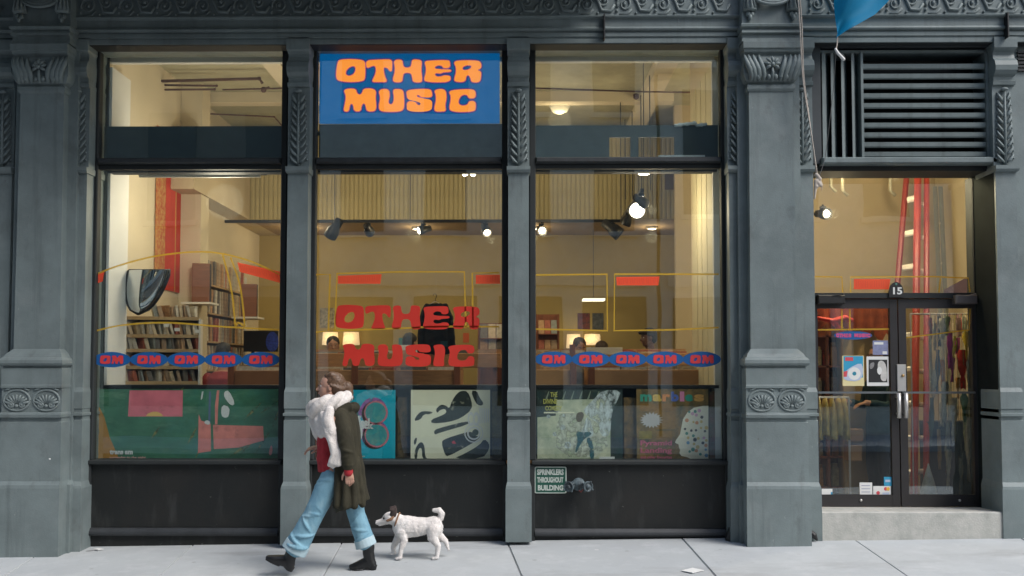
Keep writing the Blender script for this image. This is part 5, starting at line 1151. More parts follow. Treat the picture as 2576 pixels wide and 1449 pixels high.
# ---- small oval, notices and posters on the doors
def door_flat(parent, name, pts, mat, dy=0.0, smooth=0): return MB().flat([px_poly(pts, YDD, smooth)], YDD - dy).build(name, mat, parent)
c = at(2146, 844, YDD); MB().flat([ellipse(c.x, c.z, 0.192, 0.042)], YDD - 0.001).build('painted_oval', BLUEP, dl)
fo = lambda py: Z(py, YDD, 2146)
OPK = pm('oval_pink', (0.60, 0.08, 0.22), 0.5)
word('OTHER', RO, xd(2104), xd(2142), fo(849), fo(839), YDD - 0.003, OPK, dl, 'painted_letter'); word('MUSIC', RM, xd(2149), xd(2190), fo(849), fo(839), YDD - 0.003, OPK, dl, 'painted_letter')
def rect(x0, x1, y0, y1): return [(x0, y1), (x1, y1), (x1, y0), (x0, y0)]
def sheet(px0, px1, py0, py1, Y, mat, name, label, cat, grp=None):
    a = at(px0, py1, Y); b = at(px1, py0, Y); t = thing(name, ((a.x + b.x) / 2, Y, a.z), label, cat, grp)
    MB().box(a.x, b.x, Y, Y + 0.002, a.z, b.z).build('sheet', mat, t)
    return t
def on_sheet(t, nm, pts, Y, k, mat, smooth=0, holes=None):
    return MB().flat([px_poly(pts, Y, smooth)] + [px_poly(h, Y, smooth) for h in (holes or [])], Y - 0.0012 * k).build(nm, mat, t)
def circ(cx, cy, r, n=20, ry=None): return [(cx + r * math.cos(2 * math.pi * i / n), cy + (ry or r) * math.sin(2 * math.pi * i / n)) for i in range(n)]
Yn = YD - 0.004
PAPER = pm('white_paper', (0.74, 0.74, 0.72), 0.7, var=0.05); PCREAM = pm('cream_paper', (0.86, 0.83, 0.62), 0.7, var=0.06); PYEL = pm('pale_yellow_print', (0.70, 0.62, 0.33), 0.7)
CYAN = pm('cyan_print', (0.03, 0.33, 0.55), 0.6, var=0.15); TEAL = pm('teal_print_light', (0.02, 0.22, 0.32), 0.6); REDPR = pm('red_print', (0.60, 0.07, 0.09), 0.6); INK = pm('ink_print', (0.02, 0.02, 0.022), 0.6, var=0.3); GREYP = pm('grey_print', (0.30, 0.29, 0.29), 0.6, var=0.5, scale=30); MAUVE = pm('mauve_print', (0.26, 0.28, 0.45), 0.6, var=0.3, scale=25)
t = sheet(2120, 2173, 895, 971, Yn, PYEL, 'door_poster', 'sky-blue poster with a white ring and pale yellow foot on the left door', 'poster')
on_sheet(t, 'print_field', rect(2122, 2171, 896, 950), Yn, 1, CYAN); on_sheet(t, 'print_field', rect(2126, 2146, 899, 908), Yn, 2, REDPR); on_sheet(t, 'print_ring', circ(2149, 940, 16), Yn, 2, PAPER); on_sheet(t, 'print_core', circ(2149, 940, 5), Yn, 3, TEAL); on_sheet(t, 'print_wing', [(2122, 940), (2136, 926), (2165, 912), (2171, 925), (2171, 944), (2160, 960), (2122, 957)], Yn, 1.5, pm('pale_blue_print', (0.45, 0.52, 0.66), 0.6), 1); on_sheet(t, 'print_spot', [(2122, 935), (2132, 933), (2130, 948), (2122, 948)], Yn, 2, REDPR)
t = sheet(2181, 2235, 897, 971, Yn, PAPER, 'door_poster', 'white-framed black and white picture poster on the left door', 'poster')
on_sheet(t, 'print_field', rect(2185, 2232, 905, 962), Yn, 1, INK); on_sheet(t, 'print_shape', [(2208, 912), (2216, 906), (2226, 912), (2231, 930), (2231, 958), (2220, 960), (2214, 950), (2217, 938), (2208, 930)], Yn, 2, pm('pale_grey_print', (0.62, 0.60, 0.57), 0.6, var=0.2, scale=20), 1); on_sheet(t, 'print_shape', [(2206, 926), (2214, 922), (2219, 930), (2215, 944), (2207, 940)], Yn, 3, PAPER, 1); on_sheet(t, 'print_shape', [(2187, 915), (2200, 910), (2198, 925), (2188, 930)], Yn, 2, GREYP, 1)
t = sheet(2196, 2234, 857, 893, Yn, MAUVE, 'door_notice', 'small mauve printed notice above the white-framed poster', 'notice'); on_sheet(t, 'print_block', rect(2199, 2222, 861, 867), Yn, 1, PAPER); on_sheet(t, 'print_block', rect(2220, 2231, 884, 891), Yn, 1, PAPER)
t = sheet(2163, 2194, 1214, 1250, Yn, PAPER, 'door_sticker', 'plain white sticker low on the left door', 'sticker')
for i in range(3): on_sheet(t, 'print_line', rect(2167, 2189, 1221 + i * 8, 1222.4 + i * 8), Yn, 1, MAUVE)
t = sheet(2197, 2241, 1223, 1250, Yn, PAPER, 'door_sticker', 'wide white card sticker with red and yellow marks', 'sticker'); on_sheet(t, 'print_mark', circ(2209, 1240, 4.5), Yn, 1, REDPR); on_sheet(t, 'print_mark', circ(2228, 1230, 4.5), Yn, 1, REDPR); on_sheet(t, 'print_mark', circ(2234, 1230, 4.5), Yn, 2, pm('amber_print', (0.8, 0.45, 0.05), 0.6)); on_sheet(t, 'print_mark', rect(2220, 2237, 1239, 1247), Yn, 1, pm('pale_blue_print', (0.45, 0.52, 0.66), 0.6))
t = sheet(2224, 2243, 1200, 1222.5, Yn, CYAN, 'door_sticker', 'bright blue sticker above the wide white card sticker', 'sticker'); on_sheet(t, 'print_block', rect(2227, 2240, 1207, 1213), Yn, 1, pm('pale_blue_print', (0.45, 0.52, 0.66), 0.6))
t = sheet(2056, 2094, 1230, 1251, Yn, PAPER, 'door_sticker', 'white sticker with blue ends in the corner of the left door', 'sticker'); on_sheet(t, 'print_block', rect(2056, 2060, 1238, 1251), Yn, 1, CYAN); on_sheet(t, 'print_block', rect(2090, 2094, 1238, 1251), Yn, 1, CYAN)
# number plate 15
a = at(2236, 748, YD - 0.06); b = at(2272, 710, YD - 0.06); pc = (a.x + b.x) / 2; rw = (b.x - a.x) / 2
t = thing('house_number_plate', (pc, YD - 0.05, a.z), 'black arched plate with the number 15 over the doors', 'number plate')
arch = [(pc - rw, a.z), (pc + rw, a.z), (pc + rw, a.z + 0.06)] + [(pc + rw * 0.92 * math.cos(R(q)), a.z + 0.075 + (b.z - a.z - 0.075) * math.sin(R(q))) for q in range(10, 171, 16)] + [(pc - rw, a.z + 0.06)]
m = MB(); m.flat([arch], YD - 0.066); n0 = len(m.v); m.add([(x, YD - 0.052, z) for x, z in arch], []); k = len(arch); m.f += [(i, n0 + i, n0 + (i + 1) % k, (i + 1) % k) for i in range(k)]
m.build('plate', BLACK, t); text_in('numeral', '15', xd(2243), xd(2266), Z(741, YD - 0.06, 2254), Z(723, YD - 0.06, 2254), YD - 0.068, PAPER, t, 0.03)
MB().ball((pc, YD - 0.066, b.z - 0.02), (0.012, 0.006, 0.012), 8, 6).build('screw', pm('verdigris', (0.1, 0.25, 0.2), 0.5), t)

# ================================================================== posters in the display windows
YPo = 0.30
# window 1: long green poster
GREEN = layered('green_print', (0.065, 0.210, 0.120), 0.6, [((0.030, 0.110, 0.062), 3.0, (1, 1, 2.2), 0.40, 0.66, 0.9, 'n'), ((0.20, 0.36, 0.22), 4.5, (0.6, 1, 2.0), 0.55, 0.80, 0.8, 'n'), ((0.05, 0.24, 0.22), 1.8, (1, 1, 1), 0.52, 0.75, 0.7, 'n')], 0.02); COR = brushy('coral_print', (0.85, 0.27, 0.22), 5, 0.20, 0.40, (1, 1, 1), 0.2); CORD = brushy('rose_print', (0.80, 0.20, 0.25), 3.5, 0.20, 0.42, (1, 1, 1.5), 0.2); OCH = pm('ochre_print', (0.50, 0.24, 0.035), 0.6, var=0.3, scale=4); OLV = brushy('olive_streak', (0.30, 0.28, 0.09), 12, 0.42, 0.62)
t = sheet(226, 700, 979, 1157, YPo, GREEN, 'window_poster', 'long green poster with pink blocks and white trans am lettering, left window', 'poster')
on_sheet(t, 'print_block', [(322, 1048), (459, 1048), (460, 982), (326, 982)], YPo, 1, CORD); on_sheet(t, 'print_sun', [(367, 1047), (373, 1040), (384, 1036), (396, 1036), (406, 1041), (411, 1047)], YPo, 2, pm('sun_print', (0.80, 0.50, 0.14), 0.6))
on_sheet(t, 'print_block', [(498, 1140), (500, 1042), (506, 1058), (530, 1066), (531, 1135)], YPo, 1, COR); on_sheet(t, 'print_block', [(538, 1130), (536, 1069), (662, 1072), (664, 1108), (600, 1126)], YPo, 1, COR)
on_sheet(t, 'print_bar', [(541, 1068), (541, 1020), (546, 982), (552, 982), (549, 1020), (547, 1068)], YPo, 1, COR); on_sheet(t, 'print_bar', [(524, 1066), (526, 985), (531, 985), (529, 1066)], YPo, 1, pm('steel_blue_print', (0.10, 0.14, 0.25), 0.6))
on_sheet(t, 'print_patch', [(564, 985), (576, 982), (592, 1015), (582, 1022), (564, 1000)], YPo, 1, PAPER, 1); on_sheet(t, 'print_patch', [(558, 1018), (578, 1024), (576, 1048), (566, 1052), (556, 1045)], YPo, 1, PAPER, 1); on_sheet(t, 'print_patch', [(508, 985), (512, 985), (509, 1003), (505, 1006)], YPo, 1, PAPER); on_sheet(t, 'print_patch', [(512, 1064), (520, 1056), (530, 1062), (526, 1070)], YPo, 2, PAPER, 1)
for i, (x, y, l, a_) in enumerate(((470, 1120, 60, -60), (490, 1155, 70, -62), (600, 1150, 90, -50), (640, 1145, 100, -58), (420, 1010, 60, -40), (380, 1105, 40, -55), (610, 1060, 70, -45), (680, 1090, 60, -70), (570, 1155, 80, -35), (655, 1040, 60, -35))):
    dx, dy = math.cos(R(a_)) * l, math.sin(R(a_)) * l
    on_sheet(t, 'print_streak', [(x, y), (x + dx * 0.5 + 3, y + dy * 0.5 + 2), (x + dx, y + dy), (x + dx * 0.5 - 3, y + dy * 0.5 - 2)], YPo, 0.5, OLV)
on_sheet(t, 'print_leaf', [(676, 1138), (682, 1118), (686, 1128), (684, 1144), (678, 1146)], YPo, 1, COR, 1)
Zp = lambda py: Z(py, YPo); Xp = lambda px: X(px, YPo, 1100)
text_in('lettering', 'trans am', Xp(277), Xp(335), Zp(1144), Zp(1132), YPo - 0.004, PAPER, t, 0.05); text_in('lettering', 'surrender to the night', Xp(277), Xp(368), Zp(1157.5), Zp(1148), YPo - 0.004, pm('rose_text', (0.75, 0.42, 0.38), 0.6), t, 0.02)
on_sheet(t, 'print_curve', [(229, 1156.5), (300, 1156.5), (290, 1132), (276, 1100), (263, 1050), (250, 1024), (238, 1016), (229, 1018)], YPo, 1, OCH)
on_sheet(t, 'print_shape', [(235, 1060), (247, 1070), (252, 1090), (244, 1092), (235, 1082)], YPo, 2, OLV, 1); on_sheet(t, 'print_shape', [(232, 1156), (232, 1098), (244, 1095), (246, 1125), (240, 1135), (248, 1156), (243, 1156), (238, 1142)], YPo, 2, pm('maroon_print', (0.06, 0.02, 0.02), 0.6), 0)
# window 2: turquoise poster with overlapping rings
TUR = pm('turquoise_print', (0.0, 0.46, 0.62), 0.6, var=0.12, scale=2); t = sheet(858, 995, 981, 1155, YPo, TUR, 'window_poster', 'turquoise poster with two big dark-rimmed rings and white script lettering', 'poster')
PUR = brushy('purple_print', (0.42, 0.13, 0.46), 12, 0.32, 0.50); GRT = layered('misty_teal_print', (0.06, 0.34, 0.36), 0.6, [((0.22, 0.46, 0.36), 14.0, (1, 1, 1), 0.48, 0.7, 0.8, 'n'), ((0.02, 0.20, 0.26), 9.0, (1, 1, 1), 0.55, 0.75, 0.7, 'n')], 0.02); PNK = pm('pink_print', (0.62, 0.20, 0.25), 0.6)
for (cx, cy, r) in ((944, 1037, 31), (946, 1094, 32)):
    on_sheet(t, 'print_ring', circ(cx - 4, cy - 3, r + 3), YPo, 1, PUR, 0); on_sheet(t, 'print_ring', circ(cx - 3, cy + 4, r), YPo, 1.6, INK); on_sheet(t, 'print_ring', circ(cx + 2, cy + 1, r - 1), YPo, 2.2, PNK); on_sheet(t, 'print_ring', circ(cx + 1, cy + 1, r - 5), YPo, 2.8, GRT)
on_sheet(t, 'print_stroke', [(877, 1030), (884, 1018), (898, 1014), (908, 1022), (909, 1045), (902, 1045), (901, 1030), (892, 1024), (882, 1034)], YPo, 1.2, PUR, 1); on_sheet(t, 'print_stroke', [(880, 1036), (893, 1028), (902, 1036), (902, 1050), (884, 1050)], YPo, 1, pm('deep_green_print', (0.02, 0.10, 0.08), 0.6), 1)
text_in('lettering', 'ring', Xp(878), Xp(908), Zp(1062), Zp(1042), YPo - 0.006, PAPER, t, 0.06); text_in('lettering', 'Heel', Xp(892), Xp(930), Zp(1073), Zp(1052), YPo - 0.0075, PAPER, t, 0.06); text_in('lettering', 'Jack', Xp(898), Xp(940), Zp(1084), Zp(1062), YPo - 0.009, PAPER, t, 0.06)
on_sheet(t, 'lettering_tail', [(905, 1075), (913, 1075), (912, 1100), (905, 1111), (894, 1110), (892, 1103), (900, 1104), (905, 1096)], YPo, 8, PAPER, 1); on_sheet(t, 'print_block', rect(893, 902, 1142, 1150), YPo, 1, PCREAM); on_sheet(t, 'print_line', rect(904, 918, 1147, 1148.5), YPo, 1, PCREAM)
# window 2: cream poster with a dark car drawing
DGR = layered('dark_green_print', (0.030, 0.040, 0.034), 0.6, [((0.012, 0.05, 0.045), 8.0, (1, 1, 1), 0.45, 0.65, 0.9, 'n'), ((0.10, 0.12, 0.09), 18.0, (1, 1, 1), 0.56, 0.76, 0.8, 'n')], 0.02); t = sheet(1033, 1233, 981, 1155, YPo, PCREAM, 'window_poster', 'cream poster with a dark high-contrast drawing of a car front', 'poster')
for sh_ in ([(1040, 1060), (1052, 1040), (1064, 1034), (1090, 1036), (1084, 1042), (1066, 1042), (1058, 1056)], [(1096, 1030), (1108, 1018), (1122, 1020), (1130, 1028), (1136, 1012), (1142, 1000), (1150, 990), (1160, 983), (1176, 984), (1186, 1006), (1188, 1030), (1160, 1052), (1130, 1062), (1086, 1066), (1084, 1056), (1110, 1046), (1124, 1038), (1120, 1028), (1106, 1032), (1100, 1040)], [(1184, 983), (1200, 983), (1206, 1000), (1218, 1016), (1208, 1022), (1196, 1014)],
            [(1091, 1085), (1100, 1078), (1180, 1058), (1184, 1066), (1102, 1090), (1094, 1094)], [(1110, 1112), (1120, 1104), (1170, 1088), (1188, 1086), (1196, 1098), (1210, 1096), (1200, 1108), (1166, 1128), (1128, 1148), (1120, 1146)], [(1140, 1154), (1168, 1142), (1206, 1120), (1218, 1104), (1231, 1116), (1231, 1130), (1214, 1154)], [(1042, 1154), (1044, 1130), (1054, 1114), (1062, 1112), (1068, 1122), (1070, 1150), (1076, 1154), (1062, 1154), (1062, 1130), (1056, 1126), (1050, 1138), (1050, 1154)], [(1040, 1112), (1046, 1100), (1050, 1104), (1044, 1122)]):
    on_sheet(t, 'print_shape', sh_, YPo, 1, brushy('car_ink_print', (0.030, 0.042, 0.036), 13, 0.26, 0.44), 1)
on_sheet(t, 'print_lamp', circ(1192, 1090, 24), YPo, 2, PAPER, 0, [circ(1192, 1090, 21)]); on_sheet(t, 'print_lamp', circ(1192, 1090, 17), YPo, 2, PAPER, 0, [circ(1192, 1090, 13)]); on_sheet(t, 'print_spot', circ(1196, 1088, 8), YPo, 2.2, DGR)
text_in('lettering', 'CO', Xp(1176), Xp(1206), Zp(1072), Zp(1036), YPo - 0.005, PAPER, t, 0.04)
for i in range(5): on_sheet(t, 'print_bar', rect(1206 + i * 5.4, 1209 + i * 5.4, 1026 + i * 0.5, 1066 - i), YPo, 1.5, PAPER)
on_sheet(t, 'print_mark', [(1136, 1112), (1142, 1108), (1148, 1116), (1140, 1117)], YPo, 3, REDPR)
# window 2: brown printed card between the posters
sheet(1000, 1024, 1000, 1150, 0.36, pm('brown_card_print', (0.16, 0.09, 0.03), 0.6, scale=18, col2=(0.02, 0.025, 0.02)), 'window_card', 'narrow brown patterned card between the turquoise and cream posters', 'card')
sheet(1238, 1262, 985, 1154, 0.36, pm('olive_card_print', (0.20, 0.15, 0.04), 0.6, scale=10, col2=(0.03, 0.03, 0.02)), 'window_card', 'narrow olive card beside the cream car poster', 'card')
# window 3: misty green poster, brown poster with a speckled head
MIST = pm('misty_green_print', (0.70, 0.70, 0.50), 0.6, scale=7, col2=(0.34, 0.40, 0.27)); t = sheet(1350, 1566, 980, 1155, YPo, DGR, 'window_poster', 'misty green poster with a blurred pale figure and small yellow title', 'poster')
on_sheet(t, 'print_field', [(1352, 1154), (1352, 1050), (1398, 1046), (1400, 1006), (1535, 1004), (1536, 1154)], YPo, 0.6, MIST)
PALEM = brushy('pale_mist_print', (0.70, 0.72, 0.58), 11, 0.40, 0.56); TEALM = brushy('teal_smudge_print', (0.04, 0.15, 0.17), 16, 0.33, 0.50); WBLU = brushy('white_blue_print', (0.72, 0.80, 0.80), 14, 0.36, 0.56, (1.4, 1, 0.8))
on_sheet(t, 'print_shape', [(1398, 1150), (1400, 1050), (1430, 1030), (1470, 1060), (1520, 1040), (1532, 1150)], YPo, 1.0, PALEM, 1); on_sheet(t, 'print_shape', [(1465, 1035), (1478, 1020), (1498, 1000), (1515, 982), (1564, 982), (1552, 1010), (1540, 1030), (1534, 1100), (1510, 1096), (1508, 1066), (1490, 1056)], YPo, 1.5, WBLU, 1)
on_sheet(t, 'print_figure', [(1462, 1085), (1470, 1070), (1474, 1050), (1482, 1050), (1490, 1075), (1494, 1095), (1480, 1102), (1464, 1100)], YPo, 2, WBLU, 1); on_sheet(t, 'print_figure', [(1448, 1050), (1452, 1038), (1466, 1036), (1470, 1046), (1462, 1062), (1452, 1062)], YPo, 2, pm('brown_smudge_print', (0.13, 0.10, 0.06), 0.6), 1); on_sheet(t, 'print_figure', [(1448, 1084), (1466, 1088), (1484, 1086), (1490, 1092), (1470, 1104), (1460, 1118), (1450, 1140), (1446, 1136), (1454, 1110)], YPo, 2.5, TEALM, 1); on_sheet(t, 'print_figure', [(1474, 1104), (1486, 1100), (1492, 1120), (1496, 1154), (1484, 1154), (1482, 1124)], YPo, 2.5, TEALM, 1)
for i, (x, y, r) in enumerate(((1380, 1048, 5), (1400, 1034, 5), (1419, 1045, 4), (1396, 1092, 6), (1415, 1075, 7), (1428, 1120, 9))): on_sheet(t, 'print_spot', circ(x, y, r, 12), YPo, 2, WBLU)
for i in range(9):
    x = 1372 + i * 21; on_sheet(t, 'print_streak', [(x, 1004), (x + 8, 984), (x + 10, 984), (x + 4, 1005)], YPo, 1.4, pm('pale_streak_print', (0.24, 0.28, 0.20), 0.6))
PYT = pm('title_yellow', (0.62, 0.60, 0.14), 0.6)
text_in('lettering', 'THE', Xp(1385), Xp(1402), Zp(999), Zp(987), YPo - 0.005, PYT, t, 0.02); text_in('lettering', 'DIVINE', Xp(1367), Xp(1402), Zp(1016), Zp(1004), YPo - 0.005, PYT, t, 0.02); text_in('lettering', 'COMEDY', Xp(1372), Xp(1414), Zp(1033), Zp(1021), YPo - 0.005, PYT, t, 0.02); on_sheet(t, 'print_line', rect(1368, 1445, 1036.5, 1040), YPo, 2, PCREAM)
BRN = pm('brown_collage_print', (0.38, 0.21, 0.05), 0.6, scale=9, col2=(0.045, 0.055, 0.025)); t = sheet(1602, 1782, 979, 1155, YPo, BRN, 'window_poster', 'brown poster titled marbles with a speckled white head profile', 'poster')
hp = [(1782, 1021), (1768, 1021), (1745, 1026), (1728, 1040), (1716, 1060), (1712, 1080), (1711, 1096), (1703, 1110), (1699, 1120), (1703, 1124), (1709, 1126), (1709, 1134), (1712, 1140), (1711, 1150), (1716, 1156)]
hp = [(1782, 1021), (1768, 1021), (1745, 1026), (1729, 1038), (1718, 1055), (1714, 1075), (1711, 1092), (1700, 1108), (1698, 1114), (1707, 1118), (1708, 1126), (1711, 1132), (1709, 1140), (1714, 1147), (1728, 1150), (1738, 1155), (1782, 1155)]
on_sheet(t, 'print_head', hp, YPo, 1, pm('ivory_print', (0.90, 0.84, 0.66), 0.6))
DC = [(0.05, 0.30, 0.22), (0.72, 0.40, 0.55), (0.15, 0.35, 0.55), (0.75, 0.32, 0.12), (0.02, 0.02, 0.02), (0.75, 0.55, 0.18)]
DM = [pm('dot_%d_print' % i, c_, 0.6) for i, c_ in enumerate(DC)]
random.seed(11)
pts_ = []
while len(pts_) < 34:
    x, y = random.uniform(1716, 1778), random.uniform(1028, 1150)
    if x < 1722 + (abs(y - 1080) / 70) * 14: continue
    if all(math.hypot(x - a_, y - b_) > 8.5 for a_, b_ in pts_): pts_.append((x, y))
for i, (x, y) in enumerate(pts_): on_sheet(t, 'print_dot', circ(x, y, random.uniform(3.0, 5.2), 12), YPo, 2, DM[random.randrange(6)])
LC = [(0.05, 0.35, 0.24), (0.78, 0.52, 0.12), (0.78, 0.28, 0.06), (0.10, 0.16, 0.50), (0.72, 0.25, 0.42), (0.03, 0.32, 0.22), (0.78, 0.40, 0.10)]
xx = [1611, 1654, 1684, 1709, 1737, 1746, 1757, 1779]
lx = [(1611, 1640), (1642, 1665), (1667, 1687), (1689, 1708), (1711, 1722), (1724, 1744), (1747, 1772)]
for i, ch in enumerate('marbles'):
    x0, x1 = lx[i]; top = 985 if ch in 'bl' else 992
    text_in('lettering', ch, Xp(x0), Xp(x1), Zp(1010), Zp(top), YPo - 0.004, pm('title_colour_%d' % i, LC[i], 0.6), t, 0.05)
star = []
for i in range(36):
    r = 1.0 if i % 2 == 0 else 0.70; a_ = 2 * math.pi * i / 36; star.append((1639 + 30 * r * math.cos(a_), 1057 + 21 * r * math.sin(a_)))
on_sheet(t, 'print_starburst', star, YPo, 1, pm('silver_print', (0.55, 0.53, 0.52), 0.5))
PKT = pm('pink_title', (0.66, 0.14, 0.22), 0.6); text_in('lettering', 'Pyramid', Xp(1611), Xp(1690), Zp(1124), Zp(1108), YPo - 0.004, PKT, t, 0.03); text_in('lettering', 'Landing', Xp(1611), Xp(1690), Zp(1143), Zp(1126), YPo - 0.004, PKT, t, 0.03); text_in('lettering', 'and other favourites', Xp(1611), Xp(1690), Zp(1153.5), Zp(1146), YPo - 0.004, PKT, t, 0.02)
for (x0, x1, y0, y1, c_) in ((1610, 1700, 1015, 1035, (0.34, 0.17, 0.03)), (1650, 1700, 1036, 1080, (0.36, 0.19, 0.035)), (1608, 1640, 1085, 1104, (0.34, 0.26, 0.04)), (1650, 1690, 1084, 1106, (0.32, 0.25, 0.04))): on_sheet(t, 'print_block', rect(x0, x1, y0, y1), YPo, 0.5, pm('collage_%d' % x0, c_, 0.6, var=0.4, scale=14))
sheet(1570, 1600, 1000, 1154, 0.34, pm('amber_card_print', (0.26, 0.14, 0.03), 0.6, scale=12, col2=(0.03, 0.03, 0.02)), 'window_card', 'amber patterned card between the misty green and the marbles posters', 'card')
sheet(1786, 1822, 985, 1154, 0.36, pm('green_card_print', (0.05, 0.09, 0.03), 0.6, scale=7, col2=(0.22, 0.05, 0.02)), 'window_card', 'dark green card with red tint beside the marbles poster', 'card')
a = at(1508, 1155, 0.28); b = at(1546, 1149, 0.28); MB().bbox(a.x, b.x, 0.27, 0.275, a.z, b.z, 0.001).build('price_ticket', PAPER, label='narrow white ticket lying at the foot of the misty green poster', cat='ticket')

# ================================================================== small things outside
YK = 0.128
a = at(1345, 1241, YK); b = at(1425, 1174, YK)
t = thing('sprinkler_sign', ((a.x + b.x) / 2, YK, a.z), 'green enamel sign reading SPRINKLERS THROUGHOUT BUILDING on the kickplate', 'sign')
def rrect(x0, x1, z0, z1, r): 
    o = []
    for cx, cz, q in ((x1 - r, z0 + r, -90), (x1 - r, z1 - r, 0), (x0 + r, z1 - r, 90), (x0 + r, z0 + r, 180)): o += [(cx + r * math.cos(R(q + k * 22.5)), cz + r * math.sin(R(q + k * 22.5))) for k in range(5)]
    return o
q = rrect(a.x, b.x, a.z, b.z, 0.016); m = MB(); m.flat([q], YK - 0.006); n0 = len(m.v); m.add([(x, YK, z) for x, z in q], []); k = len(q); m.f += [(i, n0 + i, n0 + (i + 1) % k, (i + 1) % k) for i in range(k)]
m.build('plate', pm('enamel_white', (0.52, 0.58, 0.53), 0.4, var=0.15, scale=14), t); MB().flat([rrect(a.x + 0.010, b.x - 0.010, a.z + 0.010, b.z - 0.010, 0.012)], YK - 0.0075).build('field', pm('enamel_green', (0.012, 0.085, 0.058), 0.4, var=0.25, scale=12), t)
zk = lambda py: Z(py, YK, 1385); xk = lambda px: X(px, YK, 1208); EW = pm('enamel_letter', (0.55, 0.60, 0.55), 0.4, var=0.2, scale=30)
for wd, p0, p1, q0, q1 in (('SPRINKLERS', 1351, 1418, 1180, 1195), ('THROUGHOUT', 1351, 1417, 1200, 1214), ('BUILDING', 1353, 1417, 1220, 1234)): text_in('lettering', wd, xk(p0), xk(p1), zk(q1), zk(q0), YK - 0.009, EW, t, 0.045)
# siamese fire connection
IRON = layered('verdigris_iron', (0.10, 0.135, 0.15), 0.5, [((0.03, 0.036, 0.04), 12.0, (1, 1, 1), 0.42, 0.62, 0.9, 'n'), ((0.26, 0.32, 0.34), 30.0, (1, 1, 1), 0.56, 0.72, 0.8, 'n')], 0.3, 50); c = at(1455, 1222, 0.0)
t_ = t = thing('fire_hose_connection', (c.x, 0.08, c.z - 0.06), 'old grey twin fire hose connection sticking out beside the green sign', 'hose connection')
m = MB(); m.lathe([(0.075, 0.0), (0.075, 0.012), (0.05, 0.02), (0.042, 0.07), (0.05, 0.10)][:5], (c.x + 0.01, 0.13, c.z + 0.01), (0, -1, 0), 16); m.build('flange', IRON, t, smooth=True)
m = MB(); m.limb([(c.x - 0.08, 0.03, c.z + 0.01), (c.x - 0.03, 0.02, c.z + 0.03), (c.x + 0.03, 0.02, c.z + 0.03), (c.x + 0.085, 0.03, c.z + 0.0)], [0.036, 0.040, 0.040, 0.036], 12); m.limb([(c.x - 0.02, 0.0, c.z + 0.03), (c.x + 0.03, -0.01, c.z + 0.035)], [0.028, 0.024], 10); m.build('body', IRON, t, smooth=True)
for sx, ax in ((-1, (-0.42, -0.90, -0.05)), (1, (0.35, -0.93, -0.02))):
    m = MB(); m.lathe([(0.034, 0), (0.034, 0.04), (0.058, 0.044), (0.060, 0.072), (0.050, 0.075), (0.046, 0.066), (0.024, 0.066), (0.022, 0.088), (0.008, 0.090)], (c.x + sx * 0.085, 0.02, c.z + 0.005), ax, 14); m.build('capped_outlet', IRON, t, smooth=True)
    m = MB(); e = Vector((c.x + sx * 0.085, 0.02, c.z + 0.005)) + Vector(ax).normalized() * 0.06
    for q_ in range(4): a_ = R(45 + 90 * q_ + 12 * sx); m.ball(e + Vector((math.cos(a_) * 0.062, 0.0, math.sin(a_) * 0.062)), 0.013, 6, 5)
    m.build('cap_lug', IRON, t, smooth=True)['kind'] = 'stuff'
MB().limb([(c.x + 0.05, -0.01, c.z - 0.03), (c.x + 0.03, -0.02, c.z - 0.06), (c.x + 0.01, -0.01, c.z - 0.045)], [0.006, 0.006, 0.006], 6).build('chain', pm('rusty_red', (0.3, 0.06, 0.05), 0.6), t, smooth=True)
t_.scale = (0.85, 0.85, 0.85)
# white litter and gum on the pavement
for i, (px, py, w_, h_, lab) in enumerate(((1742, 1439, 58, 12, 'white sheet of litter lying flat on the pavement'), (247, 1385, 28, 4, 'small white scrap of litter at the foot of the left pier'))):
    P4 = [on_ground(px - w_ / 2, py), on_ground(px, py + h_ / 2), on_ground(px + w_ / 2, py - 1), on_ground(px, py - h_ / 2)]
    m = MB(); m.add([(p.x, p.y, p.z + 0.012 + 0.004 * (j % 2)) for j, p in enumerate(P4)] + [(p.x, p.y, p.z + 0.009) for p in P4], [(0, 1, 2, 3), (7, 6, 5, 4)] + [(j, 4 + j, 4 + (j + 1) % 4, (j + 1) % 4) for j in range(4)]); m.build('litter', PAPER, label=lab, cat='litter')
for px, py, s_, lab in ((125, 1155, 0.012, 'small white paint fleck on the pedestal of the left pier'), (97, 1263, 0.010, 'thin white paint drip on the plinth of the left pier')):
    p = at(px, py, YPD + 0.02); MB().ball(p + Vector((0, -0.0, 0)), (s_ * 0.8, 0.004, s_ * (0.6 if py < 1200 else 2.2)), 8, 5).build('paint_fleck', PAPER, label=lab, cat='paint fleck', smooth=True)
# black stain wedge / rag at the foot of the right pier
m = MB(); g1 = on_ground(1855, 1357); xx_ = cxR - 0.33
m.limb([(xx_ - 0.06, -0.02, ground(xx_, 0) + 0.02), (xx_ - 0.03, -0.02, ground(xx_, 0) + 0.10), (xx_ + 0.02, -0.02, ground(xx_, 0) + 0.16)], [0.05, 0.055, 0.03], 10); t = thing('black_rag', (xx_, -0.02, ground(xx_, 0)), 'black bundle of rag stuffed beside the right pier plinth', 'rag'); remeshed(m, 'bundle', BLACK, t, 0.008, 3, 0.01, 0.04)
m = MB(); x2 = cxR + 0.345; m.limb([(x2 - 0.02, -0.12, ground(x2, 0) + 0.10), (x2 + 0.03, -0.13, ground(x2, 0) + 0.06), (x2 + 0.055, -0.13, ground(x2, 0) + 0.02)], [0.026, 0.03, 0.012], 8); t = thing('black_bird', (x2, -0.12, ground(x2, 0)), 'small dark scrap lodged between right pier and doorstep', 'scrap'); t.name = 'dark_scrap'; remeshed(m, 'scrap', BLACK, t, 0.006, 2)
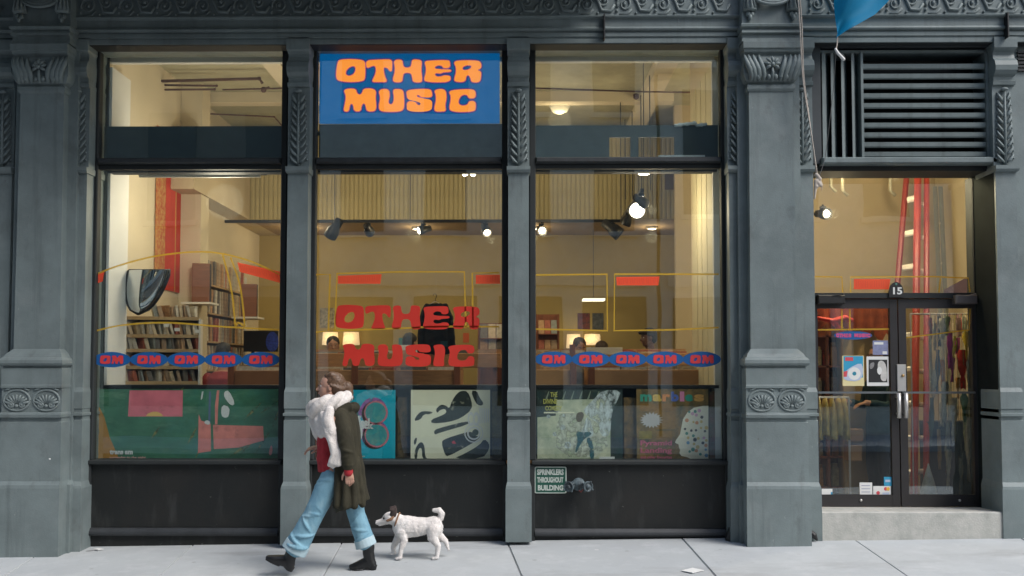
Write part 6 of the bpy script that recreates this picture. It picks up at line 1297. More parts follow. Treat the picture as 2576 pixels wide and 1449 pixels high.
# red scrap at the right end of the step
p = at(2521, 1280, -0.03); MB().limb([p, p + Vector((0.004, 0, 0.05))], [0.012, 0.010], 8).build('red_tag', pm('red_tag', (0.45, 0.02, 0.03), 0.5), label='small red tag at the right end of the doorstep', cat='tag', smooth=True)
# ropes and flag
ROPE = pm('pale_rope', (0.50, 0.44, 0.38), 0.8, var=0.25, scale=40)
t = thing('flag_rope', at(2055, 450, -0.22), 'pale double flag rope running down past the right pier to a knot', 'rope')
for k, pts in enumerate(([(2004, -60), (2012, 60), (2020, 200), (2040, 330), (2056, 440)], [(2008, -60), (2017, 60), (2022, 190), (2036, 300), (2055, 445)])):
    MB().tube([at(a_, b_, YS - 0.16 + 0.01 * k) for a_, b_ in curve(pts, 8)], 0.0055, 6).build('strand', ROPE, t, smooth=True)
MB().tube([at(2075, 400, -0.3), at(2082, 350, -0.3), at(2096, 230, -0.3), at(2104, 120, -0.3)], 0.003, 5).build('thin_line', pm('dark_line', (0.08, 0.08, 0.08), 0.7), t); MB().tube([at(2058, 448, -0.36), at(2066, 430, -0.33), at(2075, 400, -0.3)], 0.003, 5).build('thin_line', pm('dark_line', (0.08, 0.08, 0.08)), t)
m = MB(); 
for i in range(7): m.ball(at(2054 + (i % 3) * 4, 440 + i * 5, YS - 0.16), (0.022, 0.02, 0.02), 7, 5)
m.limb([at(2052, 455, -0.36), at(2051, 480, -0.36), at(2049, 500, -0.36)], [0.018, 0.014, 0.010], 8); m.limb([at(2062, 450, -0.36), at(2068, 465, -0.36), at(2066, 480, -0.36)], [0.010, 0.008, 0.006], 8)
remeshed(m, 'knot', ROPE, t, 0.006, 2)
YFl = -0.55
fl_ = thing('flag', at(2104, -120, YFl), 'bright blue flag corner hanging from above the louvre', 'flag')
A, B_, C_ = at(2098, -150, YFl), at(2330, -150, YFl), at(2106, 92, YFl)
m = MB(); nu, nv = 16, 20; vs = []
edgeR = [(2300, -150), (2262, -50), (2238, 0), (2200, 38), (2150, 68), (2128, 80), (2107, 93)]
for j in range(nv + 1):
    v = j / nv; 
    k = v * (len(edgeR) - 1); i0 = min(int(k), len(edgeR) - 2); f = k - i0
    er = (edgeR[i0][0] + (edgeR[i0 + 1][0] - edgeR[i0][0]) * f, edgeR[i0][1] + (edgeR[i0 + 1][1] - edgeR[i0][1]) * f)
    el = (2097 + 9 * v, -150 + 243 * v)
    for i in range(nu + 1):
        u = i / nu; px = el[0] + (er[0] - el[0]) * u; py = el[1] + (er[1] - el[1]) * u
        p = at(px, py, YFl); p.y += 0.05 * math.sin(u * 9 + v * 3) * (1 - v * 0.7) + 0.03 * math.sin(u * 4 - v * 7); vs.append(p)
m.add(vs, [(j * (nu + 1) + i, (j + 1) * (nu + 1) + i, (j + 1) * (nu + 1) + i + 1, j * (nu + 1) + i + 1) for j in range(nv) for i in range(nu)])
def cloth_b(nt, out):
    p = nt.nodes['Principled BSDF']; p.inputs['Base Color'].default_value = (0.0, 0.25, 0.48, 1); p.inputs['Roughness'].default_value = 0.7
    tl = nt.nodes.new('ShaderNodeBsdfTranslucent'); tl.inputs[0].default_value = (0.0, 0.34, 0.62, 1); a = nt.nodes.new('ShaderNodeMixShader'); a.inputs[0].default_value = 0.45
    nt.links.new(p.outputs[0], a.inputs[1]); nt.links.new(tl.outputs[0], a.inputs[2]); nt.links.new(a.outputs[0], out.inputs['Surface'])
m.build('cloth', mix_shader('blue_nylon', cloth_b), fl_, smooth=True)
MB().tube([at(2107, 93, YFl), at(2106, 110, YFl), at(2103, 125, YFl)], 0.006, 6).build('lanyard', ROPE, fl_); MB().limb([at(2102, 124, YFl), at(2108, 134, YFl), at(2122, 149, YFl)], [0.012, 0.014, 0.016], 8).build('toggle', PAPER, fl_, smooth=True)
MB().tube([at(2094, -200, YFl), Vector((at(2094, -200, YFl).x - 0.1, 0.1, at(2094, -200, YFl).z - 0.4))], 0.03, 10).build('flagpole', STEEL, fl_, smooth=True); MB().tube([at(2096, -190, YFl), at(2098, -150, YFl)], 0.006, 6).build('halyard', ROPE, fl_)

# ================================================================== the other side of the street (seen in the glass)
def opposite(x0, x1, h, y, wallm, label, cols, rows, d=8.0, z0=-0.28):
    t = thing('street_building', ((x0 + x1) / 2, y, z0), label, 'building', None)
    m = MB(); m.box(x0, x1, y - d, y, z0, h); m.build('wall', wallm, t)
    cw = (x1 - x0) / cols; rh = (h - 5.0) / rows
    MB().box(x0 + 0.2, x1 - 0.2, y + 0.002, y + 0.12, 4.1, 4.5).build('shop_cornice', wallm, t); MB().box(x0 - 0.15, x1 + 0.15, y + 0.002, y + 0.5, h - 0.6, h).build('roof_cornice', wallm, t)
    for c_ in range(cols):
        MB().box(x0 + cw * (c_ + 0.12), x0 + cw * (c_ + 0.88), y + 0.002, y + 0.03, 0.6, 3.8).build('shop_window', PAINT_D, t)
        for r in range(rows):
            wx0, wx1 = x0 + cw * (c_ + 0.25), x0 + cw * (c_ + 0.75); wz0 = 5.0 + rh * (r + 0.2); wz1 = 5.0 + rh * (r + 0.82)
            MB().box(wx0, wx1, y + 0.002, y + 0.03, wz0, wz1).build('window', pm('dark_window_glass', (0.03, 0.035, 0.04), 0.1, spec=0.6), t)
            MB().box(wx0 - 0.1, wx1 + 0.1, y + 0.002, y + 0.14, wz0 - 0.15, wz0).build('sill', wallm, t)
    return t
opposite(-34, -17.5, 36, -18.3, pm('brown_brick', (0.13, 0.075, 0.055), 0.85, var=0.3, scale=5), 'tall brown brick building across the street at the left end', 5, 5)
opposite(-17.4, -6.0, 31, -18.3, pm('grey_stone_front', (0.24, 0.24, 0.22), 0.8, var=0.2, scale=3), 'tall grey stone building across the street', 4, 5)
opposite(-5.9, 4.0, 19, -18.3, pm('pale_stone_front', (0.62, 0.61, 0.56), 0.8, var=0.2, scale=3), 'pale stone building across the street facing the shop', 4, 4)
opposite(4.1, 15, 11.0, -18.3, pm('white_brick_front', (0.66, 0.65, 0.61), 0.8, var=0.2, scale=3), 'low white brick building across the street', 4, 1)

# ================================================================== the walking woman
random.seed(3)
SKIN = pm('skin', (0.50, 0.28, 0.20), 0.5, var=0.12, scale=14); HAIR = pm('brown_hair', (0.14, 0.075, 0.04), 0.5, var=0.45, scale=30, stretch=(1, 1, 6))
COAT = layered('olive_coat', (0.034, 0.030, 0.017), 0.85, [((0.020, 0.018, 0.010), 7.0, (1, 1, 0.4), 0.42, 0.66, 0.9, 'n'), ((0.060, 0.054, 0.032), 10.0, (1, 1, 0.5), 0.55, 0.78, 0.8, 'n')], 0.75, 16); JEAN = layered('light_denim', (0.20, 0.37, 0.46), 0.9, [((0.12, 0.26, 0.36), 6.0, (1, 1, 0.35), 0.42, 0.66, 0.9, 'n'), ((0.36, 0.52, 0.58), 8.0, (1, 1, 0.3), 0.52, 0.76, 0.9, 'n'), ((0.10, 0.22, 0.32), 22.0, (1, 1, 2.4), 0.60, 0.74, 0.5, 'n')], 0.8, 14); CUFF = pm('denim_cuff', (0.42, 0.55, 0.60), 0.85, var=0.15, scale=14)
SCARF = pm('white_wool', (0.66, 0.60, 0.56), 0.95, var=0.12, scale=16, bump=0.35, bscale=110); SWEAT = pm('red_wool', (0.42, 0.022, 0.032), 0.9, var=0.3, scale=14, bump=0.3, bscale=110); BOOT = pm('black_leather', (0.008, 0.008, 0.009), 0.4, var=0.3)
gf = on_ground(905, 1441); Yw = gf.y
def w(px, py, dy=0.0): return at(px, py, Yw) + Vector((0, dy, 0))
SC_ = (w(1000, 1200) - w(900, 1200)).x / 100.0          # metres per pixel there
woman = thing('person', (gf.x, Yw, gf.z), 'woman striding past in an olive coat, bulky white scarf and pale jeans', 'person')
def hand(mb, wrist, d, side, spread=(0, 1, 0), s=1.0, curl=0.5):
    """palm, four curled fingers and a thumb; d: pointing direction, side: thumb direction, spread: across the palm"""
    d = Vector(d).normalized(); sp = Vector(spread); sp = (sp - d * sp.dot(d)).normalized(); nrm = d.cross(sp)
    if nrm.dot(Vector(side)) < 0: nrm = -nrm
    wv = Vector(wrist); palm = wv + d * 0.05 * s
    mb.limb([wv, wv + d * 0.03 * s, palm + d * 0.025 * s], [(0.022 * s, 0.016 * s), (0.034 * s, 0.015 * s), (0.038 * s, 0.013 * s)], 12, ref=tuple(sp))
    for i, (off, ln) in enumerate(((-0.030, 0.070), (-0.010, 0.080), (0.010, 0.074), (0.029, 0.058))):
        b = palm + d * 0.030 * s + sp * off * s; k1 = b + d * ln * 0.5 * s + nrm * ln * 0.15 * curl * s; k2 = k1 + d * ln * 0.32 * s + nrm * ln * 0.42 * curl * s; k3 = k2 + d * ln * 0.08 * s + nrm * ln * 0.35 * curl * s
        mb.limb([b, k1, k2, k3], [0.0088 * s, 0.0084 * s, 0.0078 * s, 0.0066 * s], 8)
    b = wv + d * 0.022 * s + sp * -0.032 * s; mb.limb([b, b + d * 0.030 * s - sp * 0.022 * s + nrm * 0.012 * s, b + d * 0.062 * s - sp * 0.026 * s + nrm * 0.026 * s], [0.012 * s, 0.0105 * s, 0.008 * s], 8)
HY = 0.0
def head(mb, c, fwd, s=1.0, up=(0, 0, 1)):
    """skull, jaw, nose, brow, lips, ears around the centre c, face towards fwd"""
    f = Vector(fwd).normalized(); u = (Vector(up) - f * Vector(up).dot(f)).normalized(); l = u.cross(f); c = Vector(c)
    M = Matrix((f, l, u)).transposed()
    P = lambda a, b, d_: c + f * a * s + l * b * s + u * d_ * s
    mb.ball(P(-0.012, 0, 0.030), (0.095 * s, 0.074 * s, 0.092 * s), 20, 14, M)
    mb.ball(P(0.022, 0, -0.020), (0.066 * s, 0.060 * s, 0.085 * s), 18, 12, M)
    mb.ball(P(0.048, 0, -0.080), (0.030 * s, 0.034 * s, 0.026 * s), 12, 8, M)
    mb.limb([P(-0.01, 0.05, -0.05), P(0.03, 0.035, -0.082)], [0.022 * s, 0.02 * s], 10); mb.limb([P(-0.01, -0.05, -0.05), P(0.03, -0.035, -0.082)], [0.022 * s, 0.02 * s], 10)
    mb.limb([P(0.078, 0, 0.018), P(0.092, 0, -0.006), P(0.106, 0, -0.024)], [0.009 * s, 0.010 * s, 0.012 * s], 10); mb.limb([P(0.088, 0.010, -0.026), P(0.088, -0.010, -0.026)], [0.009 * s, 0.009 * s], 8)
    mb.limb([P(0.072, 0.036, 0.026), P(0.084, 0.012, 0.030)], [0.009 * s, 0.009 * s], 8); mb.limb([P(0.072, -0.036, 0.026), P(0.084, -0.012, 0.030)], [0.009 * s, 0.009 * s], 8)
    mb.limb([P(0.078, 0.020, -0.050), P(0.086, 0, -0.049), P(0.078, -0.020, -0.050)], [0.006 * s, 0.008 * s, 0.006 * s], 8); mb.limb([P(0.074, 0.018, -0.060), P(0.082, 0, -0.060), P(0.074, -0.018, -0.060)], [0.006 * s, 0.008 * s, 0.006 * s], 8)
    for sg in (-1, 1): mb.ball(P(-0.008, sg * 0.075, -0.004), (0.018 * s, 0.010 * s, 0.030 * s), 10, 8, M)
    return P
def face_parts(P, parent, browm):
    for sg in (-1, 1):
        MB().ball(P(0.070, sg * 0.030, 0.010), 0.0095, 10, 8).build('eye', pm('eye_white', (0.62, 0.58, 0.54), 0.3), parent, smooth=True)
        MB().ball(P(0.0765, sg * 0.030, 0.010), 0.0055, 8, 6).build('iris', pm('iris_dark', (0.03, 0.018, 0.01), 0.2), parent, smooth=True)
        MB().limb([P(0.073, sg * 0.044, 0.032), P(0.083, sg * 0.014, 0.036)], [0.004, 0.005], 6).build('eyebrow', browm, parent, smooth=True)
    MB().limb([P(0.083, 0.018, -0.055), P(0.092, 0, -0.054), P(0.083, -0.018, -0.055)], [0.004, 0.005, 0.004], 6).build('lips', pm('lip_rose', (0.42, 0.16, 0.14), 0.45), parent, smooth=True)
yn, yf = -0.10, 0.10      # near (left) and far (right) side of the body
bd = MB()
hc = w(829, 975); P = head(bd, hc, (-1, -0.12, 0.06), 0.98)
neck0 = w(850, 1040); bd.limb([w(834, 1000), w(842, 1020), neck0], [0.054, 0.056, 0.066], 12)
bd.tube([w(862, 1180), w(858, 1130), w(853, 1080), w(850, 1045)], [(0.15, 0.11), (0.13, 0.10), (0.165, 0.115), (0.12, 0.07)], 16, ref=(0, 1, 0))
# arms
nsh, nel, nwr = w(858, 1050, -0.19), w(884, 1118, -0.23), w(890, 1172, -0.25)
bd.limb([nsh, nel, nwr], [0.045, 0.038, 0.026], 12); hand(bd, w(890, 1172, -0.25), (0.12, 0.0, -1), (-1, 0, 0), (1, 0.25, 0), 1.0, 0.8)
fsh, fel, fwr = w(850, 1052, 0.19), w(838, 1120, 0.22), w(796, 1128, 0.16)
bd.limb([fsh, fel, fwr], [0.045, 0.038, 0.026], 12); hand(bd, w(798, 1128, 0.16), (-1, -0.1, -0.12), (0, 0, -1), (0, 1, 0.3), 0.98, 0.7)
# legs: near leg forward, far leg planted behind
LN = [w(846, 1185, yn), w(795, 1290, yn - 0.01), w(741, 1378, yn)]; LF = [w(862, 1185, yf), w(890, 1295, yf), w(918, 1385, yf)]
bd.limb(LN, [0.085, 0.055, 0.040], 14); bd.limb(LF, [0.085, 0.055, 0.040], 14)
bd.limb([w(741, 1375, yn), w(735, 1402, yn), w(708, 1406, yn)], [0.036, 0.032, 0.022], 10); bd.limb([w(918, 1380, yf), w(922, 1418, yf), w(890, 1430, yf)], [0.038, 0.04, 0.03], 10)
body_o = remeshed(bd, 'body', SKIN, woman, 0.0055, 3, factor=0.4); face_parts(P, woman, HAIR)
# hair: cap swept back into a knot
hr = MB(); f = Vector((-1, -0.12, 0.06)).normalized(); u = Vector((0, 0, 1)); u = (u - f * u.dot(f)).normalized(); l = u.cross(f); M3 = Matrix((f, l, u)).transposed()
hr.ball(P(-0.040, 0, 0.048), (0.092, 0.084, 0.088), 20, 14, M3); hr.ball(P(-0.065, 0, 0.0), (0.068, 0.080, 0.075), 16, 12, M3); hr.limb([P(0.030, 0.03, 0.100), P(-0.01, 0.05, 0.112), P(-0.06, 0.03, 0.10)], [0.02, 0.026, 0.03], 10); hr.limb([P(0.030, -0.03, 0.100), P(-0.01, -0.05, 0.112), P(-0.06, -0.03, 0.10)], [0.02, 0.026, 0.03], 10)
hr.ball(P(-0.145, 0, 0.010), (0.058, 0.05, 0.052), 14, 10, M3); hr.ball(P(-0.165, 0.0, -0.035), (0.045, 0.045, 0.05), 12, 9, M3); hr.limb([P(-0.02, 0.082, 0.02), P(-0.09, 0.07, 0.0), P(-0.14, 0.02, 0.0)], [0.014, 0.018, 0.02], 8); hr.limb([P(-0.02, -0.082, 0.02), P(-0.09, -0.07, 0.0), P(-0.14, -0.02, 0.0)], [0.014, 0.018, 0.02], 8)
remeshed(hr, 'hair', HAIR, woman, 0.006, 2, disp=0.010, dscale=0.02)
st_ = MB()
for i in range(230):
    v = random.uniform(-1, 1); sd = 1 if i % 2 else -1; a0 = random.uniform(0.05, 1.35)
    y0_, z0_ = 0.080 * math.sin(a0) * sd, 0.048 + 0.088 * math.cos(a0)
    st_.tube([P(0.030 - 0.05 * a0 / 1.35, y0_ * 0.95, z0_ * 0.98), P(-0.03, y0_ * 1.10, z0_ + 0.006), P(-0.085, y0_ * 0.95, z0_ * 0.8), P(-0.135, y0_ * 0.45, 0.015 + 0.02 * v), P(-0.160 - 0.02 * abs(v), 0.02 * v, -0.01 + 0.03 * v)], [0.0016, 0.0026, 0.0028, 0.0024, 0.001], 5)
for i in range(14):
    v = random.uniform(-1, 1); st_.tube([P(-0.17, 0.03 * v, -0.02), P(-0.20, 0.04 * v, -0.05), P(-0.205 + 0.02 * v, 0.05 * v, -0.085 - 0.02 * abs(v))], [0.004, 0.004, 0.001], 5)
hs_ = st_.build('hair_strands', pm('brown_hair_light', (0.20, 0.115, 0.065), 0.45, var=0.6, scale=60), woman, smooth=True); hs_['kind'] = 'stuff'
# red sweater under the coat, white-cuffed far sleeve
sw = MB(); sw.tube([w(838, 1182), w(834, 1150), w(834, 1110), w(840, 1070), w(846, 1045)], [(0.175, 0.125), (0.165, 0.122), (0.165, 0.12), (0.18, 0.12), (0.13, 0.08)], 18, ref=(0, 1, 0)); sw.limb([w(850, 1056, 0.18), fel, w(812, 1126, 0.18)], [0.060, 0.052, 0.042], 12)
sw.limb([w(889, 1160, -0.25), w(890, 1180, -0.25)], [0.042, 0.040], 12)
remeshed(sw, 'sweater', SWEAT, woman, 0.008, 4, disp=0.014, dscale=0.06)
lc = MB(); lc.limb([w(818, 1125, 0.18), w(801, 1128, 0.17)], [0.044, 0.040], 12); remeshed(lc, 'white_cuff', SCARF, woman, 0.007, 2)
# coat: back and sides, sleeve, hood roll
ct = MB()
def csec(px0, px1, py, dy, yc=0.0):
    a_, b_ = w(px0, py), w(px1, py); return (Vector(((a_.x + b_.x) / 2, Yw + yc, a_.z)), (dy, (b_.x - a_.x) / 2))
S = [csec(852, 880, 1018, 0.10), csec(846, 890, 1034, 0.185), csec(845, 898, 1052, 0.225), csec(848, 903, 1085, 0.225), csec(849, 907, 1120, 0.215), csec(846, 912, 1160, 0.215), csec(842, 918, 1200, 0.225), csec(838, 925, 1240, 0.235), csec(838, 929, 1264, 0.24), csec(844, 929, 1272, 0.235)]
ct.tube([s_[0] for s_ in S], [s_[1] for s_ in S], 28, ref=(0, 1, 0))
ct.limb([w(866, 1046, -0.17), w(880, 1084, -0.23), w(888, 1122, -0.255), w(890, 1152, -0.255), w(890, 1164, -0.25)], [0.075, 0.070, 0.064, 0.056, 0.052], 16); ct.limb([w(856, 1050, 0.17), w(850, 1090, 0.23), w(838, 1118, 0.22), w(824, 1124, 0.19)], [0.075, 0.068, 0.062, 0.056], 14)
ct.limb([w(862, 1030, -0.13), w(884, 1024, -0.10), w(892, 1026, 0.0), w(884, 1024, 0.10), w(862, 1030, 0.13)], [0.035, 0.045, 0.05, 0.045, 0.035], 12)
for k, (x0, x1) in enumerate(((866, 858), (884, 880), (898, 902), (908, 918))):
    yb_ = (-0.20, -0.215, -0.19, -0.12)[k]; ct.limb([w(x0, 1150, yb_ + 0.02), w((x0 + x1) / 2, 1205, yb_ - 0.012), w(x1, 1264, yb_ - 0.018)], [0.010, 0.024, 0.030], 8)
ct.limb([w(854, 1046, -0.17), w(856, 1100, -0.20), w(857, 1160, -0.19), w(856, 1225, -0.20), w(856, 1266, -0.20)], [0.020, 0.020, 0.020, 0.022, 0.022], 8)
def crease0(mb, a_, b_, t_, r_, tilt, span, off, thick):
    c_ = a_.lerp(b_, t_); ax = (b_ - a_).normalized(); u_ = Vector((0, -1, 0)); u_ = (u_ - ax * u_.dot(ax)).normalized(); v_ = ax.cross(u_)
    mb.tube([c_ + (u_ * math.cos(off + span * (i / 8 - 0.5)) + v_ * math.sin(off + span * (i / 8 - 0.5))) * r_ + ax * (tilt * (i / 8 - 0.5)) for i in range(9)], [thick * (0.35 + 0.65 * math.sin(math.pi * i / 8)) for i in range(9)], 7)
A1, A2, A3 = w(866, 1046, -0.17), w(888, 1122, -0.255), w(890, 1164, -0.25)
for (a_, b_, t_, r_, tl, sp, of, th) in ((A1, A2, 0.35, 0.070, 0.08, 2.0, 0.2, 0.013), (A1, A2, 0.62, 0.066, -0.07, 2.0, -0.3, 0.014), (A1, A2, 0.85, 0.063, 0.05, 2.2, 0.3, 0.015), (A2, A3, 0.10, 0.061, -0.05, 2.2, 0.0, 0.014), (A2, A3, 0.45, 0.056, 0.04, 2.2, 0.2, 0.012), (A2, A3, 0.95, 0.052, 0.0, 6.0, 0.0, 0.010)): crease0(ct, a_, b_, t_, r_, tl, sp, of, th)
coat_o = remeshed(ct, 'coat', COAT, woman, 0.008, 2, disp=0.020, dscale=0.15)
for py in (1090, 1150): MB().lathe([(0.011, 0), (0.011, 0.004), (0.004, 0.006)], w(852, py, -0.2), (-0.4, -1, 0), 10).build('button', BOOT, coat_o)
# scarf: twisted cowl and hanging folds
KNIT = layered('white_knit', (0.70, 0.65, 0.61), 0.95, [((0.52, 0.47, 0.44), 9.0, (1, 1, 0.5), 0.46, 0.68, 0.8, 'n'), ((0.80, 0.76, 0.72), 30.0, (1, 1, 1), 0.5, 0.7, 0.7, 'n')], 0.7, 95)
sf = MB()
for k in range(3):
    ring = []; rad = []
    for i in range(33):
        a_ = 2 * math.pi * i / 32; ph = a_ * 2.5 + k * 2 * math.pi / 3
        c_ = w(828 + 40 * math.cos(a_), 1018 - 14 * math.cos(a_)) + Vector((0, 0.115 * math.sin(a_), 0))
        out_ = Vector((math.cos(a_), math.sin(a_), 0)); c_ += out_ * 0.030 * math.cos(ph) + Vector((0, 0, 0.048 * math.sin(ph))); ring.append(c_); rad.append(0.038 + 0.006 * math.sin(a_ * 3 + k))
    sf.tube(ring, rad, 12)
remeshed(sf, 'scarf', KNIT, woman, 0.007, 2, disp=0.006, dscale=0.05)
st2 = MB()
for k in range(6):
    u_ = k / 5; x0 = 795 + 40 * u_; yy = 0.02 - 0.20 * u_ + 0.03 * math.sin(k * 2.1)
    pts = [w(x0 + 6, 1030, yy), w(x0 - 6 + 10 * u_, 1056, yy - 0.02), w(x0 + 4 + 10 * u_, 1088 + 4 * math.sin(k), yy - 0.03), w(x0 + 16 + 10 * u_, 1106 + 5 * math.cos(k * 1.7), yy - 0.02), w(x0 + 18 + 8 * u_, 1116, yy)]
    st2.limb(pts, [0.040, 0.048 + 0.006 * math.sin(k * 3), 0.046, 0.036, 0.020], 12)
for k in range(3):
    u_ = k / 2; dx = -9 + 18 * u_
    pts = [w(832 + dx, 1040, -0.17), w(846 + dx * 0.9, 1078, -0.235), w(857 + dx * 0.8, 1110, -0.262 + 0.01 * k), w(862 + dx * 0.8, 1136, -0.265), w(857 + dx * 0.9, 1156 + 3 * k, -0.258), w(852 + dx * 0.9, 1166 - 4 * abs(k - 1), -0.25)]
    st2.limb(pts, [0.030, 0.036, 0.030, 0.028, 0.028, 0.020], 12)
remeshed(st2, 'scarf_tail', KNIT, woman, 0.007, 2, disp=0.008, dscale=0.06)
# jeans with turned-up cuffs
jn = MB(); jn.tube([w(850, 1168), w(852, 1190), w(850, 1215)], [(0.175, 0.125), (0.185, 0.13), (0.18, 0.12)], 18, ref=(0, 1, 0))
jn.limb([w(842, 1195, yn), w(818, 1245, yn - 0.01), w(796, 1290, yn - 0.01), w(772, 1335, yn), w(752, 1370, yn)], [(0.10, 0.098), (0.09, 0.092), (0.082, 0.086), (0.082, 0.092), (0.088, 0.100)], 18); jn.limb([w(862, 1195, yf), w(880, 1250, yf), w(892, 1300, yf), w(905, 1340, yf), w(914, 1366, yf)], [(0.10, 0.095), (0.09, 0.085), (0.08, 0.078), (0.08, 0.080), (0.082, 0.083)], 18)
def crease(mb, a_, b_, t_, r_, tilt, span, off, thick):
    """ridge of cloth across part of a limb between a_ and b_"""
    c_ = a_.lerp(b_, t_); ax = (b_ - a_).normalized(); u_ = Vector((0, -1, 0)); u_ = (u_ - ax * u_.dot(ax)).normalized(); v_ = ax.cross(u_)
    pts = []
    for i in range(9):
        q_ = off + span * (i / 8 - 0.5); pts.append(c_ + (u_ * math.cos(q_) + v_ * math.sin(q_)) * r_ + ax * (tilt * (i / 8 - 0.5)))
    mb.tube(pts, [thick * (0.35 + 0.65 * math.sin(math.pi * i / 8)) for i in range(9)], 7)
K1, K2, K3 = w(842, 1195, yn), w(796, 1290, yn - 0.01), w(752, 1372, yn); Q1, Q2, Q3 = w(862, 1195, yf), w(892, 1300, yf), w(914, 1368, yf)
for (a_, b_, t_, r_, tl, sp, of, th) in ((K1, K2, 0.12, 0.094, 0.10, 2.0, 0.4, 0.016), (K1, K2, 0.26, 0.090, 0.12, 1.8, 0.7, 0.014), (K1, K2, 0.80, 0.080, -0.08, 2.0, -0.5, 0.014), (K1, K2, 0.93, 0.079, 0.05, 2.2, -0.3, 0.016), (K2, K3, 0.08, 0.080, 0.09, 2.0, 0.6, 0.015), (K2, K3, 0.25, 0.083, -0.10, 1.9, 0.2, 0.013), (K2, K3, 0.55, 0.090, 0.08, 2.0, -0.4, 0.014), (K2, K3, 0.78, 0.094, -0.06, 2.3, 0.3, 0.017), (K2, K3, 0.90, 0.097, 0.05, 2.4, -0.2, 0.018),
                                        (Q1, Q2, 0.60, 0.082, 0.10, 2.0, 0.3, 0.014), (Q1, Q2, 0.85, 0.076, -0.08, 2.0, -0.3, 0.015), (Q2, Q3, 0.15, 0.076, 0.08, 2.0, 0.3, 0.014), (Q2, Q3, 0.55, 0.078, -0.07, 2.1, -0.2, 0.015), (Q2, Q3, 0.80, 0.081, 0.05, 2.3, 0.1, 0.016)): crease(jn, a_, b_, t_, r_, tl, sp, of, th)
jeans_o = remeshed(jn, 'jeans', JEAN, woman, 0.007, 2, disp=0.012, dscale=0.12)
cu = MB(); cu.tube([w(758, 1360, yn), w(746, 1381, yn)], [(0.094, 0.107), (0.097, 0.112)], 18, ref=(0, 1, 0)); remeshed(cu, 'trouser_cuff', CUFF, woman, 0.006, 3); cu = MB(); cu.tube([w(910, 1358, yf), w(917, 1380, yf)], [(0.088, 0.088), (0.091, 0.092)], 18, ref=(0, 1, 0)); remeshed(cu, 'trouser_cuff', CUFF, woman, 0.006, 3)
def boot(ank, heel, ball_, toe, up, nm='boot'):
    ank, heel, ball_, toe = (Vector(v) for v in (ank, heel, ball_, toe)); u_ = Vector(up).normalized(); b = MB()
    b.limb([ank + u_ * 0.05, ank, heel.lerp(ank, 0.35)], [(0.050, 0.052), (0.046, 0.050), (0.042, 0.046)], 14)
    b.limb([heel + u_ * 0.055, heel.lerp(ball_, 0.35) + u_ * 0.062, ball_ + u_ * 0.036, toe + u_ * 0.026], [(0.040, 0.044), (0.042, 0.052), (0.046, 0.034), (0.034, 0.020)], 14)
    d_ = (toe - heel).normalized(); b.tube([heel + d_ * -0.012 + u_ * 0.045, heel + d_ * -0.008], [(0.036, 0.038), (0.034, 0.032)], 12, ref=(0, 1, 0)); b.tube([ball_ - d_ * 0.07 + u_ * 0.008, ball_ + u_ * 0.008, toe + d_ * 0.01 + u_ * 0.010], [(0.034, 0.010), (0.046, 0.010), (0.030, 0.010)], 12, ref=(0, 1, 0))
    return remeshed(b, nm, BOOT, woman, 0.0055, 2)
boot(w(922, 1396, yf), w(930, 1440, yf), w(890, 1441, yf), w(878, 1439, yf), (0.03, 0, 1)); boot(w(738, 1392, yn), w(731, 1428, yn), w(692, 1410, yn), w(679, 1404, yn), (0.42, 0, 1))

# ================================================================== the dog
def dog_mat(nt, out):
    p = nt.nodes['Principled BSDF']; p.inputs['Roughness'].default_value = 0.9
    tc = nt.nodes.new('ShaderNodeTexCoord'); no = nt.nodes.new('ShaderNodeTexNoise'); no.inputs['Scale'].default_value = 9; no.inputs['Detail'].default_value = 5
    nt.links.new(tc.outputs['Object'], no.inputs['Vector']); cr = nt.nodes.new('ShaderNodeValToRGB'); cr.color_ramp.elements[0].color = (0.66, 0.61, 0.58, 1); cr.color_ramp.elements[1].color = (0.78, 0.74, 0.71, 1); cr.color_ramp.elements[0].position = 0.3; cr.color_ramp.elements[1].position = 0.6
    nt.links.new(no.outputs['Fac'], cr.inputs['Fac']); nt.links.new(cr.outputs[0], p.inputs['Base Color'])
    n2 = nt.nodes.new('ShaderNodeTexNoise'); n2.inputs['Scale'].default_value = 120; bp = nt.nodes.new('ShaderNodeBump'); bp.inputs['Strength'].default_value = 0.5; bp.inputs['Distance'].default_value = 0.01
    nt.links.new(tc.outputs['Object'], n2.inputs['Vector']); nt.links.new(n2.outputs['Fac'], bp.inputs['Height']); nt.links.new(bp.outputs[0], p.inputs['Normal'])
FUR = mix_shader('white_fur', dog_mat); TAN_F = pm('tan_fur', (0.30, 0.16, 0.09), 0.9, var=0.3, scale=30); DARK_F = pm('dark_ear_fur', (0.07, 0.05, 0.045), 0.9, var=0.3, scale=30)
gd = on_ground(1050, 1406); Yd = gd.y
def d(px, py, dy=0.0): return at(px, py, Yd) + Vector((0, dy, 0))
dog = thing('dog', (gd.x, Yd, gd.z), 'small white dog with a dark ear trotting behind the woman', 'dog')
b = MB()
b.limb([d(1009, 1324), d(1025, 1325), d(1050, 1326), d(1075, 1322), d(1092, 1320)], [(0.078, 0.098), (0.085, 0.100), (0.082, 0.088), (0.074, 0.072), (0.076, 0.078)], 18)
b.limb([d(1012, 1318), d(1000, 1309), d(988, 1303)], [(0.066, 0.078), (0.058, 0.062), (0.054, 0.054)], 16)          # neck
b.ball(d(981, 1303), (0.062, 0.056, 0.056), 16, 12); b.limb([d(974, 1307), d(960, 1312), d(949, 1314)], [(0.036, 0.036), (0.028, 0.027), (0.022, 0.021)], 12); b.limb([d(972, 1314), d(954, 1320)], [0.022, 0.014], 10)   # skull, muzzle, jaw
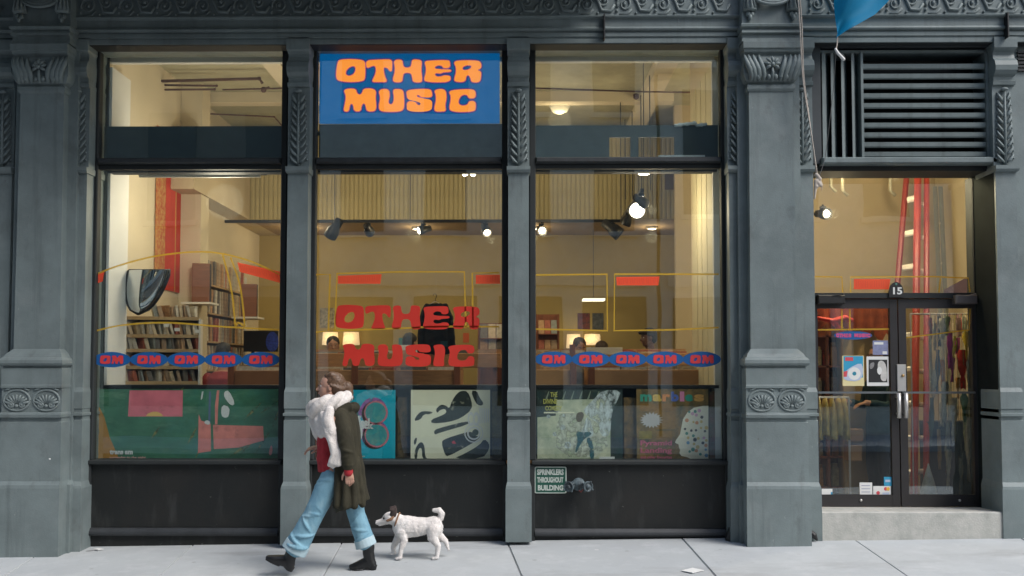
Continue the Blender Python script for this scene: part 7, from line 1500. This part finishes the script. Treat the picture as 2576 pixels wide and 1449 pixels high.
b.limb([d(1098, 1312), d(1108, 1304), d(1111, 1292), d(1104, 1284), d(1092, 1284)], [0.030, 0.028, 0.030, 0.030, 0.018], 12)      # tail curled up and forward
# legs: shoulder, elbow, wrist, paw / hip, knee, hock, paw
b.limb([d(1012, 1336, -0.05), d(1018, 1358, -0.055), d(1010, 1382, -0.055), d(1008, 1398, -0.055)], [(0.046, 0.052), (0.032, 0.034), (0.022, 0.022), (0.020, 0.020)], 12); b.limb([d(1009, 1400, -0.055), d(999, 1402, -0.055)], [(0.024, 0.015), (0.021, 0.012)], 10)
b.limb([d(1008, 1338, 0.05), d(996, 1362, 0.05), d(986, 1380, 0.05), d(990, 1394, 0.05)], [(0.044, 0.048), (0.032, 0.034), (0.022, 0.022), (0.019, 0.019)], 12); b.limb([d(990, 1393, 0.05), d(981, 1397, 0.05)], [(0.022, 0.014), (0.019, 0.011)], 10)
b.limb([d(1092, 1330, -0.045), d(1090, 1352, -0.055), d(1104, 1372, -0.055), d(1101, 1397, -0.055)], [(0.056, 0.070), (0.042, 0.048), (0.024, 0.026), (0.020, 0.020)], 12); b.limb([d(1101, 1400, -0.055), d(1090, 1402, -0.055)], [(0.024, 0.015), (0.021, 0.012)], 10)
b.limb([d(1096, 1330, 0.045), d(1102, 1350, 0.055), d(1120, 1364, 0.055), d(1124, 1376, 0.055)], [(0.056, 0.068), (0.040, 0.044), (0.023, 0.024), (0.019, 0.019)], 12); b.limb([d(1124, 1377, 0.055), d(1127, 1386, 0.055)], [(0.021, 0.015), (0.018, 0.012)], 10)
remeshed(b, 'body', FUR, dog, 0.006, 4, disp=0.008, dscale=0.04)
db = [o for o in dog.children if o.name.startswith('body')][0].data
fm = MB(); polys = db.polygons; nP = len(polys)
for i in range(9000):
    p = polys[random.randrange(nP)]; c = p.center.copy(); n_ = p.normal.copy(); back = Vector((1, 0, -0.35)); tdir = (back - n_ * back.dot(n_))
    if tdir.length < 0.05: continue
    tdir.normalize(); sd = n_.cross(tdir); ln = random.uniform(0.007, 0.016); dv = (tdir * random.uniform(0.7, 1.1) + n_ * random.uniform(0.35, 0.8) + sd * random.uniform(-0.3, 0.3)).normalized()
    c = c - n_ * 0.001 + wloc(dog); fm.add([c - sd * 0.0012, c + sd * 0.0012, c + dv * ln], [(0, 1, 2)])
fo_ = fm.build('fur', pm('white_fur_tufts', (0.80, 0.77, 0.74), 0.9, var=0.15), dog); fo_['kind'] = 'stuff'
for sg, px in ((-1, 990), (1, 984)):
    e = MB(); e.limb([d(px, 1296, sg * 0.045), d(px + 3, 1284, sg * 0.058), d(px + 8, 1276, sg * 0.062)], [(0.014, 0.030), (0.012, 0.034), (0.007, 0.014)], 10); e.limb([d(px + 4, 1280, sg * 0.062), d(px - 6, 1280, sg * 0.07)], [(0.009, 0.02), (0.006, 0.01)], 8); remeshed(e, 'ear', DARK_F, dog, 0.005, 2)
MB().ball(d(944, 1313), (0.014, 0.015, 0.012), 10, 8).build('nose', BLACK, dog, smooth=True)
for sg in (-1, 1): MB().ball(d(967, 1302, sg * 0.042), 0.009, 8, 6).build('eye', BLACK, dog, smooth=True)
m = MB(); m.limb([d(976, 1308, -0.048), d(986, 1304, -0.055), d(992, 1297, -0.05)], [(0.012, 0.012), (0.012, 0.016), (0.012, 0.010)], 10); remeshed(m, 'face_patch', TAN_F, dog, 0.005, 2)
ring = [d(999 + 3 * math.sin(0), 1309) + Vector((0.022 * math.cos(2 * math.pi * i / 20) * 1.0, 0.064 * math.sin(2 * math.pi * i / 20), 0.066 * math.cos(2 * math.pi * i / 20))) for i in range(21)]
MB().tube(ring, 0.007, 8, caps=False).build('collar', TAN_F, dog, smooth=True)

# ================================================================== people browsing inside
def browser(px, py_top, Y, facing, height, hairm, shirtm, skinm, label, hat=False, hairlong=False, pose='stand'):
    """standing person whose head top shows at (px, py_top) at depth Y, facing the given direction"""
    top = at(px, py_top, Y); s = 1.0; cz = top.z - 0.130
    t = thing('person', (top.x, Y, FZ), label, 'person', 'people browsing the record bins'); f = Vector((facing[0], facing[1], 0)).normalized(); l = Vector((0, 0, 1)).cross(f)
    fz = FZ; sh_z = cz - 0.27; hip = fz + (sh_z - fz) * 0.60
    q = lambda a, b, z: Vector((top.x, Y, 0)) + f * a + l * b + Vector((0, 0, z))
    bdy = MB(); PP = head(bdy, q(0, 0, cz), (f.x, f.y, -0.35 if pose == 'bow' else -0.05), 1.0); bdy.limb([q(-0.02, 0, cz - 0.06), q(-0.04, 0, sh_z + 0.02)], [0.055, 0.065], 12)
    bdy.tube([q(-0.05, 0, hip - 0.1), q(-0.04, 0, hip), q(-0.05, 0, (hip + sh_z) / 2), q(-0.05, 0, sh_z - 0.05), q(-0.045, 0, sh_z + 0.05)], [(0.16, 0.12), (0.16, 0.11), (0.16, 0.11), (0.20, 0.11), (0.10, 0.07)], 16, ref=tuple(l))
    for sg in (-1, 1):
        bdy.limb([q(-0.04, sg * 0.09, hip - 0.05), q(-0.01, sg * 0.10, (hip + fz) / 2), q(-0.03, sg * 0.10, fz + 0.08)], [0.085, 0.06, 0.045], 12); bdy.limb([q(-0.02, sg * 0.10, fz + 0.05), q(0.10, sg * 0.11, fz + 0.035)], [0.045, 0.035], 10)
        el = q(0.02, sg * 0.25, (hip + sh_z) / 2); wr_ = q(0.26, sg * 0.16, (hip + sh_z) / 2 + 0.04); bdy.limb([q(-0.05, sg * 0.19, sh_z - 0.03), el, wr_], [0.05, 0.042, 0.03], 12); hand(bdy, wr_, f * 1.0 + Vector((0, 0, -0.2)), (0, 0, -1), tuple(l), 1.0, 0.6)
    remeshed(bdy, 'body', skinm, t, 0.009, 2); face_parts(PP, t, hairm)
    h = MB(); fv = Vector((f.x, f.y, -0.35 if pose == 'bow' else -0.05)).normalized(); uv = (Vector((0, 0, 1)) - fv * fv.z).normalized(); lv_ = uv.cross(fv); M3_ = Matrix((fv, lv_, uv)).transposed()
    h.ball(PP(-0.026, 0, 0.050), (0.098, 0.086, 0.086), 18, 12, M3_); h.ball(PP(-0.055, 0, 0.005), (0.070, 0.082, 0.085 if not hairlong else 0.13), 16, 10, M3_)
    if hat: h.ball(PP(0.02, 0, 0.075), (0.11, 0.084, 0.035), 16, 8, M3_); h.limb([PP(0.07, 0.03, 0.06), PP(0.12, 0, 0.055), PP(0.07, -0.03, 0.06)], [0.012, 0.012, 0.012], 8)
    remeshed(h, 'cap' if hat else 'hair', hairm, t, 0.009, 2, disp=0.012, dscale=0.03)
    sw_ = MB(); sw_.tube([q(-0.05, 0, hip - 0.04), q(-0.045, 0, hip + 0.05), q(-0.05, 0, (hip + sh_z) / 2), q(-0.05, 0, sh_z - 0.04), q(-0.045, 0, sh_z + 0.045)], [(0.19, 0.145), (0.185, 0.14), (0.185, 0.14), (0.22, 0.135), (0.11, 0.085)], 18, ref=tuple(l))
    for sg in (-1, 1): sw_.limb([q(-0.05, sg * 0.19, sh_z - 0.03), q(0.02, sg * 0.25, (hip + sh_z) / 2), q(0.20, sg * 0.185, (hip + sh_z) / 2 + 0.03)], [0.068, 0.058, 0.046], 12)
    remeshed(sw_, 'shirt', shirtm, t, 0.012, 3, disp=0.015, dscale=0.08)
    tr_ = MB(); tr_.tube([q(-0.045, 0, hip + 0.03), q(-0.045, 0, hip - 0.12)], [(0.185, 0.135), (0.185, 0.13)], 16, ref=tuple(l))
    for sg in (-1, 1): tr_.limb([q(-0.04, sg * 0.09, hip - 0.08), q(-0.01, sg * 0.10, (hip + fz) / 2), q(-0.03, sg * 0.10, fz + 0.10)], [0.10, 0.078, 0.065], 12)
    remeshed(tr_, 'trousers', pm('dark_trousers', (0.03, 0.035, 0.05), 0.85, var=0.3), t, 0.012, 2)
    for sg in (-1, 1):
        bo = MB(); bo.limb([q(-0.05, sg * 0.10, fz + 0.045), q(0.10, sg * 0.11, fz + 0.035)], [(0.055, 0.045), (0.05, 0.035)], 10, ref=tuple(l)); bo.build('shoe', BOOT, t, smooth=True)
    return t
BHAIR = pm('black_hair', (0.018, 0.014, 0.012), 0.5, var=0.3, scale=30); BRHAIR = pm('dark_brown_hair', (0.05, 0.026, 0.014), 0.5, var=0.3, scale=30); SKIN2 = pm('warm_skin', (0.46, 0.24, 0.15), 0.5, var=0.1); SKIN3 = pm('deep_skin', (0.13, 0.065, 0.04), 0.5, var=0.1)
SH = lambda nm, c_: pm('shirt_' + nm, c_, 0.85, var=0.2, scale=12)
browser(838, 846, 3.1, (0.25, -1), 1.75, BHAIR, SH('brown', (0.12, 0.07, 0.04)), SKIN2, 'dark-haired person behind the rear bin beside the lit lamps')
browser(1034, 838, 3.0, (0.6, 0.8), 1.75, BHAIR, SH('charcoal', (0.04, 0.04, 0.045)), SKIN2, 'dark-haired person turned away beside the hanging black shirt')
browser(1458, 850, 3.1, (0.3, -1), 1.7, BRHAIR, SH('grey', (0.20, 0.19, 0.18)), SKIN2, 'brown-haired person bowing over the pine bins', pose='bow')
browser(1512, 858, 3.6, (-0.2, 1), 1.7, BRHAIR, SH('tan', (0.25, 0.18, 0.10)), SKIN2, 'brown-haired person mostly hidden behind the white card')
browser(1630, 825, 2.95, (-1, -0.25), 1.8, BHAIR, SH('white', (0.55, 0.53, 0.50)), SKIN3, 'person in profile with dark cap and pale shirt at the pine bins', hat=True)
browser(565, 862, 2.4, (0.3, 1), 1.7, BHAIR, SH('red', (0.35, 0.05, 0.05)), SKIN2, 'dark-haired person from behind in front of the tall record shelving')
browser(2205, 868, 1.0, (-1, -0.3), 1.6, BRHAIR, SH('green', (0.010, 0.035, 0.035)), SKIN2, 'person in dark green standing inside behind the left door posters')
